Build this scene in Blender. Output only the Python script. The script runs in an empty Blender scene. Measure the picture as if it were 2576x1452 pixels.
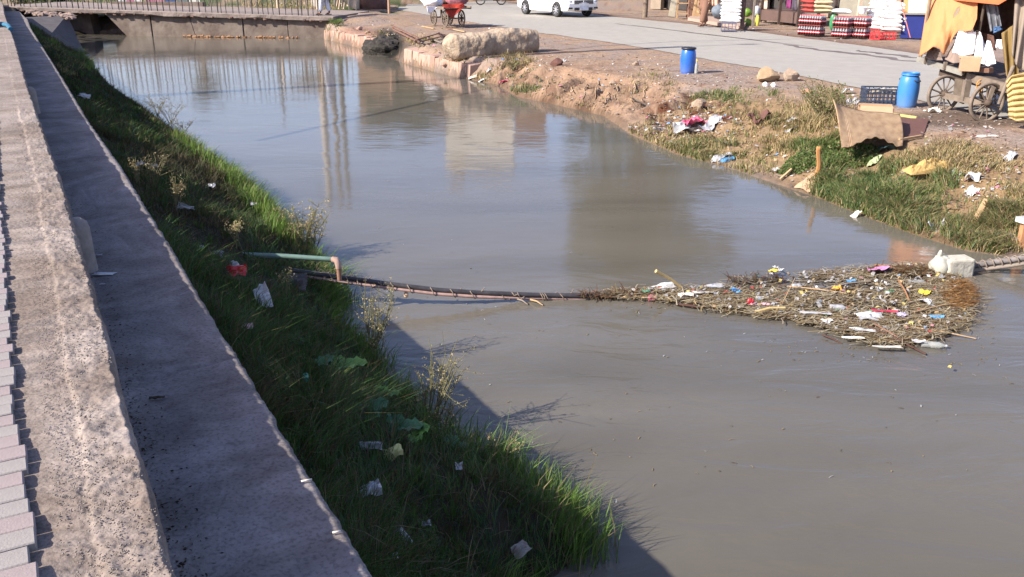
import bpy, math, random
import numpy as np
from mathutils import Vector, Matrix

SC = bpy.context.scene
COL = SC.collection
rnd = random.Random(7)
RN = np.random.RandomState(11)

# ------------------------------------------------------------------ camera, light
CZ = 2.75                       # eye height over the water
YH = -87.0
F = 2218.0                      # focal length in picture units (picture is 2576 wide)
PITCH = math.atan((726 - YH) / F)
cam = bpy.data.cameras.new('camera'); cam.sensor_width = 36.0; cam.lens = 36.0 * F / 2576.0
cam.clip_start = 0.05; cam.clip_end = 1500
co = bpy.data.objects.new('camera', cam); COL.objects.link(co)
co.location = (0, 0, CZ); co.rotation_euler = (math.pi / 2 - PITCH, 0, 0)
SC.camera = co
SUN_E = math.radians(34.6); SUN_A = math.radians(25)          # shadows fall towards this azimuth
sd = Vector((math.cos(SUN_A) * math.cos(SUN_E), math.sin(SUN_A) * math.cos(SUN_E), -math.sin(SUN_E)))
sun = bpy.data.lights.new('sun', 'SUN'); sun.energy = 5.0; sun.angle = math.radians(0.55); sun.color = (1.0, 0.93, 0.83)
so = bpy.data.objects.new('sun', sun); COL.objects.link(so); so.rotation_euler = sd.to_track_quat('-Z', 'Y').to_euler()
W = bpy.data.worlds.new('World'); SC.world = W; W.use_nodes = True
nt = W.node_tree; bg = nt.nodes['Background']; sky = nt.nodes.new('ShaderNodeTexSky'); sky.sky_type = 'NISHITA'
sky.sun_disc = False; sky.sun_elevation = SUN_E; sky.sun_rotation = math.atan2(-sd.x, -sd.y)
sky.altitude = 300; sky.air_density = 1.0; sky.dust_density = 1.6; sky.ozone_density = 1.5
tn = nt.nodes.new('ShaderNodeMix'); tn.data_type = 'RGBA'; tn.blend_type = 'MULTIPLY'; tn.inputs[0].default_value = 1; tn.inputs[7].default_value = (1.05, .97, 1.11, 1)   # the phone's slightly purple white balance
nt.links.new(sky.outputs[0], tn.inputs[6]); nt.links.new(tn.outputs[2], bg.inputs[0]); bg.inputs[1].default_value = 0.112
SC.view_settings.view_transform = 'Standard'; SC.view_settings.look = 'None'
SC.view_settings.exposure = 1.12; SC.view_settings.gamma = 1.0
try: SC.view_settings.use_curve_mapping = False
except Exception: pass
SC.render.engine = 'CYCLES'
SC.cycles.max_bounces = 6

# ------------------------------------------------------------------ projection helpers (where a thing stands)
CP, SP = math.cos(PITCH), math.sin(PITCH)
def P(px, py, z=0.0):
    X = (px - 1288) / F; v = (py - 726) / F
    s = (CZ - z) / (SP + v * CP)
    return Vector((X * s, (CP - v * SP) * s, z))
def PD(px, py, Zc):
    X = (px - 1288) / F; v = (py - 726) / F
    return Vector((X * Zc, (CP - v * SP) * Zc, CZ - (SP + v * CP) * Zc))
def depth(p):
    return p[1] * CP + (CZ - p[2]) * SP
def proj(x, y, z):
    Zc = y * CP + (CZ - z) * SP
    v = ((CZ - z) * CP - y * SP) / Zc
    return 1288 + F * x / Zc, 726 + F * v
def U(p, n):            # size in metres of n picture units at point p
    return n * depth(p) / F

# ------------------------------------------------------------------ noise
def _h(ix, iy, seed):
    a = (ix.astype(np.int64) * 374761393 + iy.astype(np.int64) * 668265263 + seed * 974634777) & 0xffffffff
    a = ((a ^ (a >> 13)) * 1274126177) & 0xffffffff
    a = a ^ (a >> 16)
    return (a & 0xffff) / 65535.0
def vn(x, y, seed=0):
    x = np.asarray(x, float); y = np.asarray(y, float)
    ix = np.floor(x); iy = np.floor(y); fx = x - ix; fy = y - iy
    fx = fx * fx * (3 - 2 * fx); fy = fy * fy * (3 - 2 * fy)
    a = _h(ix, iy, seed); b = _h(ix + 1, iy, seed); c = _h(ix, iy + 1, seed); d = _h(ix + 1, iy + 1, seed)
    return (a * (1 - fx) + b * fx) * (1 - fy) + (c * (1 - fx) + d * fx) * fy
def fbm(x, y, seed=0, o=4):
    s = 0; a = 0.5; t = 0
    for i in range(o):
        s = s + a * vn(np.asarray(x) * 2 ** i, np.asarray(y) * 2 ** i, seed + i); t += a; a *= 0.5
    return s / t

# ------------------------------------------------------------------ materials
def lin(c):
    return tuple(((v / 255) / 12.92 if v / 255 <= 0.04045 else ((v / 255 + 0.055) / 1.055) ** 2.4) for v in c)
def A(r, g, b, k=0.6):          # surface albedo of something that photographs r,g,b in the sun
    return tuple(min(0.86, v * k) for v in lin((r, g, b)))
MATS = {}
def mat(name, col, rough=0.8, var=0.25, scale=6.0, bump=0.0, bscale=30.0, metal=0.0, col2=None, spec=0.4, attr=None, alpha=1.0, trans=0.0, sss=0.0, coord='Object', detail=5.0, stretch=None):
    if name in MATS: return MATS[name]
    m = bpy.data.materials.new(name); m.use_nodes = True; MATS[name] = m
    t = m.node_tree; N = t.nodes; L = t.links; b = N['Principled BSDF']
    tc = N.new('ShaderNodeTexCoord'); src = tc.outputs[coord]
    if stretch:
        mp = N.new('ShaderNodeMapping'); mp.inputs['Scale'].default_value = stretch; L.new(src, mp.inputs[0]); src = mp.outputs[0]
    no = N.new('ShaderNodeTexNoise'); no.inputs['Scale'].default_value = scale; no.inputs['Detail'].default_value = detail; no.inputs['Roughness'].default_value = 0.65
    L.new(src, no.inputs['Vector'])
    cr = N.new('ShaderNodeValToRGB'); cr.color_ramp.elements[0].position = 0.3; cr.color_ramp.elements[1].position = 0.7
    c2 = col2 or tuple(v * (1 - var) for v in col)
    c1 = col if col2 else tuple(min(0.9, v * (1 + var * 0.5)) for v in col)
    cr.color_ramp.elements[0].color = (*c2, 1); cr.color_ramp.elements[1].color = (*c1, 1)
    L.new(no.outputs[0], cr.inputs[0]); out = cr.outputs[0]
    if attr:
        at = N.new('ShaderNodeAttribute'); at.attribute_name = attr
        mx = N.new('ShaderNodeMix'); mx.data_type = 'RGBA'; mx.blend_type = 'MULTIPLY'; mx.inputs[0].default_value = 1.0
        L.new(at.outputs['Color'], mx.inputs[6]); L.new(out, mx.inputs[7]); out = mx.outputs[2]
    L.new(out, b.inputs['Base Color'])
    b.inputs['Roughness'].default_value = rough; b.inputs['Metallic'].default_value = metal
    b.inputs['Specular IOR Level'].default_value = spec
    b.inputs['Alpha'].default_value = alpha; b.inputs['Transmission Weight'].default_value = trans
    if bump > 0:
        n2 = N.new('ShaderNodeTexNoise'); n2.inputs['Scale'].default_value = bscale; n2.inputs['Detail'].default_value = 6.0
        L.new(src, n2.inputs['Vector'])
        bp = N.new('ShaderNodeBump'); bp.inputs['Strength'].default_value = 1.0; bp.inputs['Distance'].default_value = bump
        L.new(n2.outputs[0], bp.inputs['Height']); L.new(bp.outputs[0], b.inputs['Normal'])
    return m

# ------------------------------------------------------------------ object helpers
def tag(o, label=None, cat=None, group=None, kind=None):
    if label: o['label'] = label
    if cat: o['category'] = cat
    if group: o['group'] = group
    if kind: o['kind'] = kind
    return o
def thing(name, label, cat, loc=(0, 0, 0), rz=0.0, group=None, rot=None):
    o = bpy.data.objects.new(name, None); COL.objects.link(o); o.empty_display_size = 0.1
    o.location = loc; o.rotation_euler = rot if rot else (0, 0, rz)
    return tag(o, label, cat, group)
class MB:
    def __init__(s): s.v = []; s.f = []; s.m = []; s.sm = []
    def add(s, vs, fs, m=0, sm=False):
        n = len(s.v); s.v += [tuple(v) for v in vs]
        for f in fs: s.f.append(tuple(i + n for i in f)); s.m.append(m); s.sm.append(sm)
        return s
    def box(s, c, d, rz=0.0, m=0, M=None, taper=1.0):
        x, y, z = d[0] / 2, d[1] / 2, d[2] / 2
        vs = [Vector((sx * x * (taper if sz > 0 else 1), sy * y * (taper if sz > 0 else 1), sz * z)) for sz in (-1, 1) for sx, sy in ((-1, -1), (1, -1), (1, 1), (-1, 1))]
        R = M if M is not None else Matrix.Rotation(rz, 3, 'Z')
        vs = [R @ v + Vector(c) for v in vs]
        return s.add(vs, [(3, 2, 1, 0), (4, 5, 6, 7), (0, 1, 5, 4), (1, 2, 6, 5), (2, 3, 7, 6), (3, 0, 4, 7)], m)
    def bar(s, a, b, w, h=None, m=0, up=(0, 0, 1)):
        a = Vector(a); b = Vector(b); d = b - a; L = d.length
        if L < 1e-6: return s
        d.normalize(); u = Vector(up)
        if abs(d.dot(u)) > 0.95: u = Vector((1, 0, 0))
        x = d.cross(u).normalized(); z = x.cross(d).normalized()
        R = Matrix((x, d, z)).transposed()
        return s.box((a + b) / 2, (w, L, h or w), M=R, m=m)
    def tube(s, pts, r, n=8, m=0, cap=True, sm=True):
        pts = [Vector(p) for p in pts]; k = len(pts)
        rs = r if isinstance(r, (list, tuple)) else [r] * k
        vs = []; prev = None
        for i, p in enumerate(pts):
            d = (pts[min(i + 1, k - 1)] - pts[max(i - 1, 0)]).normalized()
            if prev is None:
                u = Vector((0, 0, 1)) if abs(d.z) < 0.9 else Vector((1, 0, 0))
            else: u = prev
            x = d.cross(u).normalized(); u2 = x.cross(d).normalized(); prev = u2
            for j in range(n):
                a = 2 * math.pi * j / n
                vs.append(p + (x * math.cos(a) + u2 * math.sin(a)) * rs[i])
        fs = [(i * n + j, i * n + (j + 1) % n, (i + 1) * n + (j + 1) % n, (i + 1) * n + j) for i in range(k - 1) for j in range(n)]
        s.add(vs, fs, m, sm)
        if cap:
            s.add(vs[:n], [tuple(range(n - 1, -1, -1))], m); s.add(vs[-n:], [tuple(range(n))], m)
        return s
    def lathe(s, prof, n=20, m=0, c=(0, 0, 0), sm=True, M=None):
        vs = []
        for r, z in prof:
            for j in range(n):
                a = 2 * math.pi * j / n; v = Vector((r * math.cos(a), r * math.sin(a), z))
                vs.append((M @ v if M is not None else v) + Vector(c))
        k = len(prof)
        ms = m if isinstance(m, list) else [m] * (k - 1)
        for i in range(k - 1):
            fs = [(i * n + j, i * n + (j + 1) % n, (i + 1) * n + (j + 1) % n, (i + 1) * n + j) for j in range(n)]
            nn = len(s.v)
            if i == 0: base = nn; s.v += [tuple(v) for v in vs]
            for f in fs: s.f.append(tuple(q + base for q in f)); s.m.append(ms[i]); s.sm.append(sm)
        return s
    def blob(s, c, r, seed=0, amp=0.2, n=3, m=0, sm=True, fq=1.6, flat=None, M=None):
        # lumpy ellipsoid from a lat/long grid with 3-D value noise
        rx, ry, rz_ = r if isinstance(r, (tuple, list)) else (r, r, r)
        nu, nv = 6 * n, 4 * n; vs = []
        for i in range(nv + 1):
            th = math.pi * i / nv
            for j in range(nu):
                ph = 2 * math.pi * j / nu
                d = Vector((math.sin(th) * math.cos(ph), math.sin(th) * math.sin(ph), math.cos(th)))
                q = 1 + amp * 2 * (float(vn(d.x * fq + d.z * fq * .7 + 9, d.y * fq - d.z * fq * .9 + 5, seed)) - 0.5) + amp * (float(vn(d.x * fq * 2.7 + d.z * 2.3 + 3, d.y * fq * 2.7 + d.z * 3.1, seed + 5)) - 0.5)
                v = Vector((d.x * rx * q, d.y * ry * q, d.z * rz_ * q))
                if flat is not None and v.z < -flat: v.z = -flat
                vs.append((M @ v if M is not None else v) + Vector(c))
        fs = [(i * nu + j, (i + 1) * nu + j, (i + 1) * nu + (j + 1) % nu, i * nu + (j + 1) % nu) for i in range(nv) for j in range(nu)]
        return s.add(vs, fs, m, sm)
    def poly(s, pts, h, m=0, axis=(0, 0, 1)):        # extruded outline
        a = Vector(axis) * h; n = len(pts); pts = [Vector(p) for p in pts]
        s.add(pts + [p + a for p in pts], [tuple(range(n - 1, -1, -1)), tuple(range(n, 2 * n))] + [(i, (i + 1) % n, n + (i + 1) % n, n + i) for i in range(n)], m)
        return s
    def sheet(s, fn, nu, nv, m=0, sm=True, th=0.0):
        vs = [Vector(fn(i / nu, j / nv)) for j in range(nv + 1) for i in range(nu + 1)]
        fs = [(j * (nu + 1) + i, j * (nu + 1) + i + 1, (j + 1) * (nu + 1) + i + 1, (j + 1) * (nu + 1) + i) for j in range(nv) for i in range(nu)]
        return s.add(vs, fs, m, sm)
    def mesh(s, name, mats):
        me = bpy.data.meshes.new(name); me.from_pydata(s.v, [], s.f)
        for q in (mats if isinstance(mats, (list, tuple)) else [mats]): me.materials.append(q)
        me.polygons.foreach_set('material_index', s.m); me.polygons.foreach_set('use_smooth', s.sm)
        me.update(); return me
    def build(s, name, mats, parent=None, loc=None, rz=0.0, bevel=0.0, kind=None):
        o = bpy.data.objects.new(name, s.mesh(name, mats)); COL.objects.link(o)
        if parent: o.parent = parent
        if loc is not None: o.location = loc
        if rz: o.rotation_euler = (0, 0, rz)
        if bevel:
            b = o.modifiers.new('bevel', 'BEVEL'); b.width = bevel; b.segments = 2; b.limit_method = 'ANGLE'
        if kind: o['kind'] = kind
        return o
def copy_tree(o, parent=None):
    c = o.copy(); COL.objects.link(c)
    if parent is not None: c.parent = parent
    for ch in list(o.children): copy_tree(ch, c)
    return c
def npmesh(name, V, Fq, m, col=None, parent=None, smooth=False, tri=False):
    """numpy mesh: V (n,3), Fq (k,4) or (k,3); col (n,3) per vertex colour"""
    me = bpy.data.meshes.new(name); V = np.asarray(V, np.float32); Fq = np.asarray(Fq, np.int32); k = Fq.shape[1]
    me.vertices.add(len(V)); me.vertices.foreach_set('co', V.ravel())
    me.loops.add(Fq.size); me.loops.foreach_set('vertex_index', Fq.ravel())
    me.polygons.add(len(Fq)); me.polygons.foreach_set('loop_start', np.arange(0, Fq.size, k, dtype=np.int32))
    me.polygons.foreach_set('loop_total', np.full(len(Fq), k, np.int32)) if False else None
    if smooth: me.polygons.foreach_set('use_smooth', np.ones(len(Fq), bool))
    if col is not None:
        ca = me.color_attributes.new('tint', 'FLOAT_COLOR', 'POINT')
        c4 = np.ones((len(V), 4), np.float32); c4[:, :3] = col; ca.data.foreach_set('color', c4.ravel())
    me.materials.append(m); me.update(calc_edges=True); me.validate()
    o = bpy.data.objects.new(name, me); COL.objects.link(o)
    if parent: o.parent = parent
    return o

# ------------------------------------------------------------------ plan of the place
Z_ROAD = 0.55; Z_WALL = 1.196 * 0 + (CZ - 1.196); Z_LEDGE = CZ - 1.525
AL = np.array([-0.4848, 0.8746]); NN = np.array([0.8746, 0.4848])      # along / across the embankment wall
def PL(pts, z): return np.array([[P(x, y, z).x, P(x, y, z).y] for x, y in pts])
def AO(a, o): return AL * a + NN * o                                    # along, offset -> x, y
LEFT_PX = [(188, 90), (200, 125), (235, 170), (290, 230), (385, 292), (450, 340), (540, 405), (640, 480), (735, 565), (760, 610), (840, 665), (880, 705), (890, 790), (925, 835), (1030, 905), (1070, 965), (1125, 1015), (1190, 1070), (1240, 1120), (1340, 1165), (1455, 1260), (1525, 1345), (1500, 1400), (1380, 1475)]
LEFT_W = PL(LEFT_PX, 0.0)
LEFT_W = LEFT_W - NN[None] * np.interp(LEFT_W[:, 1], [1, 3.96, 4.8, 5.7, 6.6, 8, 30], [.14, .15, .27, .27, .15, .07, .03])[:, None]
e = LEFT_W[-1]; LEFT_W = np.vstack([LEFT_W, AO(2.2, 1.5), AO(0.4, 1.45), AO(-1.0, 1.6), AO(-40, 1.8)])
RIGHT_PX = [(815, 97), (880, 113), (940, 131), (975, 146), (1015, 158), (1110, 185), (1180, 200), (1250, 213), (1300, 243), (1400, 264), (1520, 292), (1590, 340), (1700, 388), (1820, 420), (1960, 466), (2060, 500), (2200, 555), (2300, 592), (2430, 632), (2590, 655)]
RIGHT_W = PL(RIGHT_PX, 0.0)
q = RIGHT_W[-1]
RIGHT_W = np.vstack([RIGHT_W, q + np.array([1.5, -2.0]), q + np.array([3.5, -6.0]), q + np.array([22, -40])])
CREST_PX = [(810, 62), (880, 72), (940, 84), (1000, 92), (1060, 102), (1110, 118), (1180, 142), (1250, 150), (1330, 152), (1420, 168), (1560, 192), (1700, 206), (1850, 216), (1990, 238), (2080, 268), (2150, 315), (2260, 350), (2340, 362), (2450, 375), (2600, 400)]
CREST_W = PL(CREST_PX, 0.5)
q = CREST_W[-1]
CREST_W = np.vstack([CREST_W, q + np.array([1.5, -2.2]), q + np.array([3.2, -6.0]), q + np.array([21.5, -40])])
BR_L = P(188, 90, 0); BR_R = P(818, 98, 0)
# the canal goes on under the bridge for a few metres
back = np.array([(BR_R - BR_L).x, (BR_R - BR_L).y]); back /= np.linalg.norm(back); bk = np.array([-back[1], back[0]])
LEFT_C = np.vstack([[BR_L.x + bk[0] * 1.2, BR_L.y + bk[1] * 1.2], LEFT_W])
RIGHT_C = np.vstack([[BR_R.x + bk[0] * 1.2, BR_R.y + bk[1] * 1.2], RIGHT_W])
CANAL = np.vstack([LEFT_C, RIGHT_C[::-1]])
BANKP = np.vstack([RIGHT_W, CREST_W[::-1]])
LEDGE_PX = [(46, 26), (60, 40), (70, 49), (78, 72), (157, 196), (228, 313), (303, 417), (352, 497), (425, 615), (500, 740), (533, 798), (611, 921), (670, 1017), (730, 1127), (794, 1223), (862, 1328), (935, 1446)]
WALL_PX = [(8, 14), (10, 33), (36, 104), (65, 209), (124, 375), (157, 470), (178, 545), (198, 613), (218, 685), (250, 783), (279, 900), (309, 1017), (341, 1129), (385, 1253), (438, 1446)]
PAVE_PX = [(-8, 400), (7, 580), (16, 718), (28, 876), (40, 1041), (56, 1101), (88, 1430)]
def ao_line(pts, z):
    w = PL(pts, z); a = w @ AL; o = w @ NN; i = np.argsort(a); return a[i], o[i]
LA, LO = ao_line(LEDGE_PX, Z_LEDGE); WA, WO = ao_line(WALL_PX, Z_WALL); PA, PO = ao_line(PAVE_PX, Z_WALL + .012)
def ledge_off(a): return np.interp(a, LA, LO)
def wall_off(a): return np.interp(a, WA, WO)
def pave_off(a): return np.interp(a, PA, PO)
LEDGE_LINE = np.array([AO(a, float(ledge_off(a))) for a in np.concatenate([[-40, -5], np.linspace(-1, 40, 60)])])
NEAR_PX = [(900, 12), (1000, 24), (1160, 52), (1360, 83), (1560, 110), (1730, 141), (2000, 188), (2200, 228), (2360, 262), (2600, 310)]
FAR_PX = [(1010, -30), (1300, 10), (1540, 42), (1700, 57), (1900, 80), (2100, 106), (2330, 138), (2600, 170)]
NEAR_W = PL(NEAR_PX, Z_ROAD); FAR_W = PL(FAR_PX, Z_ROAD)
d0 = NEAR_W[-1] - NEAR_W[-2]; d0 /= np.linalg.norm(d0)
dl = NEAR_W[0] - NEAR_W[1]; dl /= np.linalg.norm(dl)
NEAR_W = np.vstack([NEAR_W[0] + dl * 60, NEAR_W, NEAR_W[-1] + d0 * 50]); FAR_W = np.vstack([FAR_W[0] + dl * 55, FAR_W, FAR_W[-1] + d0 * 50])
ROADP = np.vstack([NEAR_W, FAR_W[::-1]])

def dist(x, y, L):
    best = np.full(x.shape, 1e9)
    for a, b in zip(L[:-1], L[1:]):
        dx, dy = b - a; q = dx * dx + dy * dy + 1e-12
        t = np.clip(((x - a[0]) * dx + (y - a[1]) * dy) / q, 0, 1)
        best = np.minimum(best, np.hypot(x - a[0] - t * dx, y - a[1] - t * dy))
    return best
def inside(x, y, Q):
    r = np.zeros(x.shape, bool); n = len(Q)
    for i in range(n):
        x1, y1 = Q[i]; x2, y2 = Q[(i + 1) % n]
        if y1 == y2: continue
        c = ((y1 > y) != (y2 > y)) & (x < (x2 - x1) * (y - y1) / (y2 - y1) + x1)
        r ^= c
    return r
def sstep(t): t = np.clip(t, 0, 1); return t * t * (3 - 2 * t)
HEAP = P(760, 8, 0.6)
def H(x, y, fine=True):
    x = np.asarray(x, float); y = np.asarray(y, float)
    can = inside(x, y, CANAL); dl_ = dist(x, y, LEFT_C); dr = dist(x, y, RIGHT_C)
    left = dl_ < dr
    # canal bed
    bed = -np.minimum(0.5, 0.35 * np.minimum(dl_, dr) + 0.02)
    # right bank
    dc = dist(x, y, CREST_W); bank = inside(x, y, BANKP); t = np.where(bank, dr / (dr + dc + 1e-6), 1.0)
    t = np.where(~bank & (dc > 3.5) & (y > BR_R.y + 0.5), 1.0, t)
    px, py = proj(x, y, np.full_like(x, 0.4))
    clay = np.exp(-((px - 1450) / 260.0) ** 4) * (y > 5)
    sh = t ** (0.85 - .42 * clay)
    lined = ((px < 948) | ((px > 1008) & (px < 1170))) & (y > 18)
    sh = np.where(lined, t ** 0.22, np.where((px < 1009) & (y > 18), t ** 1.6, sh))
    crest = 0.5 + 0.05 * (fbm(x * .6, y * .6, 3) - .5)
    hr = crest * sh
    midb = 4 * t * (1 - t)
    if fine:
        al = x * .45 - y * .9                      # along the bank
        hr = hr + midb * (0.40 * (fbm(x * 1.5, y * 1.5, 21) - .5) + 0.12 * (fbm(x * 7, y * 7, 22) - .5))
        gul = np.abs(fbm(al * 2.4 + 0.7 * vn(x * 2, y * 2, 8), t * 1.2, 31, 3) - .5) * 4
        hr = hr - clay * midb * (0.20 * np.clip(1 - gul, 0, 1) ** 1.5 - .10 * (fbm(x * 4, y * 4, 33, 4) - .5)) - .10 * midb * (fbm(x * 2.6, y * 2.6, 34, 4) - .5)
        flat = (1 - midb) * np.clip(dist(x, y, ROADP[:]) if False else 1, 0, 1)
        hr = hr + 0.035 * (fbm(x * 1.1, y * 1.1, 41) - .5) * (t >= 1) + 0.012 * (fbm(x * 9, y * 9, 42) - .5)
    rd = np.where(inside(x, y, ROADP), 0.0, np.minimum(dist(x, y, NEAR_W), dist(x, y, FAR_W)))
    k = sstep(rd / 1.0)
    hr = np.where(t >= 0.999, (Z_ROAD - .012) * (1 - k) + hr * k + 0.0, hr)
    hr = hr + 0.04 * sstep(dc / 1.5) * (t >= 1) * k
    # heap behind the bridge
    hp = np.exp(-(((x - HEAP.x) / 5.0) ** 2 + ((y - HEAP.y - 5) / 2.6) ** 2))
    hr = hr + 1.3 * hp + .34 * np.exp(-(((x - BR_R.x - 1.6) / 2.0) ** 2 + ((y - BR_R.y - 2.2) / 2.4) ** 2))
    # left bank
    dg = dist(x, y, LEDGE_LINE); o = x * NN[0] + y * NN[1]; a = x * AL[0] + y * AL[1]
    lo = ledge_off(a); tl = dl_ / (dl_ + dg + 1e-6)
    hl = (Z_LEDGE - 0.22) * (0.06 * np.clip(dl_ * 6, 0, 1) + 0.94 * tl ** 1.05)
    if fine: hl = hl + 4 * tl * (1 - tl) * (0.20 * (fbm(x * 1.7, y * 1.7, 51) - .5)) + 0.02 * (fbm(x * 9, y * 9, 52) - .5)
    hl = np.where(o < lo, Z_LEDGE - 0.12, hl)
    hl = np.where(o < wall_off(a) - 0.1, Z_WALL - 0.08, hl)
    # far behind the bridge everything is one plain
    far = sstep((y - (BR_L.y + 1.5 + (x - BR_L.x) * back[1] / max(back[0], .1))) / 1.5)
    hl = np.where(x < BR_L.x + 3, hl * (1 - far) + 0.75 * far, hl)
    h = np.where(can, bed, np.where(left & ~bank, hl, hr))
    h = np.where((~can) & (far > 0) & (x < BR_R.x + 1.0), (0.6 + 1.3 * hp) * far + h * (1 - far), h)
    return h
def ground(px, py, start=1.6, end=70.0):
    d = PD(px, py, 1.0) - Vector((0, 0, CZ))
    s = np.linspace(start, end, 2500) if end > 20 else np.linspace(start, end, 900)
    z = CZ + d.z * s; h = np.maximum(H(d.x * s, d.y * s), 0.0)
    i = int(np.argmax(z < h)); 
    if i == 0: i = len(s) - 1
    s0 = s[i - 1]; s1 = s[i]
    g0 = z[i - 1] - h[i - 1]; g1 = z[i] - h[i]; t = g0 / (g0 - g1 + 1e-9); ss = s0 + (s1 - s0) * t
    return Vector((d.x * ss, d.y * ss, CZ + d.z * ss))
# ------------------------------------------------------------------ ground sheet
def ground_v(px, py):
    px = np.asarray(px, float); py = np.asarray(py, float)
    X = (px - 1288) / F; v = (py - 726) / F; Y = CP - v * SP; D = SP + v * CP
    z = np.full(px.shape, .35)
    for _ in range(9):
        s = (CZ - z) / D; z = 0.5 * z + 0.5 * np.maximum(H(X * s, Y * s), 0)
    s = (CZ - z) / D
    return X * s, Y * s, H(X * s, Y * s)
th = np.concatenate([np.linspace(-180, -46, 40, endpoint=False), np.linspace(-46, 40, 480, endpoint=False), np.linspace(40, 180, 40)])
rr = np.concatenate([np.geomspace(0.25, 4, 110, endpoint=False), np.geomspace(4, 48, 560, endpoint=False), np.geomspace(48, 1100, 40)])
T, R_ = np.meshgrid(np.radians(th), rr)
GX, GY = R_ * np.sin(T), R_ * np.cos(T)
gx, gy = GX.ravel(), GY.ravel(); gz = H(gx, gy)
def zone(px, py, cx, cy, rx, ry): return np.clip(1.6 - 1.6 * (((px - cx) / rx) ** 2 + ((py - cy) / ry) ** 2), 0, 1)
def blend(c, col, w): return c * (1 - w[:, None]) + np.array(col)[None] * w[:, None]
gpx, gpy = proj(gx, gy, gz); front = gy > 0.5
gpx = np.where(front, gpx, -9999.)
n1 = fbm(gx * 1.3, gy * 1.3, 61); n2 = fbm(gx * 6, gy * 6, 62)
soil = np.zeros((len(gx), 3)) + np.array(A(200, 170, 144))
soil = blend(soil, A(186, 165, 150), sstep((n1 - .42) * 6))
soil = blend(soil, A(150, 112, 88), sstep((n2 - .6) * 6) * .7)
fd = dist(gx, gy, FAR_W); soil = blend(soil, A(140, 112, 98), np.clip(1 - fd / 1.3, 0, 1) * .9)    # wet mud at the road's far side
clayz = zone(gpx, gpy, 1400, 235, 330, 95); soil = blend(soil, A(192, 158, 130), clayz)
soil = blend(soil, A(142, 108, 86), clayz * sstep((fbm(gx * 5, gy * 2, 65) - .52) * 8) * .7)
for z_ in [(1900, 330, 330, 110), (2350, 520, 420, 150), (2150, 400, 250, 120), (2450, 430, 220, 80)]:
    soil = blend(soil, A(176, 146, 108), zone(gpx, gpy, *z_) * .85)
soil = blend(soil, A(118, 72, 50), zone(gpx, gpy, 1750, 285, 150, 50) * sstep((n2 - .42) * 5))      # rusty waste
soil = blend(soil, A(44, 42, 36), zone(gpx, gpy, 972, 114, 60, 50))                                 # overhang shade of the hollow, put into the soil colour
soil = blend(soil, A(176, 134, 116), zone(gpx, gpy, 900, 85, 60, 22) * .7)
soil = blend(soil, A(112, 96, 84), zone(gpx, gpy, 2450, 300, 260, 26) * .8)
wet = np.where(dist(gx, gy, RIGHT_W) < .13, 1.0, 0.0) * (gz < .12); soil = soil * (1 - .45 * wet[:, None])
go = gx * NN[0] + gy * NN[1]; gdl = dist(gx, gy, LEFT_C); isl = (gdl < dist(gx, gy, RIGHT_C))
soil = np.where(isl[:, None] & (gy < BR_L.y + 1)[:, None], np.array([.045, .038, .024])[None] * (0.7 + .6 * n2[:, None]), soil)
behind = (gy > BR_L.y + 3) & (gx < BR_R.x + 2)
soil = np.where(behind[:, None], blend(soil, A(96, 112, 66), sstep((n1 - .4) * 5)), soil)
nc = len(th); nr = len(rr)
I = (np.arange(nr - 1)[:, None] * nc + np.arange(nc - 1)[None]).ravel()
Fg = np.stack([I, I + nc, I + nc + 1, I + 1], 1)
soilm = mat('earth', (1, 1, 1), .95, var=.38, scale=9, bump=.03, bscale=16, attr='tint', spec=.15)
g = npmesh('ground', np.stack([gx, gy, gz], 1), Fg, soilm, soil, smooth=True); tag(g, kind='structure')

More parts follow.
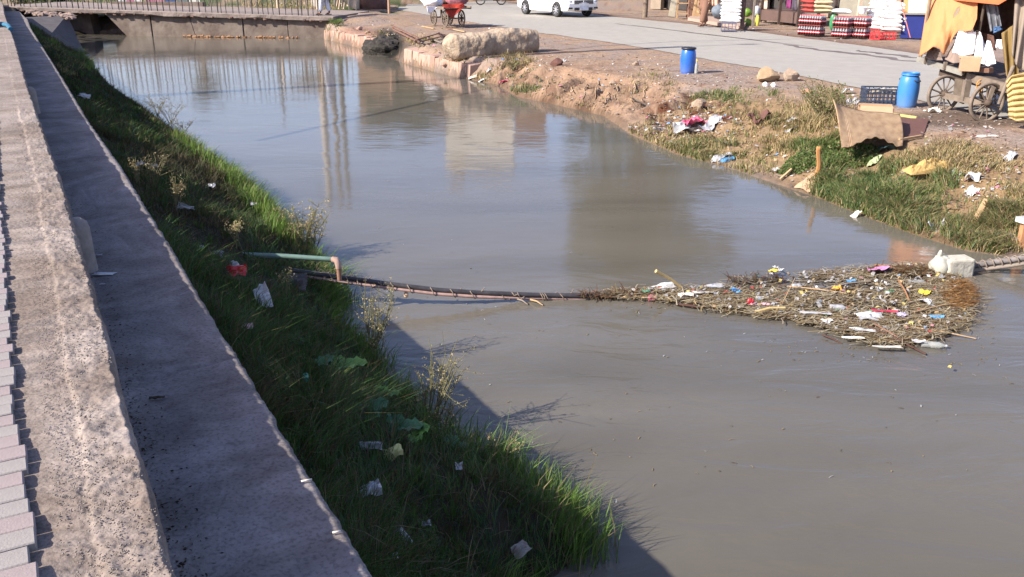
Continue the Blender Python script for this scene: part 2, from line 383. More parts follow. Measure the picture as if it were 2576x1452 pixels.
# ------------------------------------------------------------------ water
def water_mat():
    m = bpy.data.materials.new('murky_water'); m.use_nodes = True; t = m.node_tree; N = t.nodes; L = t.links; b = N['Principled BSDF']
    tc = N.new('ShaderNodeTexCoord')
    mp = N.new('ShaderNodeMapping'); mp.inputs['Rotation'].default_value = (0, 0, math.radians(12)); mp.inputs['Scale'].default_value = (0.35, 1.0, 1.0); L.new(tc.outputs['Object'], mp.inputs[0])
    n0 = N.new('ShaderNodeTexNoise'); n0.inputs['Scale'].default_value = .45; n0.inputs['Detail'].default_value = 7; n0.inputs['Distortion'].default_value = 1.6; L.new(mp.outputs[0], n0.inputs[0])
    cr = N.new('ShaderNodeValToRGB'); e = cr.color_ramp.elements; e[0].position = .35; e[1].position = .68
    e[0].color = (.090, .081, .064, 1); e[1].color = (.120, .108, .087, 1); L.new(n0.outputs[0], cr.inputs[0]); L.new(cr.outputs[0], b.inputs['Base Color'])
    b.inputs['Roughness'].default_value = .07; b.inputs['IOR'].default_value = 1.33; b.inputs['Specular IOR Level'].default_value = .5
    # ripple strength: calm above the boom, livelier below it
    sx = N.new('ShaderNodeSeparateXYZ'); L.new(tc.outputs['Object'], sx.inputs[0])
    mr = N.new('ShaderNodeMapRange'); mr.inputs['From Min'].default_value = 6.2; mr.inputs['From Max'].default_value = 9.0; mr.inputs['To Min'].default_value = 1.0; mr.inputs['To Max'].default_value = 0.0
    L.new(sx.outputs['Y'], mr.inputs['Value'])
    a = N.new('ShaderNodeTexNoise'); a.inputs['Scale'].default_value = 5.5; a.inputs['Detail'].default_value = 3; a.inputs['Distortion'].default_value = .6
    c = N.new('ShaderNodeTexNoise'); c.inputs['Scale'].default_value = 2.6; c.inputs['Detail'].default_value = 6; c.inputs['Distortion'].default_value = 1.4
    d = N.new('ShaderNodeTexNoise'); d.inputs['Scale'].default_value = 26; d.inputs['Detail'].default_value = 2
    for q in (a, c, d): L.new(mp.outputs[0], q.inputs[0])
    def mul(x, v):
        k = N.new('ShaderNodeMath'); k.operation = 'MULTIPLY'; L.new(x, k.inputs[0])
        if isinstance(v, float): k.inputs[1].default_value = v
        else: L.new(v, k.inputs[1])
        return k.outputs[0]
    def add(x, y):
        k = N.new('ShaderNodeMath'); k.operation = 'ADD'; L.new(x, k.inputs[0]); L.new(y, k.inputs[1]); return k.outputs[0]
    w_ = N.new('ShaderNodeTexNoise'); w_.inputs['Scale'].default_value = 1.1; w_.inputs['Detail'].default_value = 2; L.new(tc.outputs['Object'], w_.inputs[0])
    pr_ = N.new('ShaderNodeMapRange'); pr_.inputs['From Min'].default_value = .45; pr_.inputs['From Max'].default_value = .62; L.new(w_.outputs[0], pr_.inputs['Value'])
    hgt = add(add(mul(mul(a.outputs[0], .0024), pr_.outputs[0]), mul(a.outputs[0], .0014)), add(mul(d.outputs[0], .0004), add(mul(mul(c.outputs[0], .016), mr.outputs[0]), mul(mul(mul(d.outputs[0], .0022), mr.outputs[0]), pr_.outputs[0]))))
    bp = N.new('ShaderNodeBump'); bp.inputs['Strength'].default_value = 1; bp.inputs['Distance'].default_value = 1.0; L.new(hgt, bp.inputs['Height']); L.new(bp.outputs[0], b.inputs['Normal'])
    return m
wm = MB(); wm.add([(-70, -70, 0), (70, -70, 0), (70, BR_R.y + 5, 0), (-70, BR_L.y + 5, 0)], [(0, 1, 2, 3)])
tag(wm.build('water', water_mat()), kind='structure')

# ------------------------------------------------------------------ road: worn asphalt sheet with ragged edges
roadm = mat('asphalt', A(190, 187, 184, .62), .9, var=.10, scale=3, bump=.003, bscale=60, spec=.2, stretch=(1, 1, 1))
def resample(L, n):
    d = np.concatenate([[0], np.cumsum(np.hypot(*np.diff(L, axis=0).T))]); s = np.linspace(0, d[-1], n)
    return np.stack([np.interp(s, d, L[:, 0]), np.interp(s, d, L[:, 1])], 1)
Nn, Ff = resample(NEAR_W, 900), resample(FAR_W, 900)
jn = (fbm(np.arange(900) * .35, np.zeros(900), 71, 4) - .5) * .55; jf = (fbm(np.arange(900) * .35, np.zeros(900), 72, 4) - .5) * .6
dv = Ff - Nn; dv /= np.linalg.norm(dv, axis=1)[:, None]
Nn = Nn - dv * jn[:, None]; Ff = Ff + dv * jf[:, None]
K = 8; V = []; 
for k in range(K + 1):
    w = k / K; q = Nn * (1 - w) + Ff * w; V.append(np.concatenate([q, np.full((900, 1), Z_ROAD)], 1))
V = np.concatenate(V); I = (np.arange(K)[:, None] * 900 + np.arange(899)[None]).ravel()
road_c = np.ones((len(V), 3)) * (0.93 + .12 * fbm(V[:, 0] * .5, V[:, 1] * .5, 73))[:, None]
roadm2 = mat('asphalt_tinted', A(184, 178, 168, .62), .9, var=.10, scale=3, bump=.003, bscale=60, spec=.2, attr='tint')
tag(npmesh('road', V, np.stack([I, I + 900, I + 901, I + 1], 1), roadm2, road_c), kind='structure')
mud = mat('mud_film', A(128, 112, 104), .6, var=.25, scale=4)
# dark tyre-dragged mud streaks lying along the far lane
for i, (x0, y0, x1, y1, w) in enumerate([(1960, 112, 2340, 160, .32), (2150, 126, 2330, 148, .22), (1540, 58, 2050, 118, .10)]):
    a = P(x0, y0, Z_ROAD + .004 + i * .004); b = P(x1, y1, Z_ROAD + .004 + i * .004); mb = MB(); n = 60; vs = []; d = (b - a).normalized(); s = Vector((-d.y, d.x, 0))
    for k in range(n + 1):
        p = a.lerp(b, k / n); ww = w * (math.sin(math.pi * k / n) ** .5 + .05) * (.5 + float(vn(k * .45, i * 7.3, 5)))
        off = w * 1.2 * (float(vn(k * .2, i * 3.1, 9)) - .5); vs += [p + s * (off - ww / 2), p + s * (off + ww / 2)]
    mb.add(vs, [(2 * k, 2 * k + 1, 2 * k + 3, 2 * k + 2) for k in range(n)]); tag(mb.build('mud_streak', mud), kind='structure')

# ------------------------------------------------------------------ left embankment: parapet wall and lower ledge
def conc_mat(name, c1, c2, bump, agg):
    m = bpy.data.materials.new(name); m.use_nodes = True; t = m.node_tree; N = t.nodes; L = t.links; b = N['Principled BSDF']
    tc = N.new('ShaderNodeTexCoord')
    n0 = N.new('ShaderNodeTexNoise'); n0.inputs['Scale'].default_value = 3; n0.inputs['Detail'].default_value = 8; n0.inputs['Roughness'].default_value = .7; L.new(tc.outputs['Object'], n0.inputs[0])
    cr = N.new('ShaderNodeValToRGB'); cr.color_ramp.elements[0].position = .3; cr.color_ramp.elements[1].position = .7
    cr.color_ramp.elements[0].color = (*c2, 1); cr.color_ramp.elements[1].color = (*c1, 1); L.new(n0.outputs[0], cr.inputs[0])
    n1_ = N.new('ShaderNodeTexNoise'); n1_.inputs['Scale'].default_value = 75; n1_.inputs['Detail'].default_value = 3; L.new(tc.outputs['Object'], n1_.inputs[0])
    c3 = N.new('ShaderNodeValToRGB'); c3.color_ramp.elements[0].position = .36; c3.color_ramp.elements[1].position = .5
    c3.color_ramp.elements[0].color = (1 - agg, 1 - agg, 1 - agg, 1); c3.color_ramp.elements[1].color = (1, 1, 1, 1); L.new(n1_.outputs[0], c3.inputs[0])
    mx = N.new('ShaderNodeMix'); mx.data_type = 'RGBA'; mx.blend_type = 'MULTIPLY'; mx.inputs[0].default_value = 1; L.new(cr.outputs[0], mx.inputs[6]); L.new(c3.outputs[0], mx.inputs[7]); L.new(mx.outputs[2], b.inputs['Base Color'])
    n2_ = N.new('ShaderNodeTexNoise'); n2_.inputs['Scale'].default_value = 60; n2_.inputs['Detail'].default_value = 5; L.new(tc.outputs['Object'], n2_.inputs[0])
    bp = N.new('ShaderNodeBump'); bp.inputs['Distance'].default_value = bump; L.new(n2_.outputs[0], bp.inputs['Height']); L.new(bp.outputs[0], b.inputs['Normal'])
    n4 = N.new('ShaderNodeTexNoise'); n4.inputs['Scale'].default_value = 1.3; n4.inputs['Detail'].default_value = 9; n4.inputs['Roughness'].default_value = .75; n4.inputs['Distortion'].default_value = 1.2; L.new(tc.outputs['Object'], n4.inputs[0])
    c4 = N.new('ShaderNodeValToRGB'); c4.color_ramp.elements[0].position = .40; c4.color_ramp.elements[1].position = .60; c4.color_ramp.elements[0].color = (.62, .58, .54, 1); c4.color_ramp.elements[1].color = (1, 1, 1, 1); L.new(n4.outputs[0], c4.inputs[0])
    vc = N.new('ShaderNodeTexVoronoi'); vc.feature = 'DISTANCE_TO_EDGE'; vc.inputs['Scale'].default_value = 1.1; L.new(n4.outputs['Color'], vc.inputs[0]) if False else L.new(tc.outputs['Object'], vc.inputs[0])
    m4 = N.new('ShaderNodeMix'); m4.data_type = 'RGBA'; m4.blend_type = 'MULTIPLY'; m4.inputs[0].default_value = 1; L.new(mx.outputs[2], m4.inputs[6]); L.new(c4.outputs[0], m4.inputs[7]); L.new(m4.outputs[2], b.inputs['Base Color'])
    b.inputs['Roughness'].default_value = .92; b.inputs['Specular IOR Level'].default_value = .2
    return m
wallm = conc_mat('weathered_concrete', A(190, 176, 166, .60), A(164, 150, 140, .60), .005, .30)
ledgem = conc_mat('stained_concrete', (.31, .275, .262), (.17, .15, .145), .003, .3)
av = np.concatenate([[-6, -2, -.5, .3], np.geomspace(.8, 8, 620, endpoint=False), np.geomspace(8, 37, 260)])
w_o = wall_off(av) + .010 * (fbm(av * 17, av * 0, 81, 3) - .5) * 2 + .005 * (fbm(av * 5, av * 0, 82, 3) - .5) * 2
cols = [(-.62, 0)] + [(None, k) for k in np.linspace(0, 1, 40)]
cross = np.linspace(-.17, 0, 44)
rows = []
for j, c in enumerate(cross):
    o = w_o + c * 1.0 if c > -.17 else w_o - .75
    zz = Z_WALL + .007 * (fbm(av * 38, (av * 0 + c) * 38 + 3, 83, 3) - .5) * 2 + .010 * (fbm(av * 7, (av * 0 + c) * 9, 84, 3) - .5) * 2
    # left of the ridge the top lies a little lower (mortar bed under the pavers)
    ridge = -.118 + .02 * (vn(av * 2, av * 0, 85) - .5)
    zz = zz - .007 * sstep((ridge - c) / .02)
    zz = zz - .012 * np.clip(1 + c / .008, 0, 1)
    zz = np.where(av > 9, Z_WALL + .3 * (zz - Z_WALL), zz)
    rows.append(np.stack([*(AL[:, None] * av + NN[:, None] * o), zz], 1))
for c, zz in [(.006, -.03), (.010, -.10), (.006, -.20), (.012, -.34), (.012, -.6)]:
    o = w_o + c + .006 * (fbm(av * 15, av * 0 + zz * 20, 86, 3) - .5); rows.append(np.stack([*(AL[:, None] * av + NN[:, None] * o), np.full(len(av), Z_WALL + zz)], 1))
def strip(rows):
    n = len(rows[0]); V = np.concatenate(rows); I = (np.arange(len(rows) - 1)[:, None] * n + np.arange(n - 1)[None]).ravel()
    return V, np.stack([I, I + n, I + n + 1, I + 1], 1)
V, Q = strip(rows)
pw = npmesh('parapet_wall', V, Q, wallm, smooth=True); tag(pw, 'low rough concrete parapet wall with sunlit top running beside the pink and grey pavers', 'wall')
l_o = ledge_off(av) + .006 * (fbm(av * 9, av * 0, 87, 4) - .5) * 2 + .006 * (fbm(av * 30, av * 0, 88, 2) - .5) * 2
rows = []
for k in np.linspace(0, 1, 26):
    o = (w_o - .02) * (1 - k) + l_o * k; zz = Z_LEDGE + .008 * (fbm(av * 3, k * 6 + av * 0, 89) - .5) * 2 - .006 * sstep((k - .96) / .04)
    zz = zz + .02 * np.clip(1 - k * 6, 0, 1) * fbm(av * 4, av * 0, 90) - .012 * (np.abs(((av + .12 * (fbm(av * 0 + k * 3, av * 0, 94) - .5)) % 2.3) - 1.15) < .012)
    rows.append(np.stack([*(AL[:, None] * av + NN[:, None] * o), zz], 1))
for c, zz in [(.004, -.025), (.0, -.09), (.008, -.2), (-.01, -.35), (.0, -.9)]:
    o = l_o + c + .012 * (fbm(av * 12, av * 0 + zz * 9, 91, 3) - .5); rows.append(np.stack([*(AL[:, None] * av + NN[:, None] * o), np.full(len(av), Z_LEDGE + zz)], 1))
V, Q = strip(rows)
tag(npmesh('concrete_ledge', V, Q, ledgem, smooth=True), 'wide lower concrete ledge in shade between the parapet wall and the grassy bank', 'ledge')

# aggregate grains standing out of the wall top: uncountable
G = 6000; ga = np.exp(RN.uniform(math.log(1.3), math.log(9), G)); cl = fbm(ga * 3, RN.uniform(0, 1, G) * 2, 92)
goff = wall_off(ga) - RN.uniform(0.0, .21, G); keep = fbm(ga * 4, goff * 9, 93) > .36; ga, goff = ga[keep], goff[keep]; G = len(ga)
sz = RN.uniform(.0010, .0030, G); Vs = []; ang = RN.uniform(0, 6.28, G)
base = np.stack([*(AL[:, None] * ga + NN[:, None] * goff), np.full(G, Z_WALL + .002)], 1)
oct_ = np.array([[1, 0, 0], [-1, 0, 0], [0, 1, 0], [0, -1, 0], [0, 0, 1], [0, 0, -1]], float)
ct, st = np.cos(ang), np.sin(ang)
for v in oct_:
    x = v[0] * sz * 1.5; y = v[1] * sz; Vs.append(base + np.stack([x * ct - y * st, x * st + y * ct, v[2] * sz * .8], 1))
V = np.stack(Vs, 1).reshape(-1, 3); f8 = np.array([[0, 2, 4], [2, 1, 4], [1, 3, 4], [3, 0, 4], [2, 0, 5], [1, 2, 5], [3, 1, 5], [0, 3, 5]])
Q = (np.arange(G)[:, None, None] * 6 + f8[None]).reshape(-1, 3)
agg = npmesh('aggregate_grit', V, Q, mat('grit', A(160, 148, 138, .55), .9, var=.6, scale=60), parent=pw); tag(agg, kind='stuff')

# ------------------------------------------------------------------ pavers on the promenade
pv = thing('pavement', None, None); pv['kind'] = 'structure'
pinkm = mat('pink_paver', A(180, 164, 161, .56), .85, var=.10, scale=8, bump=.0012, bscale=180)
greym = mat('grey_paver', A(176, 168, 162, .58), .85, var=.10, scale=8, bump=.0012, bscale=180)
def paver_mesh(m):
    mb = MB(); mb.box((0, 0, 0), (.137, .0665, .05)); me = mb.mesh('paver', m); return me
pm, gm = paver_mesh(pinkm), paver_mesh(greym)
a_ang = math.atan2(NN[1], NN[0])
pattern = 'pgpgggppgggpggpgpppgpgpgpgpgppgpgp'
for i in range(70):
    a = 1.05 + i * .0695; po = float(pave_off(a)) + rnd.uniform(-.009, .009)
    pk = (i * 7 + 3) % 11 < 5
    for k in range(3):
        me = pm if (pk if k == 0 else rnd.random() < .5) else gm
        o = bpy.data.objects.new('paver', me); COL.objects.link(o); o.parent = pv
        x, y = AO(a, po - .0685 - k * .140); o.location = (x, y, Z_WALL - .0125 + rnd.uniform(-.0015, .0015)); o.rotation_euler = (rnd.uniform(-.01, .01), rnd.uniform(-.01, .01), a_ang + rnd.uniform(-.012, .012))
        bv = o.modifiers.new('bevel', 'BEVEL'); bv.width = .003; bv.segments = 1
fa = np.geomspace(5.95, 38, 120)
rows = [np.stack([*(AL[:, None] * fa + NN[:, None] * (pave_off(fa) + c)), np.full(len(fa), Z_WALL + zz)], 1) for c, zz in ((-2.6, .0095), (-1.3, .0095), (0, .0095), (0, -.05))]
V, Q = strip(rows)
tag(npmesh('paving_beyond', V, Q, pinkm, parent=pv), kind='stuff')
fa = np.linspace(-4, 5.94, 30)
rows = [np.stack([*(AL[:, None] * fa + NN[:, None] * (pave_off(fa) + c)), np.full(len(fa), Z_WALL + zz)], 1) for c, zz in ((-2.6, .006), (-1.3, .006), (-.43, .006), (-.43, -.05))]
V, Q = strip(rows)
tag(npmesh('paving_inner', V, Q, greym, parent=pv), kind='stuff')

# rounded drain stubs clinging to the parapet
stub = mat('stub_concrete', (.26, .225, .20), .9, var=.3, scale=14, bump=.004, bscale=50)
for (px, py, lab) in [(202, 575, 'rounded concrete stub against the parapet wall, the nearer of two'), (84, 232, 'rounded concrete stub against the parapet wall, far one near the grassy shoulder')]:
    p = P(px, py, Z_WALL - .1); a = p.x * AL[0] + p.y * AL[1]; o = float(wall_off(a)) + .012
    mb = MB(); mb.lathe([(.0, .30), (.035, .297), (.062, .275), (.072, .235), (.074, .1), (.080, 0), (.082, -.05)], 20)
    x, y = AO(a, o); ob = mb.build('drain_stub', stub, loc=(x, y, Z_LEDGE - .01)); tag(ob, lab, 'drain stub')

# ------------------------------------------------------------------ bridge at the far end
Lb = (BR_R - BR_L).length; ux = Vector((back[0], back[1], 0)); uy = Vector((bk[0], bk[1], 0))
def BP(s, n, z): return BR_L + ux * s + uy * n + Vector((0, 0, z))
def decktop(s): return 1.09 + (s / Lb) * (.86 - 1.09)
brm = mat('bridge_concrete', A(156, 142, 130, .55), .95, var=.35, scale=1.6, bump=.02, bscale=7, col2=A(108, 90, 80, .55))
brl = mat('bridge_deck_concrete', A(172, 156, 146, .55), .95, var=.3, scale=3, bump=.02, bscale=10)
br = thing('bridge', 'weathered concrete road bridge with bare steel bar railing across the far end of the canal', 'bridge', BR_L)
def bpart(mb, name, m, **k):
    o = mb.build(name, m, **k); o.parent = br; o.matrix_parent_inverse = Matrix.Translation(-BR_L); return o
# face wall: panels with a raking left end, set back under the deck
s0 = 1.35
edges = [s0, 3.4, 5.1, 7.4, 9.3, 11.2, Lb + .8]
for i in range(len(edges) - 1):
    a, b = edges[i], edges[i + 1]; lean = 1.15 if i == 0 else .25 * ((-1) ** i)
    mb = MB(); nb = lean * 0; n0 = .18 + .03 * (i % 2)
    top = lambda s: decktop(s) - .12
    bot_a = a + (1.15 if i == 0 else (.28 if i == 2 else 0)); bot_b = b + (.28 if i == 1 else 0) 
    pts = [BP(bot_a, n0, -.3), BP(bot_b - .03, n0, -.3), BP(b - .03, n0, top(b)), BP(a, n0, top(a))]
    mb.poly(pts, .5, axis=uy); bpart(mb, 'face_panel', brm, bevel=.02)
mb = MB(); mb.poly([BP(-4.0, .9, -.4), BP(.35, .9, -.4), BP(.2, .9, decktop(0) - .15), BP(-4.0, .9, decktop(0) - .15)], .6, axis=uy); bpart(mb, 'abutment', brm)
mb = MB(); mb.box(BP(1.5, 4.2, .3), (4.5, .3, 1.8), rz=math.atan2(ux.y, ux.x)); bpart(mb, 'back_wall', brm)
# deck slab with broken lower edge
mb = MB(); n = 160; vs = []
for i in range(n + 1):
    s = -3.4 + (Lb + 3.8) * i / n; t = decktop(s); th_ = .15 + .10 * (float(vn(s * 1.7, 1, 7)) - .35)
    vs += [BP(s, -.02 + .04 * float(vn(s * 4, 2, 7)), t - th_), BP(s, -.04 + .03 * float(vn(s * 3, 5, 7)), t - .03), BP(s, 0, t), BP(s, 4.6, t), BP(s, 4.6, t - .25), BP(s, .2, t - .2)]
fs = []
for i in range(n):
    for k in range(6): fs.append((i * 6 + k, i * 6 + (k + 1) % 6, (i + 1) * 6 + (k + 1) % 6, (i + 1) * 6 + k))
fs += [tuple(range(5, -1, -1)), tuple(n * 6 + k for k in range(6))]
mb.add(vs, fs); bpart(mb, 'deck', brl)
mb = MB()
for i in range(46):
    s = rnd.uniform(-2.6, Lb); mb.blob(BP(s, rnd.uniform(-.02, .1), decktop(s) - .17), (rnd.uniform(.05, .14), .06, rnd.uniform(.03, .06)), seed=i, n=1, amp=.4, sm=False)
tag(bpart(mb, 'broken_rubble_edge', mat('rubble', A(140, 112, 98, .55), .95, var=.5, scale=9)), kind='stuff')
mb = MB()
for i in range(60):
    s = rnd.uniform(4.8, 9.8); mb.blob(BP(s, .10, rnd.uniform(.0, .05)), (rnd.uniform(.04, .10), .07, rnd.uniform(.02, .05)), seed=i, n=1, amp=.4, sm=False)
tag(bpart(mb, 'rubbish_at_waterline', mat('wl_rubbish', A(196, 150, 110, .55), .95, var=.5, scale=9)), kind='stuff')
steel = mat('rusty_steel', (.055, .045, .042), .7, var=.4, scale=14); steel2 = mat('pale_steel', A(150, 140, 126, .6), .7, var=.3, scale=14)
for row, (nn, m_, step) in enumerate([(.05, steel, .262), (4.4, steel2, .29)]):
    s = -3.1
    mb = MB(); mb.tube([BP(-3.2, nn, decktop(-3.2) + 1.42), BP(Lb, nn, decktop(Lb) + 1.42)], .022, 6); bpart(mb, 'top_rail', m_)
    while s < Lb - .1:
        h = 1.42 + rnd.uniform(-.02, .10); lx = rnd.gauss(0, .025); mb = MB()
        mb.tube([BP(s, nn, decktop(s) - .10), BP(s + lx * .5, nn, decktop(s) + h * .5), BP(s + lx, nn, decktop(s) + h)], .017 if rnd.random() < .8 else .024, 5)
        bpart(mb, 'railing_bar', m_); s += step * rnd.choice([.55, 1, 1, 1, .8, 1.1])
# sloping concrete apron at the left shoulder, parapet shade put into its dark colour
mb = MB(); q = [P(58, 44, 1.0), P(168, 38, .98), P(184, 70, .62), P(196, 100, .34), P(214, 132, .10), P(168, 118, .42), P(120, 96, .72), P(84, 74, .95)]
mb.poly(q, -.3); tag(mb.build('concrete_apron', mat('shade_dark_concrete', (.07, .06, .06), .9, var=.4, scale=3, bump=.01)), 'dark sloping concrete apron between the ledge end and the bridge', 'apron')
mb = MB()
for i in range(70):
    t = rnd.random(); px = 62 + 118 * t; py = 27 + 14 * t + rnd.uniform(-3, 7); p = P(px, py, .98); mb.blob(p, (rnd.uniform(.06, .2), .12, rnd.uniform(.03, .08)), seed=i, n=1, amp=.4, sm=False)
rb = mb.build('rubble_heap', mat('rubble2', A(176, 152, 138, .55), .95, var=.4, scale=5)); tag(rb, kind='stuff')

# ------------------------------------------------------------------ stone lining on the right bank
stm = [mat('lining_stone_%s' % n, A(*c), .9, var=.14, scale=5, bump=.01, bscale=14) for n, c in (('warm', (196, 158, 138)), ('pale', (204, 168, 148)), ('dull', (182, 146, 128)))]
def lining(i0, i1, label, hts):
    L = resample(RIGHT_W[i0:i1 + 1], 200); d = np.concatenate([[0], np.cumsum(np.hypot(*np.diff(L, axis=0).T))]); tot = d[-1]
    root = thing('canal_lining', label, 'stone lining', (L[0][0], L[0][1], 0)); s = 0
    while s < tot - .05:
        w = min(rnd.uniform(.3, .62), tot - s); x0 = np.interp(s, d, L[:, 0]); y0 = np.interp(s, d, L[:, 1]); x1 = np.interp(s + w, d, L[:, 0]); y1 = np.interp(s + w, d, L[:, 1])
        a = Vector((x0, y0, 0)); b = Vector((x1, y1, 0)); dr = (b - a).normalized(); nr = Vector((-dr.y, dr.x, 0))
        if nr.dot(Vector((1, .5, 0))) < 0: nr = -nr
        h0 = np.interp(s / tot, [0, 1], hts) + rnd.uniform(-.03, .03); g = .012; ins = rnd.uniform(0, .03)
        mb = MB(); pts = [a + dr * g + nr * (ins - .03), b - dr * g + nr * (ins - .03 + rnd.uniform(-.01, .01)), b - dr * g + nr * .42, a + dr * g + nr * .42]
        top = [p + nr * (.05 if k < 2 else 0) + Vector((0, 0, h0 + rnd.uniform(-.02, .02) + (.02 if k > 1 else 0))) for k, p in enumerate(pts)]; bot = [p - Vector((0, 0, .3)) for p in pts]
        mb.add(bot + top, [(3, 2, 1, 0), (4, 5, 6, 7), (0, 1, 5, 4), (1, 2, 6, 5), (2, 3, 7, 6), (3, 0, 4, 7)])
        o = mb.build('stone', rnd.choice(stm), bevel=.02); o.parent = root; o.matrix_parent_inverse = Matrix.Translation(-root.location)
        s += w
lining(0, 2, 'pinkish vertical stone canal lining between the bridge end and the black hollow', (.36, .42))
lining(4, 6, 'pinkish stone canal lining below the fallen earth pillar', (.40, .36))

# ------------------------------------------------------------------ grass
def blades(name, x, y, z, h, w, lx, ly, col, m):
    n = len(x); a = RN.uniform(0, 6.283, n); dx, dy = np.cos(a) * w / 2, np.sin(a) * w / 2; z0 = z - .015
    b0 = np.stack([x - dx, y - dy, z0], 1); b1 = np.stack([x + dx, y + dy, z0], 1)
    mx, my, mz = x + lx * .35, y + ly * .35, z + h * .6
    m0 = np.stack([mx - dx * .8, my - dy * .8, mz], 1); m1 = np.stack([mx + dx * .8, my + dy * .8, mz], 1)
    tp = np.stack([x + lx, y + ly, z + h * RN.uniform(.85, 1.05, n)], 1)
    V = np.stack([b0, b1, m0, m1, tp], 1).reshape(-1, 3)
    f = np.array([[0, 1, 3], [0, 3, 2], [2, 3, 4]]); Q = (np.arange(n)[:, None, None] * 5 + f[None]).reshape(-1, 3)
    return npmesh(name, V, Q, m, np.repeat(col, 5, 0))
def leaf_mat(name, tr=.35):
    m = bpy.data.materials.new(name); m.use_nodes = True; t = m.node_tree; N = t.nodes; L = t.links; b = N['Principled BSDF']; out = N['Material Output']
    at = N.new('ShaderNodeAttribute'); at.attribute_name = 'tint'; L.new(at.outputs['Color'], b.inputs['Base Color']); b.inputs['Roughness'].default_value = .6; b.inputs['Specular IOR Level'].default_value = .25
    tb = N.new('ShaderNodeBsdfTranslucent'); L.new(at.outputs['Color'], tb.inputs[0]); mx = N.new('ShaderNodeMixShader'); mx.inputs[0].default_value = tr
    L.new(b.outputs[0], mx.inputs[1]); L.new(tb.outputs[0], mx.inputs[2]); L.new(mx.outputs[0], out.inputs[0]); return m
leafm = leaf_mat('leaf_blade')
GREEN = np.array([.052, .105, .018]); BRIGHT = np.array([.12, .20, .035]); DRY = np.array([.24, .185, .095]); BROWN = np.array([.10, .07, .035]); BLUEG = np.array([.05, .11, .045])
def mixc(n, cols, probs, jit=.25):
    c = np.array(cols)[RN.choice(len(cols), n, p=probs)]; return np.clip(c * RN.uniform(1 - jit, 1 + jit, (n, 1)), 0, 1)
# left bank
def left_pts(n, a0, a1):
    a = np.exp(RN.uniform(math.log(a0), math.log(a1), n)); lo = ledge_off(a)
    hi = np.full(n, 0.0); wa = LEFT_W @ AL; wo = LEFT_W @ NN; i = np.argsort(wa); hi = np.interp(a, wa[i], wo[i])
    u = RN.uniform(0, 1.0, n); o = lo + (hi - lo + .03) * u
    x = AL[0] * a + NN[0] * o; y = AL[1] * a + NN[1] * o
    return a, o, x, y, H(x, y), hi - o
def tuft_lean(x, y, h, seed, k=.75):
    an = 12.6 * fbm(x * 3.2, y * 3.2, seed, 3); return np.stack([np.cos(an), np.sin(an)], 1) * (k * h)[:, None]
a, o, x, y, z, dw = left_pts(120000, .75, 34)
pt = fbm(x * 1.1, y * 1.1, 101); p2 = fbm(x * 5.5, y * 5.5, 102); keep = (z > -.05) & (RN.uniform(0, 1, len(x)) < np.clip(.45 + 2.0 * (pt - .25) * (.4 + p2), .1, 1)); a, o, x, y, z, dw, pt, p2 = [q[keep] for q in (a, o, x, y, z, dw, pt, p2)]
n = len(x); near = np.clip(1 - dw / .30, 0, 1); h = RN.uniform(.02, .11, n) * (.3 + 1.6 * pt) * (.4 + 1.3 * p2) + near * RN.uniform(.02, .14, n)
w = .0030 + .0009 * a * .5; c = mixc(n, [GREEN * 1.0, BLUEG * .85, DRY * .5, BROWN * .9], [.50, .2, .14, .16], .4); cb = mixc(n, [BRIGHT * 1.0, GREEN * 1.4, DRY * .7], [.5, .35, .15])
dryp = sstep((fbm(x * .8, y * .8, 103) - .50) * 8)[:, None]; c = c * (1 - dryp * .8) + mixc(n, [DRY * .35, BROWN * .6, BROWN * .3], [.35, .35, .3]) * dryp * .8
dull = (sstep((y - 11.5) / 1.5) * (1 - sstep((y - 23) / 2)))[:, None]; cb = cb * (1 - dull) + mixc(n, [DRY * .55, BROWN * .9, GREEN * .8], [.4, .3, .3]) * dull
c = np.where(near[:, None] > .45, cb, c) * (.55 + .9 * p2)[:, None] * (1 - .5 * dull); h = h * (1 - .35 * dull[:, 0])
lean = RN.normal(0, .45, (n, 2)) * h[:, None] + tuft_lean(x, y, h, 104) + (NN * (.05 + .15 * near[:, None])) * h[:, None]
tag(blades('bank_grass', x, y, z, h, w, lean[:, 0], lean[:, 1], c, leafm), kind='stuff')
# loose tufts splaying out of the mat
def tufts(cx, cy, nb, hm, spread, cols, pr, name, wd, up=.5, toward=(0, 0)):
    X = np.repeat(cx, nb); Y = np.repeat(cy, nb); n = len(X); hk = np.repeat(RN.uniform(.45, 1.2, len(cx)) * hm, nb); an = RN.uniform(0, 6.28, n); rr_ = RN.uniform(0, 1, n) * spread; X = X + np.cos(an) * rr_; Y = Y + np.sin(an) * rr_
    Z = H(X, Y); h = hk * RN.uniform(.5, 1.1, n); sp = RN.uniform(.1, 1.1, n) * h * up * 1.3; ck = np.repeat(mixc(len(cx), cols, pr, .3), nb, 0) * RN.uniform(.7, 1.3, (n, 1)); ok = (Z > -.03)
    q = lambda v: v[ok]
    return tag(blades(name, q(X), q(Y), q(Z), q(h), (wd + .0004 * Y)[ok], q(np.cos(an) * sp + toward[0] * h), q(np.sin(an) * sp + toward[1] * h), np.clip(q(ck), 0, 1), leafm), kind='stuff')
a, o, x, y, z, dw = left_pts(1500, .8, 22); tufts(x, y, 16, .11, .04, [GREEN * .9, BLUEG * .8, DRY * .45, BROWN * .7], [.42, .22, .18, .18], 'grass_tufts', .004)
# fallen dry straws on the left bank
a, o, x, y, z, dw = left_pts(2600, .9, 12); n = len(x); ang = RN.uniform(0, 6.28, n); ln = RN.uniform(.06, .26, n)
tag(blades('dry_straw', x, y, z + .05, RN.uniform(.01, .06, n), np.full(n, .004), np.cos(ang) * ln, np.sin(ang) * ln, mixc(n, [DRY * .8, DRY * .4], [.4, .6]), leafm), kind='stuff')
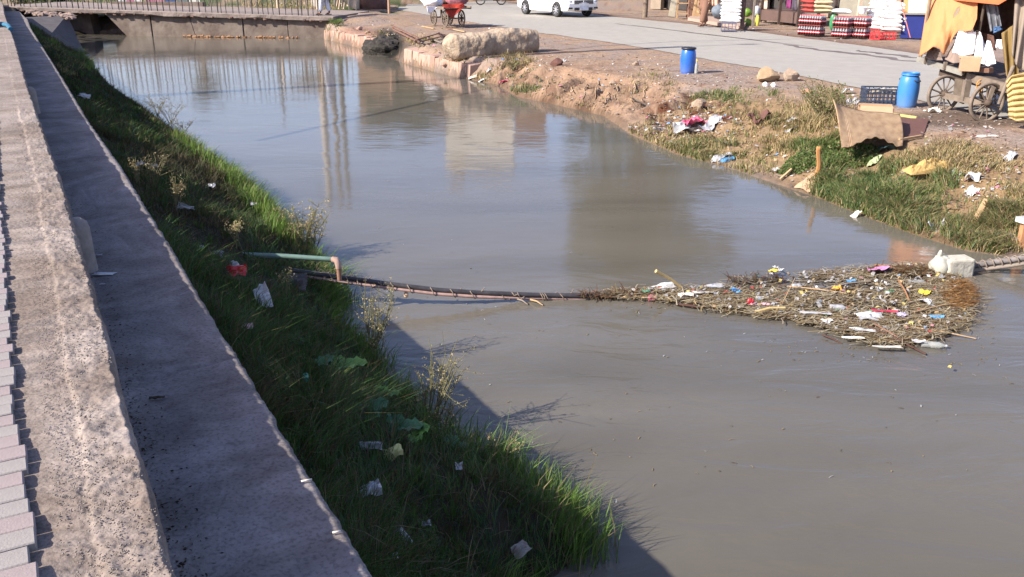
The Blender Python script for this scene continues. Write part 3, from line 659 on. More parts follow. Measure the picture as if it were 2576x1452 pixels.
# tall waterside reeds in clumps (left)
clumps = [(700, 520, 40), (730, 570, 40), (650, 465, 30), (600, 430, 30), (545, 400, 30), (500, 365, 25), (1000, 880, 30), (1060, 960, 35), (1240, 1100, 40), (1330, 1150, 50), (1420, 1220, 50), (1490, 1270, 50), (1530, 1330, 40), (1500, 1300, 50), (1450, 1260, 50), (1380, 1190, 45), (1290, 1130, 45), (1520, 1360, 40), (960, 830, 20), (240, 165, 25), (165, 135, 25), (1180, 1060, 30), (905, 720, 25)]
clumps += [(480, 350, 30), (520, 380, 30), (570, 415, 34), (620, 450, 34), (675, 495, 36), (700, 540, 44), (735, 590, 40), (660, 500, 40), (620, 470, 40), (750, 610, 30), (600, 440, 30)]
X, Y, Z_, Hh, C_ = [], [], [], [], []
for cx, cy, r in clumps:
    p = P(cx - 14, cy + 34, .06) if cy < 700 else ground(cx - 30, cy + 40, end=12); k = int((150 if cy < 700 else 80) if cy > 300 else 60); sp = U(p, r) * .8
    al_ = RN.normal(0, sp, k); ac = RN.normal(0, .07, k); X += list(p.x - .05 * NN[0] + AL[0] * al_ + NN[0] * ac); Y += list(p.y - .05 * NN[1] + AL[1] * al_ + NN[1] * ac); Hh += list(RN.uniform(.10, .27, k) * (1 if 330 < cy < 640 else .95 if cy > 1080 else .8))
X, Y, Hh = np.array(X), np.array(Y), np.array(Hh); Z_ = np.maximum(H(X, Y), -.02); n = len(X)
lean = RN.normal(0, .28, (n, 2)) * Hh[:, None] + NN * .25 * Hh[:, None]
tag(blades('waterside_grass', X, Y, Z_, Hh, np.full(n, .0055) + .0004 * Y, lean[:, 0], lean[:, 1], mixc(n, [BRIGHT * 1.0, BRIGHT * .7, DRY * .8], [.55, .32, .13]), leafm), kind='stuff')
# right bank: zones of green, dry and mixed growth
ZN = [  # cx, cy, rx, ry, count, height, kinds
    (2230, 490, 190, 75, 9000, .13, 'g'), (2390, 570, 210, 75, 11000, .14, 'gm'), (2130, 470, 90, 40, 2600, .11, 'g'), (2520, 560, 90, 90, 4000, .12, 'm'),
    (2075, 385, 85, 42, 3000, .14, 'b'), (2160, 400, 50, 26, 900, .11, 'b'), (1880, 330, 230, 75, 6500, .09, 'm'), (1680, 345, 110, 40, 1800, .08, 'm'), (1860, 245, 120, 22, 2300, .09, 'g'), (2000, 290, 120, 40, 2500, .10, 'm'),
    (2380, 400, 150, 45, 3500, .07, 'd'), (2500, 400, 80, 40, 900, .06, 'd'), (1900, 400, 150, 40, 3000, .10, 'm'), (2080, 300, 70, 60, 1500, .22, 'd'), (1780, 380, 120, 25, 1200, .09, 'g'),
    (1290, 150, 55, 28, 1400, .12, 'd'), (1170, 178, 60, 26, 1400, .10, 'd'), (1245, 190, 60, 25, 700, .10, 'm'), (1310, 215, 50, 30, 800, .10, 'g'), (1060, 105, 40, 14, 600, .10, 'm'), (830, 66, 34, 20, 900, .18, 'g'), (800, 90, 16, 14, 350, .25, 'g'),
    (1640, 210, 60, 40, 500, .09, 'm'), (1450, 240, 160, 40, 500, .07, 'd'), (950, 118, 35, 30, 400, .10, 'm'), (760, 12, 150, 18, 2600, .25, 'm'), (300, 5, 200, 10, 1200, .3, 'g'), (140, 112, 40, 22, 900, .10, 'gm'), (180, 165, 40, 30, 900, .12, 'gm')]
YG = np.array([.125, .155, .045]); KD = {'g': ([YG, np.array([.085, .135, .05]), DRY * 1.3], [.5, .32, .18]), 'gm': ([YG, np.array([.07, .11, .05]), DRY * 1.2, BROWN * 1.8], [.34, .2, .3, .16]), 'm': ([YG, DRY * 1.7, DRY * 1.2, BROWN * 2], [.26, .38, .22, .14]), 'd': ([DRY * 1.5, DRY * 1.1, YG, BROWN * 2], [.5, .25, .12, .13]), 'b': ([np.array([.115, .165, .045]), np.array([.07, .11, .03]), DRY * 1.2], [.5, .36, .14])}
px_, py_, hh, cc = [], [], [], []
for cx, cy, rx, ry, k, hgt, kd in ZN:
    a = RN.uniform(0, 6.283, k); r = np.sqrt(RN.uniform(0, 1, k)) * RN.uniform(.85, 1.15, k); px_.append(cx + rx * r * np.cos(a)); py_.append(cy + ry * r * np.sin(a)); hh.append(RN.uniform(.35, 1.1, k) * hgt); cc.append(mixc(k, *KD[kd]))
px_, py_, hh, cc = map(np.concatenate, (px_, py_, hh, cc)); x, y, z = ground_v(px_, py_)
tk = fbm(x * 2.2, y * 2.2, 111); keep = (~inside(x, y, ROADP)) & (z > .005) & (RN.uniform(0, 1, len(x)) < np.clip((tk - .40) * 8, .06, 1)) & (~inside(x, y, CANAL)); x, y, z, hh, cc, tk = [q[keep] for q in (x, y, z, hh, cc, tk)]
n = len(x); hh = hh * (.6 + .9 * tk); lean = RN.normal(0, .5, (n, 2)) * hh[:, None] + tuft_lean(x, y, hh, 114, .5)
tag(blades('far_bank_grass', x, y, z, hh, .005 + .0005 * y, lean[:, 0], lean[:, 1], cc, leafm), kind='stuff')
# scraps and pebbles strewn over the right bank and verge: uncountable
def scraps(name, zones, kinds, m, smin=.012, smax=.045, lift=.01):
    px_, py_, cc = [], [], []
    for cx, cy, rx, ry, k in zones:
        a = RN.uniform(0, 6.283, k); r = np.sqrt(RN.uniform(0, 1, k)); px_.append(cx + rx * r * np.cos(a)); py_.append(cy + ry * r * np.sin(a)); cc.append(mixc(k, *kinds, .2))
    px_, py_, cc = map(np.concatenate, (px_, py_, cc)); x, y, z = ground_v(px_, py_); ok = (z > .01) & (~inside(x, y, ROADP)) & (dist(x, y, RIGHT_W) > .02); x, y, z, cc = x[ok], y[ok], z[ok], cc[ok]; n = len(x)
    s = RN.uniform(smin, smax, n) * (.6 + .04 * y); B = np.stack([x, y, z + lift], 1); V = []
    for k in range(4):
        a = RN.uniform(0, .9, n) + k * 1.571; V.append(B + np.stack([np.cos(a) * s, np.sin(a) * s * .8, RN.uniform(-.3, .9, n) * s], 1))
    for k in range(1): V.append(B + np.stack([s * 0, s * 0, RN.uniform(.2, .9, n) * s], 1))
    V = np.stack(V, 1).reshape(-1, 3); f = np.array([[0, 1, 4], [1, 2, 4], [2, 3, 4], [3, 0, 4]]); Q = (np.arange(n)[:, None, None] * 5 + f[None]).reshape(-1, 3)
    return tag(npmesh(name, V, Q, m, np.repeat(cc, 5, 0)), kind='stuff')
WHITE = np.array([.48, .46, .44]); PINK = np.array([.5, .2, .27]); STRAW = np.array([.5, .36, .2]); BLUE = np.array([.15, .3, .5]); DIRT = np.array([.24, .17, .12]); STONE = np.array([.42, .34, .28]); GREY = np.array([.3, .29, .28])
litm = leaf_mat('thin_litter', .2)
scraps('litter_scraps', [(1750, 312, 70, 28, 240), (1750, 310, 130, 60, 300), (1900, 360, 200, 70, 220), (1650, 340, 90, 30, 130), (2040, 450, 90, 35, 60), (2350, 520, 200, 100, 190), (2480, 440, 90, 60, 190), (2150, 300, 80, 60, 140), (1280, 200, 90, 40, 50), (1080, 150, 100, 30, 30), (760, 15, 110, 20, 60), (1500, 250, 200, 50, 60), (2300, 330, 200, 40, 70)],
       ([WHITE, PINK, STRAW, BLUE, DIRT, GREY, BROWN], [.36, .07, .16, .04, .14, .13, .10]), litm, .010, .034)
scraps('pebbles_and_dirt_clods', [(1700, 170, 420, 40, 330), (1950, 220, 350, 40, 300), (1450, 215, 320, 80, 700), (2350, 310, 260, 40, 300), (1200, 90, 260, 40, 200), (900, 75, 110, 30, 160), (2480, 390, 110, 60, 220), (2000, 80, 420, 30, 220), (2100, 420, 90, 50, 160)],
       ([STONE * .9, DIRT, GREY, WHITE], [.38, .44, .10, .08]), mat('pebble', (1, 1, 1), .95, var=.2, scale=8, attr='tint'), .007, .024, .002)
# ------------------------------------------------------------------ things on the right bank
def rest(o, name_pts=None): return o
def attach(o, root):
    o.parent = root; o.matrix_parent_inverse = Matrix.Translation(-root.location); return o
def wnormal(p, e=.12):
    h = H(np.array([p[0], p[0] + e, p[0]]), np.array([p[1], p[1], p[1] + e])); return Vector((-(h[1] - h[0]) / e, -(h[2] - h[0]) / e, 1)).normalized()

# fallen earth pillar: a long lump of clay and plaster lying on the bank top
pa, pb = P(1114, 116, .76), P(1343, 102, .82)
earthm = mat('clay_plaster', A(212, 192, 166, .60), .95, var=.18, scale=5, bump=.06, bscale=7, col2=A(172, 146, 122, .6))
endm = mat('dark_clay_end', A(120, 104, 92), .95, var=.4, scale=8, bump=.02, bscale=14)
ax = (pb - pa).normalized(); L_ = (pb - pa).length; sidev = Vector((-ax.y, ax.x, 0)); nu, nv = 90, 44; vs = []
for i in range(nu + 1):
    t = i / nu; c = pa.lerp(pb, t); r = .37 * (min(1, t * 9) ** .5) * (1 if t < .3 else 1) * (.86 + .14 * math.sin(t * 3.2)); r *= (1.0 if t > .03 else .8) * (1.0 - .10 * math.exp(-((t - .50) / .08) ** 2)); sag = -.07 * math.exp(-((t - .28) / .2) ** 2)
    for j in range(nv):
        a = 2 * math.pi * j / nv; ca, sa = math.cos(a), math.sin(a)
        q = (abs(ca) ** 3.4 + abs(sa) ** 3.4) ** (-1 / 3.4)
        nz = .80 + .30 * float(fbm(t * 4.5 + ca * 1.1, sa * 1.1 + 4, 201, 5)) + .05 * float(vn(t * 40, a * 5, 202))
        rr_ = r * q * nz
        if t > .93: rr_ *= 1 - (t - .93) * 1.2 * float(vn(a * 2, 3, 205))
        rr_ = rr_ * (1 + .018 * round(3 * float(vn(t * 14, a * 2.2, 208)) ) - .02); vs.append(c + Vector((0, 0, sag)) + sidev * (ca * rr_ * 1.15) + Vector((0, 0, sa * rr_)) + ax * (.10 * (float(vn(a * 1.5, t * 9, 203)) - .5) if 0 < t < 1 else 0))
mb = MB(); mb.add(vs, [(i * nv + j, i * nv + (j + 1) % nv, (i + 1) * nv + (j + 1) % nv, (i + 1) * nv + j) for i in range(nu) for j in range(nv)], 0, True)
c = pb + ax * -.06; mb.add([pb - ax * .07] + vs[-nv:], [(0, 1 + j, 1 + (j + 1) % nv) for j in range(nv)], 1); mb.add([pa] + vs[:nv], [(0, 1 + (j + 1) % nv, 1 + j) for j in range(nv)], 0)
tag(mb.build('earth_pillar', [earthm, endm]), 'huge pale clay pillar lying toppled on the bank top beside the road', 'fallen pillar')

# drums
def drum(loc, body_m, lid, label, tilt=0):
    r = thing('plastic_drum', label, 'drum', loc)
    R, Hh = .168, .57
    mb = MB(); prof = [(.0, .0), (.135, .0), (.145, .012), (.152, .06), (.165, .18), (R, .30), (.163, .40), (.150, .48), (.132, .515), (.128, .52)]
    mb.lathe(prof, 36); attach(mb.build('body', body_m, loc=loc), r)
    if lid:
        mb = MB(); mb.lathe([(.13, .515), (.158, .515), (.162, .525), (.162, .548), (.152, .556), (.0, .552)], 36); attach(mb.build('lid', lid, loc=loc), r)
    else:
        mb = MB(); mb.lathe([(.128, .515), (.128, .53), (.148, .533), (.15, .545), (.136, .55), (.134, .562), (.142, .565), (.143, .574), (.128, .576), (.122, .56), (.12, .1), (0, .1)], 36); attach(mb.build('rim', body_m, loc=loc), r)
        for sx in (-1, 1):
            mb = MB(); h = []
            d = Vector((.35 * sx, -1 * sx, 0)).normalized(); s = Vector((-d.y, d.x, 0)); c = d * .155
            mb.tube([c + s * -.05 + Vector((0, 0, .47)), c + s * -.05 + d * .03 + Vector((0, 0, .45)), c + d * .04 + Vector((0, 0, .435)), c + s * .05 + d * .03 + Vector((0, 0, .45)), c + s * .05 + Vector((0, 0, .47))], .009, 6)
            attach(mb.build('handle', MATS.get('black_plastic') or mat('black_plastic', (.02, .02, .025), .45, var=.2), loc=loc), r)
    return r
blk = mat('black_plastic', (.02, .02, .025), .45, var=.2)
blue1 = mat('blue_plastic', (.008, .115, .50), .32, var=.12, scale=3, spec=.5, col2=(.010, .10, .42)); blue2 = mat('faded_blue_plastic', (.030, .19, .50), .40, var=.12, scale=3, spec=.4, col2=(.03, .16, .42))
p1 = ground(1729, 184); drum(p1 - Vector((0, 0, .01)), blue1, blk, 'bright blue plastic drum with black lid standing alone by the bank edge')
p2 = ground(2279, 268); drum(p2 - Vector((0, 0, .02)), blue2, None, 'open pale blue plastic drum standing behind the dark crate')
def dusty(m):
    t = m.node_tree; N = t.nodes; L = t.links; b = N['Principled BSDF']; src = b.inputs['Base Color'].links[0].from_socket
    tc = N.new('ShaderNodeTexCoord'); sx = N.new('ShaderNodeSeparateXYZ'); L.new(tc.outputs['Object'], sx.inputs[0]); no = N.new('ShaderNodeTexNoise'); no.inputs['Scale'].default_value = 14; no.inputs['Detail'].default_value = 6; L.new(tc.outputs['Object'], no.inputs[0])
    ma = N.new('ShaderNodeMath'); ma.operation = 'MULTIPLY_ADD'; L.new(no.outputs[0], ma.inputs[0]); ma.inputs[1].default_value = -.35; L.new(sx.outputs['Z'], ma.inputs[2])
    mr = N.new('ShaderNodeMapRange'); mr.inputs['From Min'].default_value = -.16; mr.inputs['From Max'].default_value = .10; mr.inputs['To Min'].default_value = .22; mr.inputs['To Max'].default_value = .03; L.new(ma.outputs[0], mr.inputs['Value'])
    mx = N.new('ShaderNodeMix'); mx.data_type = 'RGBA'; L.new(mr.outputs[0], mx.inputs[0]); L.new(src, mx.inputs[6]); mx.inputs[7].default_value = (.30, .24, .19, 1); L.new(mx.outputs[2], b.inputs['Base Color'])
dusty(blue1); dusty(blue2)
# bottle beside the first drum
p = ground(1751, 186); bt = thing('glass_bottle', 'clear bottle with yellow cap leaning beside the black-lidded drum', 'bottle', p)
clear = mat('clear_plastic', (.55, .56, .52), .15, var=.05, spec=.6, trans=.55)
mb = MB(); mb.lathe([(0, 0), (.034, 0), (.037, .02), (.037, .16), (.030, .20), (.014, .255), (.013, .275)], 14); attach(mb.build('body', clear, loc=p), bt)
mb = MB(); mb.lathe([(.016, .272), (.017, .30), (.0, .302)], 12); attach(mb.build('cap', mat('yellow_plastic', (.72, .50, .03), .5), loc=p), bt)

# boulders
stonem = mat('tan_sandstone', A(206, 178, 142), .9, var=.2, scale=5, bump=.015, bscale=10, col2=A(176, 146, 112))
stoned = mat('grey_tan_sandstone', A(182, 160, 138), .9, var=.25, scale=5, bump=.02, bscale=10)
def rock(px, py, w, h, d, label, m, seed, rz=0, name='boulder', cat='rock', amp=.28, cut=True):
    p = ground(px, py); me = MB(); bm_v = []
    me.blob((0, 0, 0), (w / 2, d / 2, h / 2), seed=seed, amp=amp, n=4, fq=1.3, sm=False)
    # chisel flat faces into the lump
    R = random.Random(seed); pl = [(Vector((R.uniform(-1, 1), R.uniform(-1, 1), R.uniform(-.4, 1))).normalized(), R.uniform(.55, .8)) for _ in range(9)]
    out = []
    for v in me.v:
        v = Vector(v)
        u = Vector((v.x / (w / 2), v.y / (d / 2), v.z / (h / 2)))
        for n_, k in pl:
            q = u.dot(n_)
            if q > k: u -= n_ * (q - k) * .92
        out.append((u.x * w / 2, u.y * d / 2, u.z * h / 2))
    me.v = out; o = me.build(name, m, loc=p + Vector((0, 0, h * .36)), rz=rz); return tag(o, label, cat)
rock(2452 / 1.0 * 0 + 1930, 205, .58, .34, .40, 'large angular tan boulder, left one of the pair beyond the road verge', stonem, 3, .2)
rock(1985, 203, .42, .28, .34, 'rounder grey tan boulder tucked behind the large angular one', stoned, 8, .6)
rock(1925, 217, .14, .11, .10, 'small white stone chunk at the foot of the large angular boulder', mat('chalk', (.7, .68, .62), .8, var=.1), 14, name='stone')
rock(1947, 219, .13, .09, .10, 'small white stone chunk right of the other, before the boulders', MATS['chalk'], 15, name='stone')
rock(2031, 236, .22, .12, .14, 'single loose reddish brick-like stone on the grey verge', mat('brickstone', A(196, 150, 118), .9, var=.2), 22, name='stone')
rock(1400, 165, .32, .20, .2, 'dark reddish brown clod sitting on the crest of the clay slope', mat('redclod', A(120, 84, 74), .95, var=.3, bump=.01), 31, name='clod', cat='clod')
rock(1600, 165, .16, .13, .12, 'pale knob of mortar on bare ground between the road and the clay slope', stoned, 36, name='stone')
rock(1540, 213, .2, .12, .14, 'flat pale stone stuck in the clay slope', stoned, 37, name='stone')
rock(1760, 268, .3, .2, .2, 'pale pitted stone among the rusty waste on the bank', stoned, 38, name='stone')
for i, (px, py, w, lab) in enumerate([(905, 76, .30, 'pinkish rubble block on the lining top, left of the black hollow'), (858, 84, .24, 'small rubble block near the bridge end of the lining'), (925, 84, .22, 'rubble block at the rim of the black hollow'), (1120, 166, .20, 'crumbled stone at the foot of the toppled pillar')]):
    rock(px, py, w, w * .55, w * .7, lab, stm[i % 3], 40 + i, name='rubble_block', cat='rubble')

p = ground(968, 128); mb = MB(); mb.blob((0, 0, 0), (.78, .62, .42), seed=91, amp=.22, n=6, fq=2.4, sm=False); tag(mb.build('hollow_shade_mound', mat('hollow_shade', (.035, .030, .024), .95, var=.6, scale=9, bump=.03, bscale=14), loc=p + Vector((.05, .25, .02))), 'added near-black mound standing in for shade in the hollow between the two stone linings', 'shade mound')  # mound added to darken the hollow, its near-black colour stands in for shade
# broken wooden frames by the black hollow
wood = mat('old_wood', A(150, 112, 92), .85, var=.35, scale=3, stretch=(1, 1, 1), bump=.004, bscale=30); woodd = mat('dark_wood', A(92, 62, 50), .85, var=.3, scale=5)
palew = mat('pale_wood', A(212, 176, 132), .85, var=.2, scale=5); greyw = mat('grey_wood', A(158, 144, 130), .9, var=.3, scale=6, bump=.003)
r = thing('broken_frame', 'broken brown door frame lying across the rim of the black hollow', 'broken frame', P(1010, 80, .6))
a, b = P(988, 66, .72), P(1052, 96, .62); c, d = P(990, 74, .62), P(1046, 102, .58)
for q, w_ in (((a, b), .06), ((c, d), .06), ((a, c), .05), ((b, d), .05), ((a.lerp(b, .5), c.lerp(d, .5)), .04)):
    mb = MB(); mb.bar(q[0], q[1], w_, .04); attach(mb.build('frame_bar', wood), r)
r = thing('broken_frame', 'second smashed window frame lying flat beside the toppled pillar', 'broken frame', P(1080, 92, .6))
for (x0, y0, x1, y1, zz) in [(1048, 100, 1104, 84, .66), (1052, 106, 1110, 92, .60), (1050, 98, 1054, 108, .62), (1104, 82, 1112, 94, .62), (1078, 91, 1082, 100, .63)]:
    mb = MB(); mb.bar(P(x0, y0, zz), P(x1, y1, zz), .05, .03); attach(mb.build('frame_bar', woodd if y0 < 95 else wood), r)
for i, (x0, y0, x1, y1, zz, w_, m_, lab) in enumerate([(1100, 84, 1150, 96, .58, .09, woodd, 'dark plank lying behind the toppled pillar'), (1140, 74, 1170, 80, .58, .06, palew, 'pale stick lying right of the far cart wheels'), (1125, 72, 1160, 78, .575, .04, wood, 'thin brown stick beside the far cart wheels'),
        (1062, 66, 1092, 72, .57, .05, palew, 'short pale lath lying left of the far cart wheels'), (1090, 100, 1112, 108, .56, .06, greyw, 'grey plank end poking out beside the toppled pillar')]):
    mb = MB(); mb.bar(P(x0, y0, zz), P(x1, y1, zz), w_, .03); tag(mb.build('plank', m_), lab, 'plank')

# bare roots hanging down the clay slope
rootm = mat('dry_root', A(206, 176, 140), .9, var=.3)
for i, (px, py, dx, ln) in enumerate([(1505, 205, -14, 62), (1474, 214, -8, 44), (1556, 212, -10, 40), (1602, 206, -16, 58), (1440, 222, -6, 34), (1380, 205, -12, 44), (1530, 235, -12, 36), (1625, 222, -10, 34)]):
    pts = []
    for k in range(7):
        t = k / 6; g_ = ground(px + dx * t + 3 * math.sin(k * 2 + i), py + ln * t); pts.append(g_ + Vector((0, 0, .02 + .015 * math.sin(k))))
    mb = MB(); mb.tube(pts, [.012 - .0012 * k for k in range(7)], 5)
    tag(mb.build('root', rootm), ['thickest bare root down the middle of the clay slope', 'short root just left of the thickest one on the clay slope', 'pale root on the clay slope right of the thickest one', 'long bare root on the clay slope below the blue drum', 'root left of centre on the clay slope, above the water', 'leftmost bare root on the clay slope near the toppled pillar', 'low root near the waterline under the thickest root', 'rightmost bare root where clay meets grass'][i], 'root', group='dry roots on the clay slope')

# crumpled sheets
def crumple(px, py, w, h, m, label, cat, seed, name='litter', rz=0, rise=.35, p=None, lift=.015, tilt=None, n=7):
    p = p or ground(px, py); w *= .88; h *= .88; nrm = tilt or wnormal(p); q = Vector((0, 0, 1)).rotation_difference(nrm).to_matrix() @ Matrix.Rotation(rz, 3, 'Z')
    def fn(u, v):
        a = 6.28; ew = 1 + .25 * (float(vn(v * 3, 1, seed)) - .5); eh = 1 + .25 * (float(vn(u * 3, 5, seed)) - .5)
        zz = rise * min(w, h) * (float(fbm(u * 2.6, v * 2.6, seed, 3)) - .35) * 1.5
        return q @ Vector(((u - .5) * w * ew, (v - .5) * h * eh, max(zz, -.01))) + p + Vector((0, 0, lift))
    mb = MB(); mb.sheet(fn, n, n, sm=False); o = mb.build(name, m); s = o.modifiers.new('thickness', 'SOLIDIFY'); s.thickness = .0025
    return tag(o, label, cat)
card = mat('cardboard', A(214, 176, 140), .9, var=.12, scale=5); cardd = mat('brown_board', A(122, 84, 74), .85, var=.2, scale=6); whitep = mat('white_plastic', (.46, .455, .44), .55, var=.35, scale=14)
paper = mat('paper', (.62, .56, .48), .8, var=.1); yell = mat('yellow_cloth', A(216, 178, 110), .9, var=.25, scale=8); teal = mat('teal_net', A(60, 92, 92), .8, var=.4, scale=20)
redp = mat('red_plastic', (.42, .02, .025), .4, var=.15); pinkp = mat('pink_plastic', (.62, .10, .18), .4, var=.1); greyp = mat('grey_film', (.34, .34, .35), .35, var=.2); bluep = mat('blue_film', (.10, .28, .50), .4, var=.2); greenp = mat('green_film', (.10, .32, .22), .4, var=.2)

# woven mat, folded over like a saddle
wv = bpy.data.materials.new('woven_cane'); wv.use_nodes = True; t = wv.node_tree; N = t.nodes; L = t.links; b = N['Principled BSDF']; tc = N.new('ShaderNodeTexCoord')
w1 = N.new('ShaderNodeTexWave'); w1.bands_direction = 'X'; w1.inputs['Scale'].default_value = 28; w1.inputs['Distortion'].default_value = .6; w2 = N.new('ShaderNodeTexWave'); w2.bands_direction = 'Y'; w2.inputs['Scale'].default_value = 16; w2.inputs['Distortion'].default_value = 1.0
L.new(tc.outputs['UV'], w1.inputs[0]); L.new(tc.outputs['UV'], w2.inputs[0]); ml = N.new('ShaderNodeMath'); ml.operation = 'MULTIPLY'; L.new(w1.outputs['Fac'], ml.inputs[0]); L.new(w2.outputs['Fac'], ml.inputs[1])
nz = N.new('ShaderNodeTexNoise'); nz.inputs['Scale'].default_value = 9; L.new(tc.outputs['UV'], nz.inputs[0]); ad = N.new('ShaderNodeMath'); ad.operation = 'MULTIPLY_ADD'; L.new(ml.outputs[0], ad.inputs[0]); ad.inputs[1].default_value = .5; L.new(nz.outputs[0], ad.inputs[2])
cr = N.new('ShaderNodeValToRGB'); cr.color_ramp.elements[0].position = .30; cr.color_ramp.elements[1].position = .75; cr.color_ramp.elements[0].color = (*A(186, 146, 108), 1); cr.color_ramp.elements[1].color = (*A(236, 200, 156), 1); L.new(ad.outputs[0], cr.inputs[0]); L.new(cr.outputs[0], b.inputs['Base Color'])
bp = N.new('ShaderNodeBump'); bp.inputs['Distance'].default_value = .03; L.new(ml.outputs[0], bp.inputs['Height']); L.new(bp.outputs[0], b.inputs['Normal']); b.inputs['Roughness'].default_value = .9
TLc, TRc, BLc, BRc = P(2098, 258, .76), P(2264, 290, .70), P(2122, 372, .46), P(2266, 366, .46)
def matf(u, v):      # u along, v down; lower edge arches upward in the middle, body bulges to the camera
    a = TLc.lerp(TRc, u); b_ = BLc.lerp(BRc, u); p = a.lerp(b_, v)
    p = p + Vector((0, 0, .12 * math.sin(math.pi * u) ** 2 * v ** 5 + .012 * math.sin(40 * u) * v ** 6)) + Vector((-.1, -.42, .05)) * math.sin(math.pi * v * .8) * .45
    p += Vector((0, .1, -.05)) * (math.sin(math.pi * u) * (1 - v) ** 2) + Vector((0, 0, .03 * (float(vn(u * 4, v * 3, 61)) - .5)))
    if u < .15: p += Vector((-.04, 0, .10 * (1 - v) * (1 - u / .15)))
    return p
mb = MB(); mb.sheet(matf, 40, 24); o = mb.build('woven_mat', wv); uvl = o.data.uv_layers.new(name='UVMap')
for lp in o.data.loops:
    vi = lp.vertex_index; uvl.data[lp.index].uv = ((vi % 41) / 40 * 1.2, (vi // 41) / 24 * .8)
sm = o.modifiers.new('thickness', 'SOLIDIFY'); sm.thickness = .014
tag(o, 'stiff tan woven cane mat, bent and dumped at the top of the grassy bank', 'woven mat')
# things dumped round it
mb = MB(); a, b_, c, d = P(2262, 300, .56), P(2336, 302, .54), P(2322, 345, .50), P(2262, 352, .50)
mb.poly([a, b_, c, d], .02, axis=(0, 0, 1)); tag(mb.build('board', cardd), 'dark brown flat board lying right of the woven mat', 'board')
mb = MB(); mb.bar(P(2262, 352, .53), P(2318, 342, .53), .03, .03); tag(mb.build('stick', palew), 'pale stick along the lower edge of the dark brown board', 'stick')
mb = MB(); mb.bar(P(2232, 285, .58), P(2306, 296, .56), .035, .035); tag(mb.build('stick', mat('yellow_wood', A(226, 206, 130), .7)), 'long pale yellow lath lying behind the woven mat', 'stick')
# open cardboard box
p = ground(2200, 290); r = thing('cardboard_box', 'open cardboard carton lying between the dark crate and the woven mat', 'box', p)
ex = Vector((.94, -.30, 0)); ey = Vector((.3, .94, 0)); bw, bd, bh = .50, .26, .12
for nm, c_, s_ in (('base', (0, 0, .0), (bw, bd, .01)), ('side', (0, -bd / 2, bh / 2), (bw, .01, bh)), ('side', (0, bd / 2, bh / 2), (bw, .01, bh * 1.3)), ('side', (-bw / 2, 0, bh / 2), (.01, bd, bh)), ('side', (bw / 2, 0, bh / 2), (.01, bd, bh)), ('flap', (0, -bd / 2 - .07, bh * .9), (bw * .95, .14, .008))):
    mb = MB(); mb.box((0, 0, 0), s_); o = mb.build(nm, card); o.parent = r; o.location = c_
    if nm == 'flap': o.rotation_euler = (.6, 0, 0)
r.rotation_euler = (.05, .0, math.atan2(ex.y, ex.x)); r.location = p + Vector((0, 0, .02))
# lattice crate
def crate(p, w, d, h, m, label, name, rz, nx, nz, cat='crate', group=None, fill=None):
    r = thing(name, label, cat, p, rz, group)
    mb = MB(); mb.box((0, 0, .01), (w, d, .02)); mb.build('base', m, r)
    for (cx, cy, L0, ang) in ((0, -d / 2, w, 0), (0, d / 2, w, 0), (-w / 2, 0, d, math.pi / 2), (w / 2, 0, d, math.pi / 2)):
        mb = MB(); n_ = nx if ang == 0 else max(2, int(nx * d / w))
        for k in range(n_ + 1): mb.box((-L0 / 2 + L0 * k / n_, 0, h / 2), (.014, .012, h))
        for k in range(nz + 1): mb.box((0, .002, .015 + (h - .02) * k / nz), (L0, .016 if k in (0, nz) else .01, .026 if k in (0, nz) else .012))
        o = mb.build('lattice_side', m, r); o.location = (cx, cy, 0); o.rotation_euler = (0, 0, ang)
    if fill:
        mb = MB()
        for k in range(14): mb.blob((rnd.uniform(-w * .4, w * .4), rnd.uniform(-d * .4, d * .4), h * rnd.uniform(.75, .95)), (.06, .05, .04), seed=k, n=1, amp=.4, sm=False)
        o = mb.build('contents', fill, r); o['kind'] = 'stuff'
    return r
navy = mat('navy_plastic', (.035, .05, .085), .5, var=.3, scale=8)
p = ground(2208, 262); crate(p + Vector((.05, .0, 0)), .60, .40, .27, navy, 'dark blue lattice plastic crate full of scraps in front of the pale blue drum', 'plastic_crate', -.12, 9, 4, fill=mat('scrap_fill', A(190, 178, 160), .9, var=.5, scale=14))

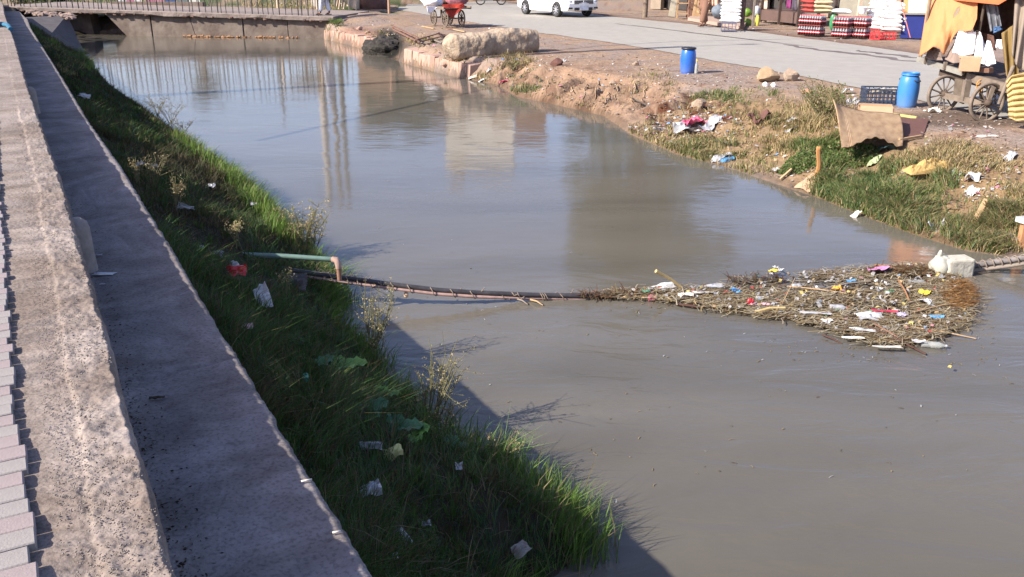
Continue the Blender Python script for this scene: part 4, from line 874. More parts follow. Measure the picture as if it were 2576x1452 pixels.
# assorted dumped pieces on the right bank, each its own thing
LIT = [(2040, 462, .42, .32, card, 'flat square of pale cardboard at the water edge below the orange strip', 'cardboard', .5, .15), (2105, 482, .36, .14, greyw, 'greyish board end in the shallows beside the pale cardboard', 'board', .2, .15),
       (2312, 442, .24, .22, yell, 'small lump of the crumpled yellow cloth, left of the larger heap', 'cloth', .3, .8), (2168, 338, .38, .22, teal, 'dark teal net rag under the right end of the woven mat', 'rag', .2, .6), (2232, 379, .30, .20, teal, 'teal net rag below the right corner of the woven mat', 'rag', .1, .6),
       (2200, 410, .24, .16, mat('pale_green', A(186, 196, 150), .8), 'pale green wrapper lying on bare soil below the woven mat', 'wrapper', .6, .4), (2165, 395, .38, .12, wood, 'brown bark strip lying on the soil below the mat', 'board', .7, .2), (2110, 432, .16, .05, mat('bright_yellow', (.75, .55, .04), .5), 'bright yellow peel on bare soil right of the orange strip', 'peel', .9, .9),
       (1745, 318, .40, .30, pinkp, 'bright pink bag bunched among the white waste on the bank', 'bag', .2, .9), (1725, 330, .50, .26, whitep, 'heap of white plastic film left of the pink bag', 'plastic film', .1, .8), (1790, 318, .46, .24, greyp, 'grey plastic film right of the pink bag', 'plastic film', .8, .8),
       (1905, 302, .36, .34, cardd, 'dark brown sack remnant on the grassy bank', 'sack', .4, .8), (1812, 400, .36, .16, greyp, 'grey film at the waterline under the bank', 'plastic film', .2, .7), (1830, 404, .24, .10, bluep, 'blue plastic strip trailing in the water', 'plastic strip', .5, .5),
       (1610, 262, .62, .16, mat('grey_cloth', A(132, 122, 112), .9, var=.2), 'grey cloth rag hanging down the slope where clay meets grass', 'rag', -.9, .4), (1990, 330, .26, .14, greyp, 'grey wrapper in the dry grass mid bank', 'wrapper', .5, .6), (1960, 430, .22, .14, whitep, 'white plastic scrap stuck at the foot of the bank by the pale cardboard', 'plastic scrap', .2, .6),
       (2445, 485, .16, .14, whitep, 'small white packet in the green grass at the right', 'packet', .4, .6), (2447, 452, .3, .16, whitep, 'white crumpled film on the soil right of the yellow cloth', 'plastic film', 1.0, .9), (2360, 575, .22, .18, greyp, 'silvery grey wrapper in the grass near the water at right', 'wrapper', .5, .8),
       (2150, 545, .18, .10, paper, 'pale paper scrap at the grassy water edge', 'paper', .3, .6), (2345, 283, .26, .16, mat('cream', (.7, .66, .55), .8), 'cream bag lying against the left cart wheel', 'bag', .2, .9), (2125, 236, .30, .16, whitep, 'white crumpled bag on the verge left of the dark crate', 'bag', .4, 1.0), (2145, 262, .26, .2, greyp, 'silver grey film heaped left of the dark crate', 'plastic film', .9, .9),
       (2118, 300, .10, .16, whitep, 'white foam bits stuck to the left edge of the woven mat', 'foam', .2, .9), (1990, 305, .2, .1, whitep, 'white scrap in the grass below the boulders', 'plastic scrap', .7, .8), (1655, 330, .2, .14, greyp, 'grey wrapper at the water edge where the grassy bank starts', 'wrapper', .1, .8), (1230, 178, .16, .12, whitep, 'white bag caught in the notch under the toppled pillar', 'bag', .4, .9), (1215, 203, .3, .08, whitep, 'white film at the waterline below the toppled pillar', 'plastic film', 0, .5), (1268, 208, .24, .1, pinkp, 'small pink bag at the waterline right of the toppled pillar', 'bag', .1, .9), (1190, 196, .28, .1, paper, 'pale scrap at the waterline left of the pink bag', 'paper', 0, .5),
       (2540, 400, .3, .12, whitep, 'white torn film on the dusty ground at the right edge', 'plastic film', .8, .8), (2480, 345, .34, .06, paper, 'long pale scrap on the dusty ground before the cart', 'paper', -.1, .4), (1420, 155, .1, .1, whitep, 'tiny white cup on the bare ground above the clay slope', 'cup', 0, .9)]
for i, (px, py, w, h, m_, lab, cat, rz, rise) in enumerate(LIT): crumple(px, py, w, h, m_, lab, cat, 300 + i, name=cat.replace(' ', '_'), rz=rz, rise=rise, n=8)
# yellow crumpled cloth heap
p = ground(2345, 432); mb = MB()
def yc(u, v):
    r_ = float(fbm(u * 8 + v * 2, v * 7, 401, 4)); return p + Vector(((u - .5) * .78, (v - .5) * .30 + (u - .5) * .28, .02 + .15 * math.sin(math.pi * v) ** .6 * (.1 + 1.3 * r_) * (math.sin(math.pi * min(1, u * 1.1)) ** .5 if 0 < u < .91 else 0)))
mb.sheet(yc, 26, 16, sm=False); tag(mb.build('cloth', yell), 'large heap of crumpled yellow cloth lying on the green grass', 'cloth')
# orange strip standing upright
p = ground(2052, 448); mb = MB(); mb.sheet(lambda u, v: p + Vector(((u - .5) * .06 + .02 * math.sin(v * 5), -.04 * v, v * .40 + .02)), 3, 8); o = mb.build('strip', mat('orange_strip', A(226, 164, 102), .8)); s_ = o.modifiers.new('t', 'SOLIDIFY'); s_.thickness = .006
tag(o, 'upright orange-brown cardboard strip standing in the grass at the water edge', 'cardboard strip')
# sticks on right bank
for (x0, y0, x1, y1, zz, w_, m_, lab) in [(2441, 583, 2478, 520, .05, .055, palew, 'pale split bamboo leaning in the grass, right of the grey wrapper'), (2525, 600, 2560, 622, .06, .04, greyw, 'grey forked branch lying at the waterline at the right edge'), (2470, 575, 2545, 612, .08, .035, greyw, 'long bleached branch lying in the edge grass at right'), (1962, 458, 1990, 440, .04, .03, palew, 'thin pale stick beside the white scrap at the bank foot')]:
    g1 = ground(x0, y0); g2 = ground(x1, y1); mb = MB(); mb.bar(g1 + Vector((0, 0, .04)), g2 + Vector((0, 0, .08)), w_, .02); tag(mb.build('stick', m_), lab, 'stick')
# white board on a wooden post at the right edge, holding the boom
p = P(2566, 632, .0); r = thing('marker_post', 'orange wooden post topped with a white board at the right end of the boom', 'post', p)
mb = MB(); mb.box(p + Vector((0, 0, .12)), (.07, .07, .36)); attach(mb.build('post', mat('orange_wood', A(216, 156, 108), .85)), r)
mb = MB(); mb.box(p + Vector((.04, 0, .33)), (.22, .16, .05), rz=.3); attach(mb.build('board', whitep), r)
# green bush
def bush(px, py, rx, ry, h, n, cols, label, name='shrub', cat='shrub'):
    p = ground(px, py); r = thing(name, label, cat, p); m = n; a = RN.uniform(0, 6.28, m); el = np.abs(RN.normal(0, .5, m)); rad = RN.uniform(.2, 1, m) ** .5
    x = p.x + np.cos(a) * rad * rx; y = p.y + np.sin(a) * rad * ry; z = H(x, y) + h * np.sqrt(np.clip(1 - rad ** 2, .05, 1)) * RN.uniform(.4, 1.05, m)
    s = RN.uniform(.012, .028, m); d1 = RN.normal(0, 1, (m, 3)); d1 /= np.linalg.norm(d1, axis=1)[:, None]; d2 = np.cross(d1, RN.normal(0, 1, (m, 3))); d2 /= np.linalg.norm(d2, axis=1)[:, None]
    B = np.stack([x, y, z], 1); V = np.stack([B - d1 * s[:, None], B + d2 * s[:, None] * .5, B + d1 * s[:, None], B - d2 * s[:, None] * .5], 1).reshape(-1, 3)
    q = npmesh('foliage', V, np.arange(m * 4).reshape(-1, 4), leafm, np.repeat(mixc(m, *cols), 4, 0)); attach(q, r)
    mb = MB()
    for k in range(9):
        a_ = k * .7; mb.tube([p, p + Vector((math.cos(a_) * rx * .4, math.sin(a_) * ry * .4, h * .5)), p + Vector((math.cos(a_) * rx * .7, math.sin(a_) * ry * .7, h * .8))], [.008, .005, .002], 4)
    attach(mb.build('stem', mat('stem', (.10, .12, .04), .8)), r); return r
bush(2090, 410, .62, .42, .20, 2600, KD['b'], 'low bright green bushy shrub below the left end of the woven mat')
bush(2020, 425, .34, .25, .14, 1500, KD['b'], 'small bright green clump left of the orange strip')

# dry branched bush left of the mat and other tall weeds
def weed(p, h, sp, nst, label, seed, cols=(DRY, np.array([.20, .22, .07])), buds=True, name='dry_weed', fine=.003, group=None, lean=(0, 0), bud=.006, clus=1.0):
    R = random.Random(seed); r = thing(name, label, 'weed', p, group=group); mb = MB(); bd = []; bdc = []
    for k in range(nst):
        a = R.uniform(0, 6.28); l = R.uniform(.3, 1) * sp; hh_ = h * R.uniform(.6, 1.0); tip = p + Vector((math.cos(a) * l + lean[0] * hh_, math.sin(a) * l + lean[1] * hh_, hh_)); mid = p.lerp(tip, .5) + Vector((R.uniform(-.02, .02), R.uniform(-.02, .02), .03))
        base = p + Vector((R.uniform(-.03, .03), R.uniform(-.03, .03), -.02)); mb.tube([base, mid, tip], [fine * 1.3, fine, fine * .5], 4)
        for j in range(R.randint(5, 9)):
            t = R.uniform(.35, 1); q = mid.lerp(tip, (t - .5) * 2) if t > .5 else base.lerp(mid, t * 2); e_ = q + Vector((R.gauss(0, .5), R.gauss(0, .5), R.uniform(.1, .9))) * (.25 * h * clus); mb.tube([q, e_], [fine * .6, fine * .35], 3)
            for z_ in range(R.randint(2, 5)):
                f_ = q.lerp(e_, R.uniform(.4, 1.05)) + Vector((R.gauss(0, .01), R.gauss(0, .01), R.gauss(0, .01))); bd.append(f_)
    attach(mb.build('stems', mat('weed_stem', (.13, .12, .055), .8, var=.3)), r)
    if buds:
        n = len(bd); B = np.array([tuple(q) for q in bd]); s = np.array([R.uniform(.5, 1.3) * bud for _ in range(n)])[:, None]; d1 = RN.normal(0, 1, (n, 3)); d1 /= np.linalg.norm(d1, axis=1)[:, None]; d2 = np.cross(d1, RN.normal(0, 1, (n, 3))); d2 /= np.linalg.norm(d2, axis=1)[:, None]
        V = np.stack([B - d1 * s, B + d2 * s * .7, B + d1 * s, B - d2 * s * .7], 1).reshape(-1, 3); q = npmesh('seed_heads', V, np.arange(n * 4).reshape(-1, 4), leafm, np.repeat(mixc(n, [cols[0] * 1.3, cols[0], cols[1]], [.4, .35, .25]), 4, 0)); attach(q, r); q['kind'] = 'stuff'
    return r
for i, (px, py, h, sp, k, lab, fn_, bd_) in enumerate([(2070, 310, .55, .45, 26, 'sprawling dry branched bush left of the woven mat', .006, .016), (2040, 270, .5, .2, 8, 'tall wispy dry stalks rising before the road left of the crate', .005, .01), (2110, 285, .45, .3, 14, 'dense dry brush between the wispy stalks and the crate', .006, .015),
        (1290, 175, .22, .3, 12, 'dry weed clump under the right end of the toppled pillar', .006, .014), (815, 96, .4, .25, 14, 'green leafy weed at the corner where the bridge meets the lining', .007, .024), (846, 68, .3, .3, 12, 'weed clump on the bridge end shoulder above the lining', .007, .02)]):
    weed(ground(px, py), h, sp, k, lab, 500 + i, fine=fn_, bud=bd_, cols=((DRY, GREEN * 1.5) if i < 4 else (BRIGHT, GREEN * 1.5)))
# left bank weeds, sunlit at the water edge
def lp(px, py, z):
    p = ground(px, py, end=30)
    while p.z < .03 and p.x > -14 and 600 < py: p = p - Vector((NN[0], NN[1], 0)) * .03; p.z = float(H(np.array([p.x]), np.array([p.y]))[0])
    return p
WD = [(1010, 900, .12, .56, .17, 12, 'tall seed-headed weed at the water edge below the boom', (.25, .1)), (985, 925, .18, .30, .10, 5, 'shorter seed-headed weed left of the tall one below the boom', (.1, .05)), (1200, 1070, .08, .50, .22, 14, 'widest branching dry weed leaning out over the shaded water', (.25, .05)), (1175, 1060, .1, .30, .1, 6, 'thin upright weed left of the widest dry weed', (-.1, .05)), (1250, 1085, .05, .25, .14, 7, 'low tangle of seed heads right of the widest dry weed', (.2, .0)),
      (800, 640, .15, .44, .28, 22, 'dense dry flowering weed above the green pipe', (0, 0)), (760, 630, .2, .30, .2, 9, 'dry weed left of the dense one above the green pipe', (-.1, 0)), (835, 650, .08, .34, .14, 8, 'reddish weed by the elbow of the green pipe', (.1, 0)),
      (720, 740, .35, .18, .06, 5, 'small pale weed in front of the black boom pipe', (0, 0)), (430, 310, .12, .40, .35, 10, 'grey dry weeds at the far water edge, right of the sunny grass', (0, 0)), (395, 290, .12, .34, .3, 9, 'grey dry weeds at the far water edge, smaller left clump', (0, 0)), (460, 345, .10, .30, .2, 7, 'grey dry weed nearest to the tall lit grass', (.1, 0)),
      (385, 480, .62, .30, .22, 9, 'dry bush close to the ledge corner, upper one', (0, 0)), (345, 478, .78, .26, .12, 6, 'small dry stalks against the ledge edge', (0, 0)), (440, 530, .55, .24, .12, 6, 'dry stalks mid bank above the white bag', (.1, 0)), (600, 625, .45, .2, .15, 6, 'low yellowish weed mid bank left of the green pipe', (0, 0)), (1340, 1180, .06, .22, .12, 6, 'pale seed heads mixed in the lit grass near the bottom', (.2, 0)), (890, 720, .1, .2, .2, 7, 'dry stems tangled over the boom at the water edge', (.3, 0))]
for i, (px, py, z, h, sp, k, lab, ln) in enumerate(WD): weed(lp(px, py, z), h * 1.1, sp, k, lab, 600 + i, fine=.0036, lean=ln, bud=.0065 if py > 700 else .009, clus=.9, cols=((DRY * 1.5, np.array([.26, .27, .10])) if py > 560 else (DRY * .75, BROWN * 1.6)))

# broad leaved plants on the left bank
brl_ = mat('broad_leaf', (.12, .25, .04), .5, var=.3, scale=12, spec=.4); brd = mat('broad_leaf_dark', (.05, .14, .05), .5, var=.3, scale=12)
for i, (px, py, z, s, n_, m_, lab) in enumerate([(855, 945, .50, .16, 3, brl_, 'pale green broad-leaved plant in the middle of the shaded bank'), (800, 945, .55, .13, 2, brd, 'dark broad leaf left of the pale green plant'), (965, 1015, .33, .11, 3, brl_, 'broad-leaved plant under the tall lit weed'), (925, 1065, .46, .14, 3, brd, 'blue-green crinkled leaves mid bank'), (1000, 1100, .36, .14, 3, brd, 'lower blue-green leaves right of the crinkled ones'), (1040, 1120, .30, .10, 2, brl_, 'small round leaf near the shaded water'), (1140, 1145, .22, .1, 2, brd, 'small dark leaf low on the bank')]):
    p = lp(px, py, z); r = thing('broadleaf_plant', lab, 'plant', p)
    for k in range(n_):
        a = 2.1 * k + i; L0 = s * rnd.uniform(.8, 1.1); dr = Vector((math.cos(a), math.sin(a), 0)); sd_ = Vector((-dr.y, dr.x, 0))
        def lf(u, v, p=p, dr=dr, sd_=sd_, L0=L0, k=k):
            w_ = .42 * L0 * math.sin(math.pi * min(.98, u * .9 + .08)) ** .7; return p + dr * (u * L0) + sd_ * ((v - .5) * 2 * w_) + Vector((0, 0, .05 + .12 * L0 * math.sin(u * 2.4) + abs(v - .5) * .25 * L0 + .01 * math.sin(u * 20 + v * 9)))
        mb = MB(); mb.sheet(lf, 9, 6); attach(mb.build('leaf', m_), r)

# litter on the left bank and on the ledge
duskw = mat('dusty_white_plastic', (.27, .275, .265), .6, var=.5, scale=20)
LB = [(598, 724, .40, .16, .13, redp, 'crumpled red snack bag lying open in the shaded grass', 'snack bag', .2, 1.0), (588, 706, .42, .10, .08, whitep, 'white lining sticking out of the red snack bag', 'wrapper', .6, .6), (665, 778, .36, .10, .24, whitep, 'torn white plastic bag standing in the shaded grass below the red bag', 'bag', .5, 1.0), (627, 860, .5, .07, .05, mat('blush_paper', (.6, .42, .40), .7), 'pinkish white paper scrap close to the ledge', 'paper', .3, .7),
      (932, 1140, .34, .13, .045, whitep, 'white rectangular packet lying in the dark grass', 'packet', .0, .3), (990, 1158, .30, .09, .07, mat('dull_yellow', (.42, .40, .16), .6), 'dull yellow packet right of the white rectangular one', 'packet', .3, .3), (932, 1252, .36, .10, .07, greyp, 'pale crumpled bag low on the bank, above two others', 'bag', .4, 1.0), (1018, 1372, .30, .05, .10, whitep, 'white and black wrapper nearest the bottom of the bank', 'wrapper', .7, .8), (1072, 1335, .28, .05, .03, whitep, 'small white scrap right of the white and black wrapper', 'plastic scrap', .2, .8), (1310, 1400, .18, .07, .10, mat('greyish_card', (.25, .22, .19), .8), 'greyish brown card piece near the bottom water edge', 'card', -.8, .4), (990, 1420, .34, .04, .03, greyp, 'tiny grey scrap at the bottom of the bank', 'plastic scrap', .2, .9), (1155, 1190, .22, .04, .05, greyp, 'grey scrap in the lower bank grass right of the yellow packet', 'plastic scrap', .2, .9),
      (762, 968, .54, .07, .06, greenp, 'pale green wrapper near the broad-leaved plants', 'wrapper', .2, .9), (818, 938, .50, .06, .05, whitep, 'white scrap among the broad leaves', 'plastic scrap', .5, .8), (965, 985, .30, .08, .07, mat('dark_blue_bag', (.04, .06, .14), .4), 'dark blue bag beside the lit grass', 'bag', .4, 1.0), (470, 543, .60, .28, .10, whitep, 'long white bag lying mid bank near the ledge corner', 'bag', -.1, .9), (535, 485, .40, .14, .10, greyp, 'grey bag in the green grass upper bank', 'bag', .1, .9), (640, 530, .25, .12, .10, greyp, 'pale bag half hidden in lit grass', 'bag', .3, .9), (385, 435, .5, .2, .1, whitep, 'white scrap behind the dry bush at the ledge', 'plastic scrap', .1, .9), (355, 432, .6, .16, .1, greyp, 'small pale scrap left of the white one behind the dry bush', 'plastic scrap', .7, .9), (545, 655, .42, .12, .08, greyp, 'pale scrap below the green pipe, farther left', 'plastic scrap', .1, .9), (578, 680, .40, .1, .07, greyp, 'pale scrap just left of the boom end', 'plastic scrap', .4, .9), (505, 635, .52, .12, .08, greyp, 'faint scrap near the ledge left of the green pipe', 'plastic scrap', .4, .9),
      (215, 255, .55, .3, .2, greyp, 'pale scrap on the far shaded bank', 'plastic scrap', .2, .9), (145, 73, .95, .5, .3, bluep, 'light blue bag on the shaded shoulder by the bridge', 'bag', .2, .8), (218, 146, .25, .4, .2, whitep, 'white scrap at the far water edge', 'plastic scrap', .2, .8), (1548, 1275, .25, .02, .02, whitep, 'tiny white blossom on the tip of the lit grass', 'blossom', 0, .9), (745, 730, .3, .2, .2, mat('grey_block', (.10, .09, .09), .9), 'grey concrete chunk in the grass under the boom pipe', 'chunk', .1, 1.0)]
for i, (px, py, z, w, h, m_, lab, cat, rz, rise) in enumerate(LB):
    rise = max(rise, .9)
    if py < 640: w *= .6; h *= .6
    if m_ is whitep and i > 2: m_ = duskw
    crumple(px, py, w, h, m_, lab, cat, 700 + i, name=cat.replace(' ', '_'), rz=rz, rise=rise, p=ground(px, py, end=30), lift=(.085 if i < 4 else .035) if py > 600 else .07, n=7, tilt=Vector((.1, -.55, 1)).normalized())
LGT = [(262, 692, .13, .045, greyp, 'flat pale grey plastic flake lying on the shaded ledge', 'plastic flake', .0, .05), (247, 645, .05, .02, greyp, 'small pale scraps at the parapet foot above the grey flake', 'plastic scrap', .2, .5), (395, 1005, .07, .02, mat('dead_leaf', (.05, .035, .02), .8), 'dark dead leaf on the shaded ledge', 'dead leaf', .1, .5), (258, 718, .03, .012, greyp, 'tiny chip right below the grey flake', 'plastic scrap', .2, .4)]
for i, (px, py, w, h, m_, lab, cat, rz, rise) in enumerate(LGT): crumple(px, py, w, h, m_, lab, cat, 760 + i, name=cat.replace(' ', '_'), rz=rz, rise=rise, p=P(px, py, Z_LEDGE), lift=.008, n=5, tilt=Vector((0, 0, 1)))
for (px, py, rz, ln, lab) in [(757, 1211, .35, .034, 'cigarette butt on the ledge edge, the upper of two'), (836, 1340, .3, .024, 'cigarette butt on the ledge edge, lower and smaller one')]:
    p = P(px, py, Z_LEDGE + .009); r = thing('cigarette_butt', lab, 'cigarette butt', p, rz); M = Matrix.Rotation(math.pi / 2, 3, 'Y')
    mb = MB(); mb.lathe([(0, 0), (.003, 0), (.003, ln), (0, ln)], 8, M=M); mb.build('paper_tube', MATS['paper'], r)
    mb = MB(); mb.lathe([(0, 0), (.0031, 0), (.0031, .004), (0, .004)], 8, M=M, c=(-.004, 0, 0)); mb.build('burnt_tip', blk, r)
# leaf dirt collected at the parapet foot
k = 2400; a = np.exp(RN.uniform(math.log(1.2), math.log(9), k)); o_ = wall_off(a) + np.abs(RN.normal(0, .07, k)) + .005; n_ = len(a); B = np.stack([AL[0] * a + NN[0] * o_, AL[1] * a + NN[1] * o_, np.full(n_, Z_LEDGE + .008)], 1)
s = RN.uniform(.002, .008, n_)[:, None]; d1 = np.stack([np.cos(a * 99), np.sin(a * 99), a * 0], 1); d2 = np.stack([-np.sin(a * 99), np.cos(a * 99), RN.uniform(-.4, .8, n_)], 1)
V = np.stack([B - d1 * s, B + d2 * s * .4, B + d1 * s, B - d2 * s * .4], 1).reshape(-1, 3)
tag(npmesh('leaf_dirt', V, np.arange(n_ * 4).reshape(-1, 4), leafm, np.repeat(mixc(n_, [BROWN * .5, DRY * .4, BROWN * .25], [.4, .15, .45]), 4, 0)), kind='stuff')

# green pipe with elbow
r = thing('outfall_pipe', 'pale green water pipe with rusty elbow sticking out over the water', 'pipe', P(600, 643, .52))
gp = mat('green_pipe', (.12, .19, .16), .5, var=.3, scale=9); rust = mat('rusty_pipe', (.26, .14, .09), .8, var=.4, scale=18)
mb = MB(); mb.tube([P(590, 640, .52), P(720, 645, .50), P(838, 653, .47)], .021, 12); attach(mb.build('pipe', gp), r)
mb = MB(); q = P(846, 654, .47); mb.tube([P(836, 653, .47), q, q + Vector((.015, -.01, -.03)), q + Vector((.018, -.012, -.07))], [.026, .028, .027, .025], 12); attach(mb.build('elbow', mat('pale_rust', (.36, .24, .19), .8, var=.4, scale=20)), r)
mb = MB(); mb.tube([q + Vector((.018, -.012, -.06)), q + Vector((.018, -.012, -.17))], .020, 12); attach(mb.build('spout', rust), r)
# blue hose end far left
r = thing('blue_hose', 'blue hose lying across the far end of the parapet top', 'hose', P(5, 60, Z_WALL)); mb = MB(); mb.tube([P(-30, 58, Z_WALL + .06), P(0, 60, Z_WALL + .06), P(20, 64, Z_WALL + .05), P(27, 74, Z_WALL + .02)], .045, 8); attach(mb.build('hose', mat('blue_hose', (.02, .12, .20), .6)), r)

# ------------------------------------------------------------------ boom of two lashed pipes
bp_ = [(640, 668, .40), (720, 679, .34), (800, 690, .29), (900, 704, .235), (1000, 718, .19), (1100, 730, .14), (1200, 737, .10), (1330, 742, .05), (1450, 744, .03), (1570, 746, .0)]
r = thing('floating_boom', 'black pipe and pink pole lashed together with rope, reaching from the bank into the water', 'boom', P(*bp_[0]))
top = [P(*q) for q in bp_]; low = [P(x, y + 10 - 2 * (x > 1200), z - .03) for x, y, z in bp_]
mb = MB(); mb.tube(top, .022, 10); attach(mb.build('black_pipe', mat('black_pipe', (.05, .045, .048), .45, var=.5, scale=12)), r)
mb = MB(); mb.tube(low[1:], [.013] * 4 + [.015] * 5, 8); attach(mb.build('pink_pole', mat('pink_pole', (.34, .22, .19), .7, var=.3, scale=15)), r)
def along(pts, t):
    t = t * (len(pts) - 1); i = min(int(t), len(pts) - 2); return pts[i].lerp(pts[i + 1], t - i)
ropem = mat('frayed_rope', (.22, .17, .13), .9, var=.4, scale=40)
for i, t in enumerate([.26, .31, .345, .385, .42, .47, .54, .60, .66, .73, .745, .80, .81, .82, .86]):
    c = (along(top, t) + along(low, t)) / 2; dr = (along(top, min(1, t + .02)) - along(top, t)).normalized(); s_ = Vector((-dr.y, dr.x, 0)); mb = MB(); pts = []
    for k in range(11):
        a = k * .62 + i; pts.append(c + s_ * (.036 * math.cos(a)) + Vector((0, 0, .034 * math.sin(a))) + dr * (.010 * k - .04 + rnd.uniform(-.004, .004)))
    pts.append(pts[-1] + Vector((rnd.uniform(-.04, .04), rnd.uniform(-.02, .05), rnd.uniform(.0, .03)))); mb.tube(pts, .0045, 5); attach(mb.build('rope_tie', ropem), r)
mb = MB()
for k in range(60):
    t = rnd.uniform(.10, .36); c = along(top, t); e_ = c + Vector((rnd.gauss(0, .06), rnd.gauss(0, .05), rnd.uniform(-.05, .05))); mb.tube([c + Vector((0, 0, .01)), e_], [.004, .002], 3)
o = mb.build('caught_twigs', mat('twigs', (.13, .11, .08), .9, var=.5, scale=30)); tag(attach(o, r), kind='stuff')
for (x0, y0, x1, y1, m_, lab) in [(1300, 752, 1328, 766, greyw, 'frayed pale rope end trailing in the water under the boom'), (1335, 754, 1366, 768, palew, 'thin straw trailing from the boom right of the frayed rope end')]:
    mb = MB(); mb.tube([P(x0, y0, .02), P((x0 + x1) / 2, (y0 + y1) / 2 - 3, .03), P(x1, y1, .01)], [.010, .008, .004], 5); tag(mb.build('rope_end', m_), lab, 'rope end')
mb = MB(); mb.blob(P(1022, 742, .10), (.02, .014, .028), seed=3, n=2, amp=.2); tag(mb.build('foam_lump', mat('peach_foam', (.66, .45, .30), .8)), 'small peach coloured lump hanging under the boom', 'foam lump')
# right half of the boom
r = thing('mooring_pole', 'rope-wound grey pole running from the white foam block to the right bank', 'pole', P(2440, 664, .06))
tp_ = [P(2425, 672, .03), P(2480, 663, .08), P(2540, 655, .13), P(2600, 645, .18), P(2700, 630, .28)]
mb = MB(); mb.tube(tp_, .030, 9); attach(mb.build('pole', mat('weathered_pole', (.17, .15, .14), .85, var=.4, scale=14)), r)
mb = MB(); mb.tube([q + Vector((.02, -.06, -.03)) for q in tp_], .018, 8); attach(mb.build('lower_pole', greyw), r)
for i in range(8):
    c = along(tp_, .08 + i * .085); pts = []; dr = (tp_[-1] - tp_[0]).normalized(); s_ = Vector((-dr.y, dr.x, 0))
    for k in range(10): a = k * .7; pts.append(c + s_ * .046 * math.cos(a) + Vector((0, -.02, .046 * math.sin(a))) + dr * (.012 * k))
    mb = MB(); mb.tube(pts, .006, 5); attach(mb.build('rope_tie', ropem), r)

# ------------------------------------------------------------------ raft of floating rubbish
RAFT = [(1470, 743), (1560, 739), (1640, 731), (1720, 729), (1830, 724), (1850, 708), (1960, 696), (2080, 686), (2200, 678), (2330, 668), (2400, 692), (2440, 722), (2444, 790), (2400, 832), (2330, 856), (2260, 872), (2180, 862), (2100, 834), (1980, 803), (1850, 787), (1760, 775), (1640, 754), (1560, 748)]
RW = PL(RAFT, .01)
def raft_pts(n, edge=0.0):
    lo = RW.min(0); hi = RW.max(0); x = RN.uniform(lo[0], hi[0], n * 4); y = RN.uniform(lo[1], hi[1], n * 4); k = inside(x, y, RW); return x[k][:n], y[k][:n]
def ribbons(name, x, y, z, ang, ln, w, tilt, col, m):
    n = len(x); c, s = np.cos(ang), np.sin(ang); hx, hy = c * ln / 2, s * ln / 2; wx, wy = -s * w / 2, c * w / 2; bend = RN.normal(0, .12, n) * ln
    B = np.stack([x, y, z], 1); T_ = tilt * ln / 2
    a0 = B + np.stack([-hx - wx, -hy - wy, -T_], 1); a1 = B + np.stack([-hx + wx, -hy + wy, -T_], 1)
    m0 = B + np.stack([-s * bend - wx, c * bend - wy, w * .6], 1); m1 = B + np.stack([-s * bend + wx, c * bend + wy, w * .6], 1)
    b0 = B + np.stack([hx - wx * .7, hy - wy * .7, T_], 1); b1 = B + np.stack([hx + wx * .7, hy + wy * .7, T_], 1)
    V = np.stack([a0, a1, m0, m1, b0, b1], 1).reshape(-1, 3); f = np.array([[0, 1, 3, 2], [2, 3, 5, 4]]); Q = (np.arange(n)[:, None, None] * 6 + f[None]).reshape(-1, 4)
    return npmesh(name, V, Q, m, np.repeat(col, 6, 0))
x, y = raft_pts(10000); hole = fbm(x * 1.6, y * 2.2, 901); rd = dist(x, y, np.vstack([RW, RW[:1]])); thin = np.exp(-((x - P(2050, 740).x) / .9) ** 2 - ((y - P(2120, 725).y) / .35) ** 2)
kp = (RN.uniform(0, 1, len(x)) < np.clip((hole - .30) * 4.5, .05, 1) * (1 - .75 * thin)); x, y, rd = x[kp], y[kp], rd[kp]; n = len(x)
tag(ribbons('wet_mulch', x, y, RN.uniform(.002, .03, n), RN.uniform(0, 3.14, n), RN.uniform(.015, .07, n), RN.uniform(.006, .02, n), RN.normal(0, .1, n), mixc(n, [np.array([.045, .032, .02]), np.array([.09, .065, .04]), np.array([.17, .13, .08])], [.42, .34, .24]), leafm), kind='stuff')
x, y = raft_pts(14500); x = x + RN.normal(0, .05, len(x)); y = y + RN.normal(0, .05, len(y)); hole = fbm(x * 1.6, y * 2.2, 901); thin = np.exp(-((x - P(2050, 740).x) / .9) ** 2 - ((y - P(2120, 725).y) / .35) ** 2); kp = (RN.uniform(0, 1, len(x)) < np.clip((hole - .36) * 5, .06, 1) * (1 - .8 * thin)); x, y = x[kp], y[kp]; n = len(x)
tag(ribbons('floating_straw', x, y, RN.uniform(.015, .05, n), RN.normal(.1, .75, n), RN.uniform(.05, .19, n), RN.uniform(.004, .010, n), RN.normal(0, .09, n), mixc(n, [DRY * 1.5, np.array([.44, .38, .26]), np.array([.34, .29, .21]), BROWN * 1.8, np.array([.18, .10, .05])], [.24, .22, .24, .18, .12]), leafm), kind='stuff')
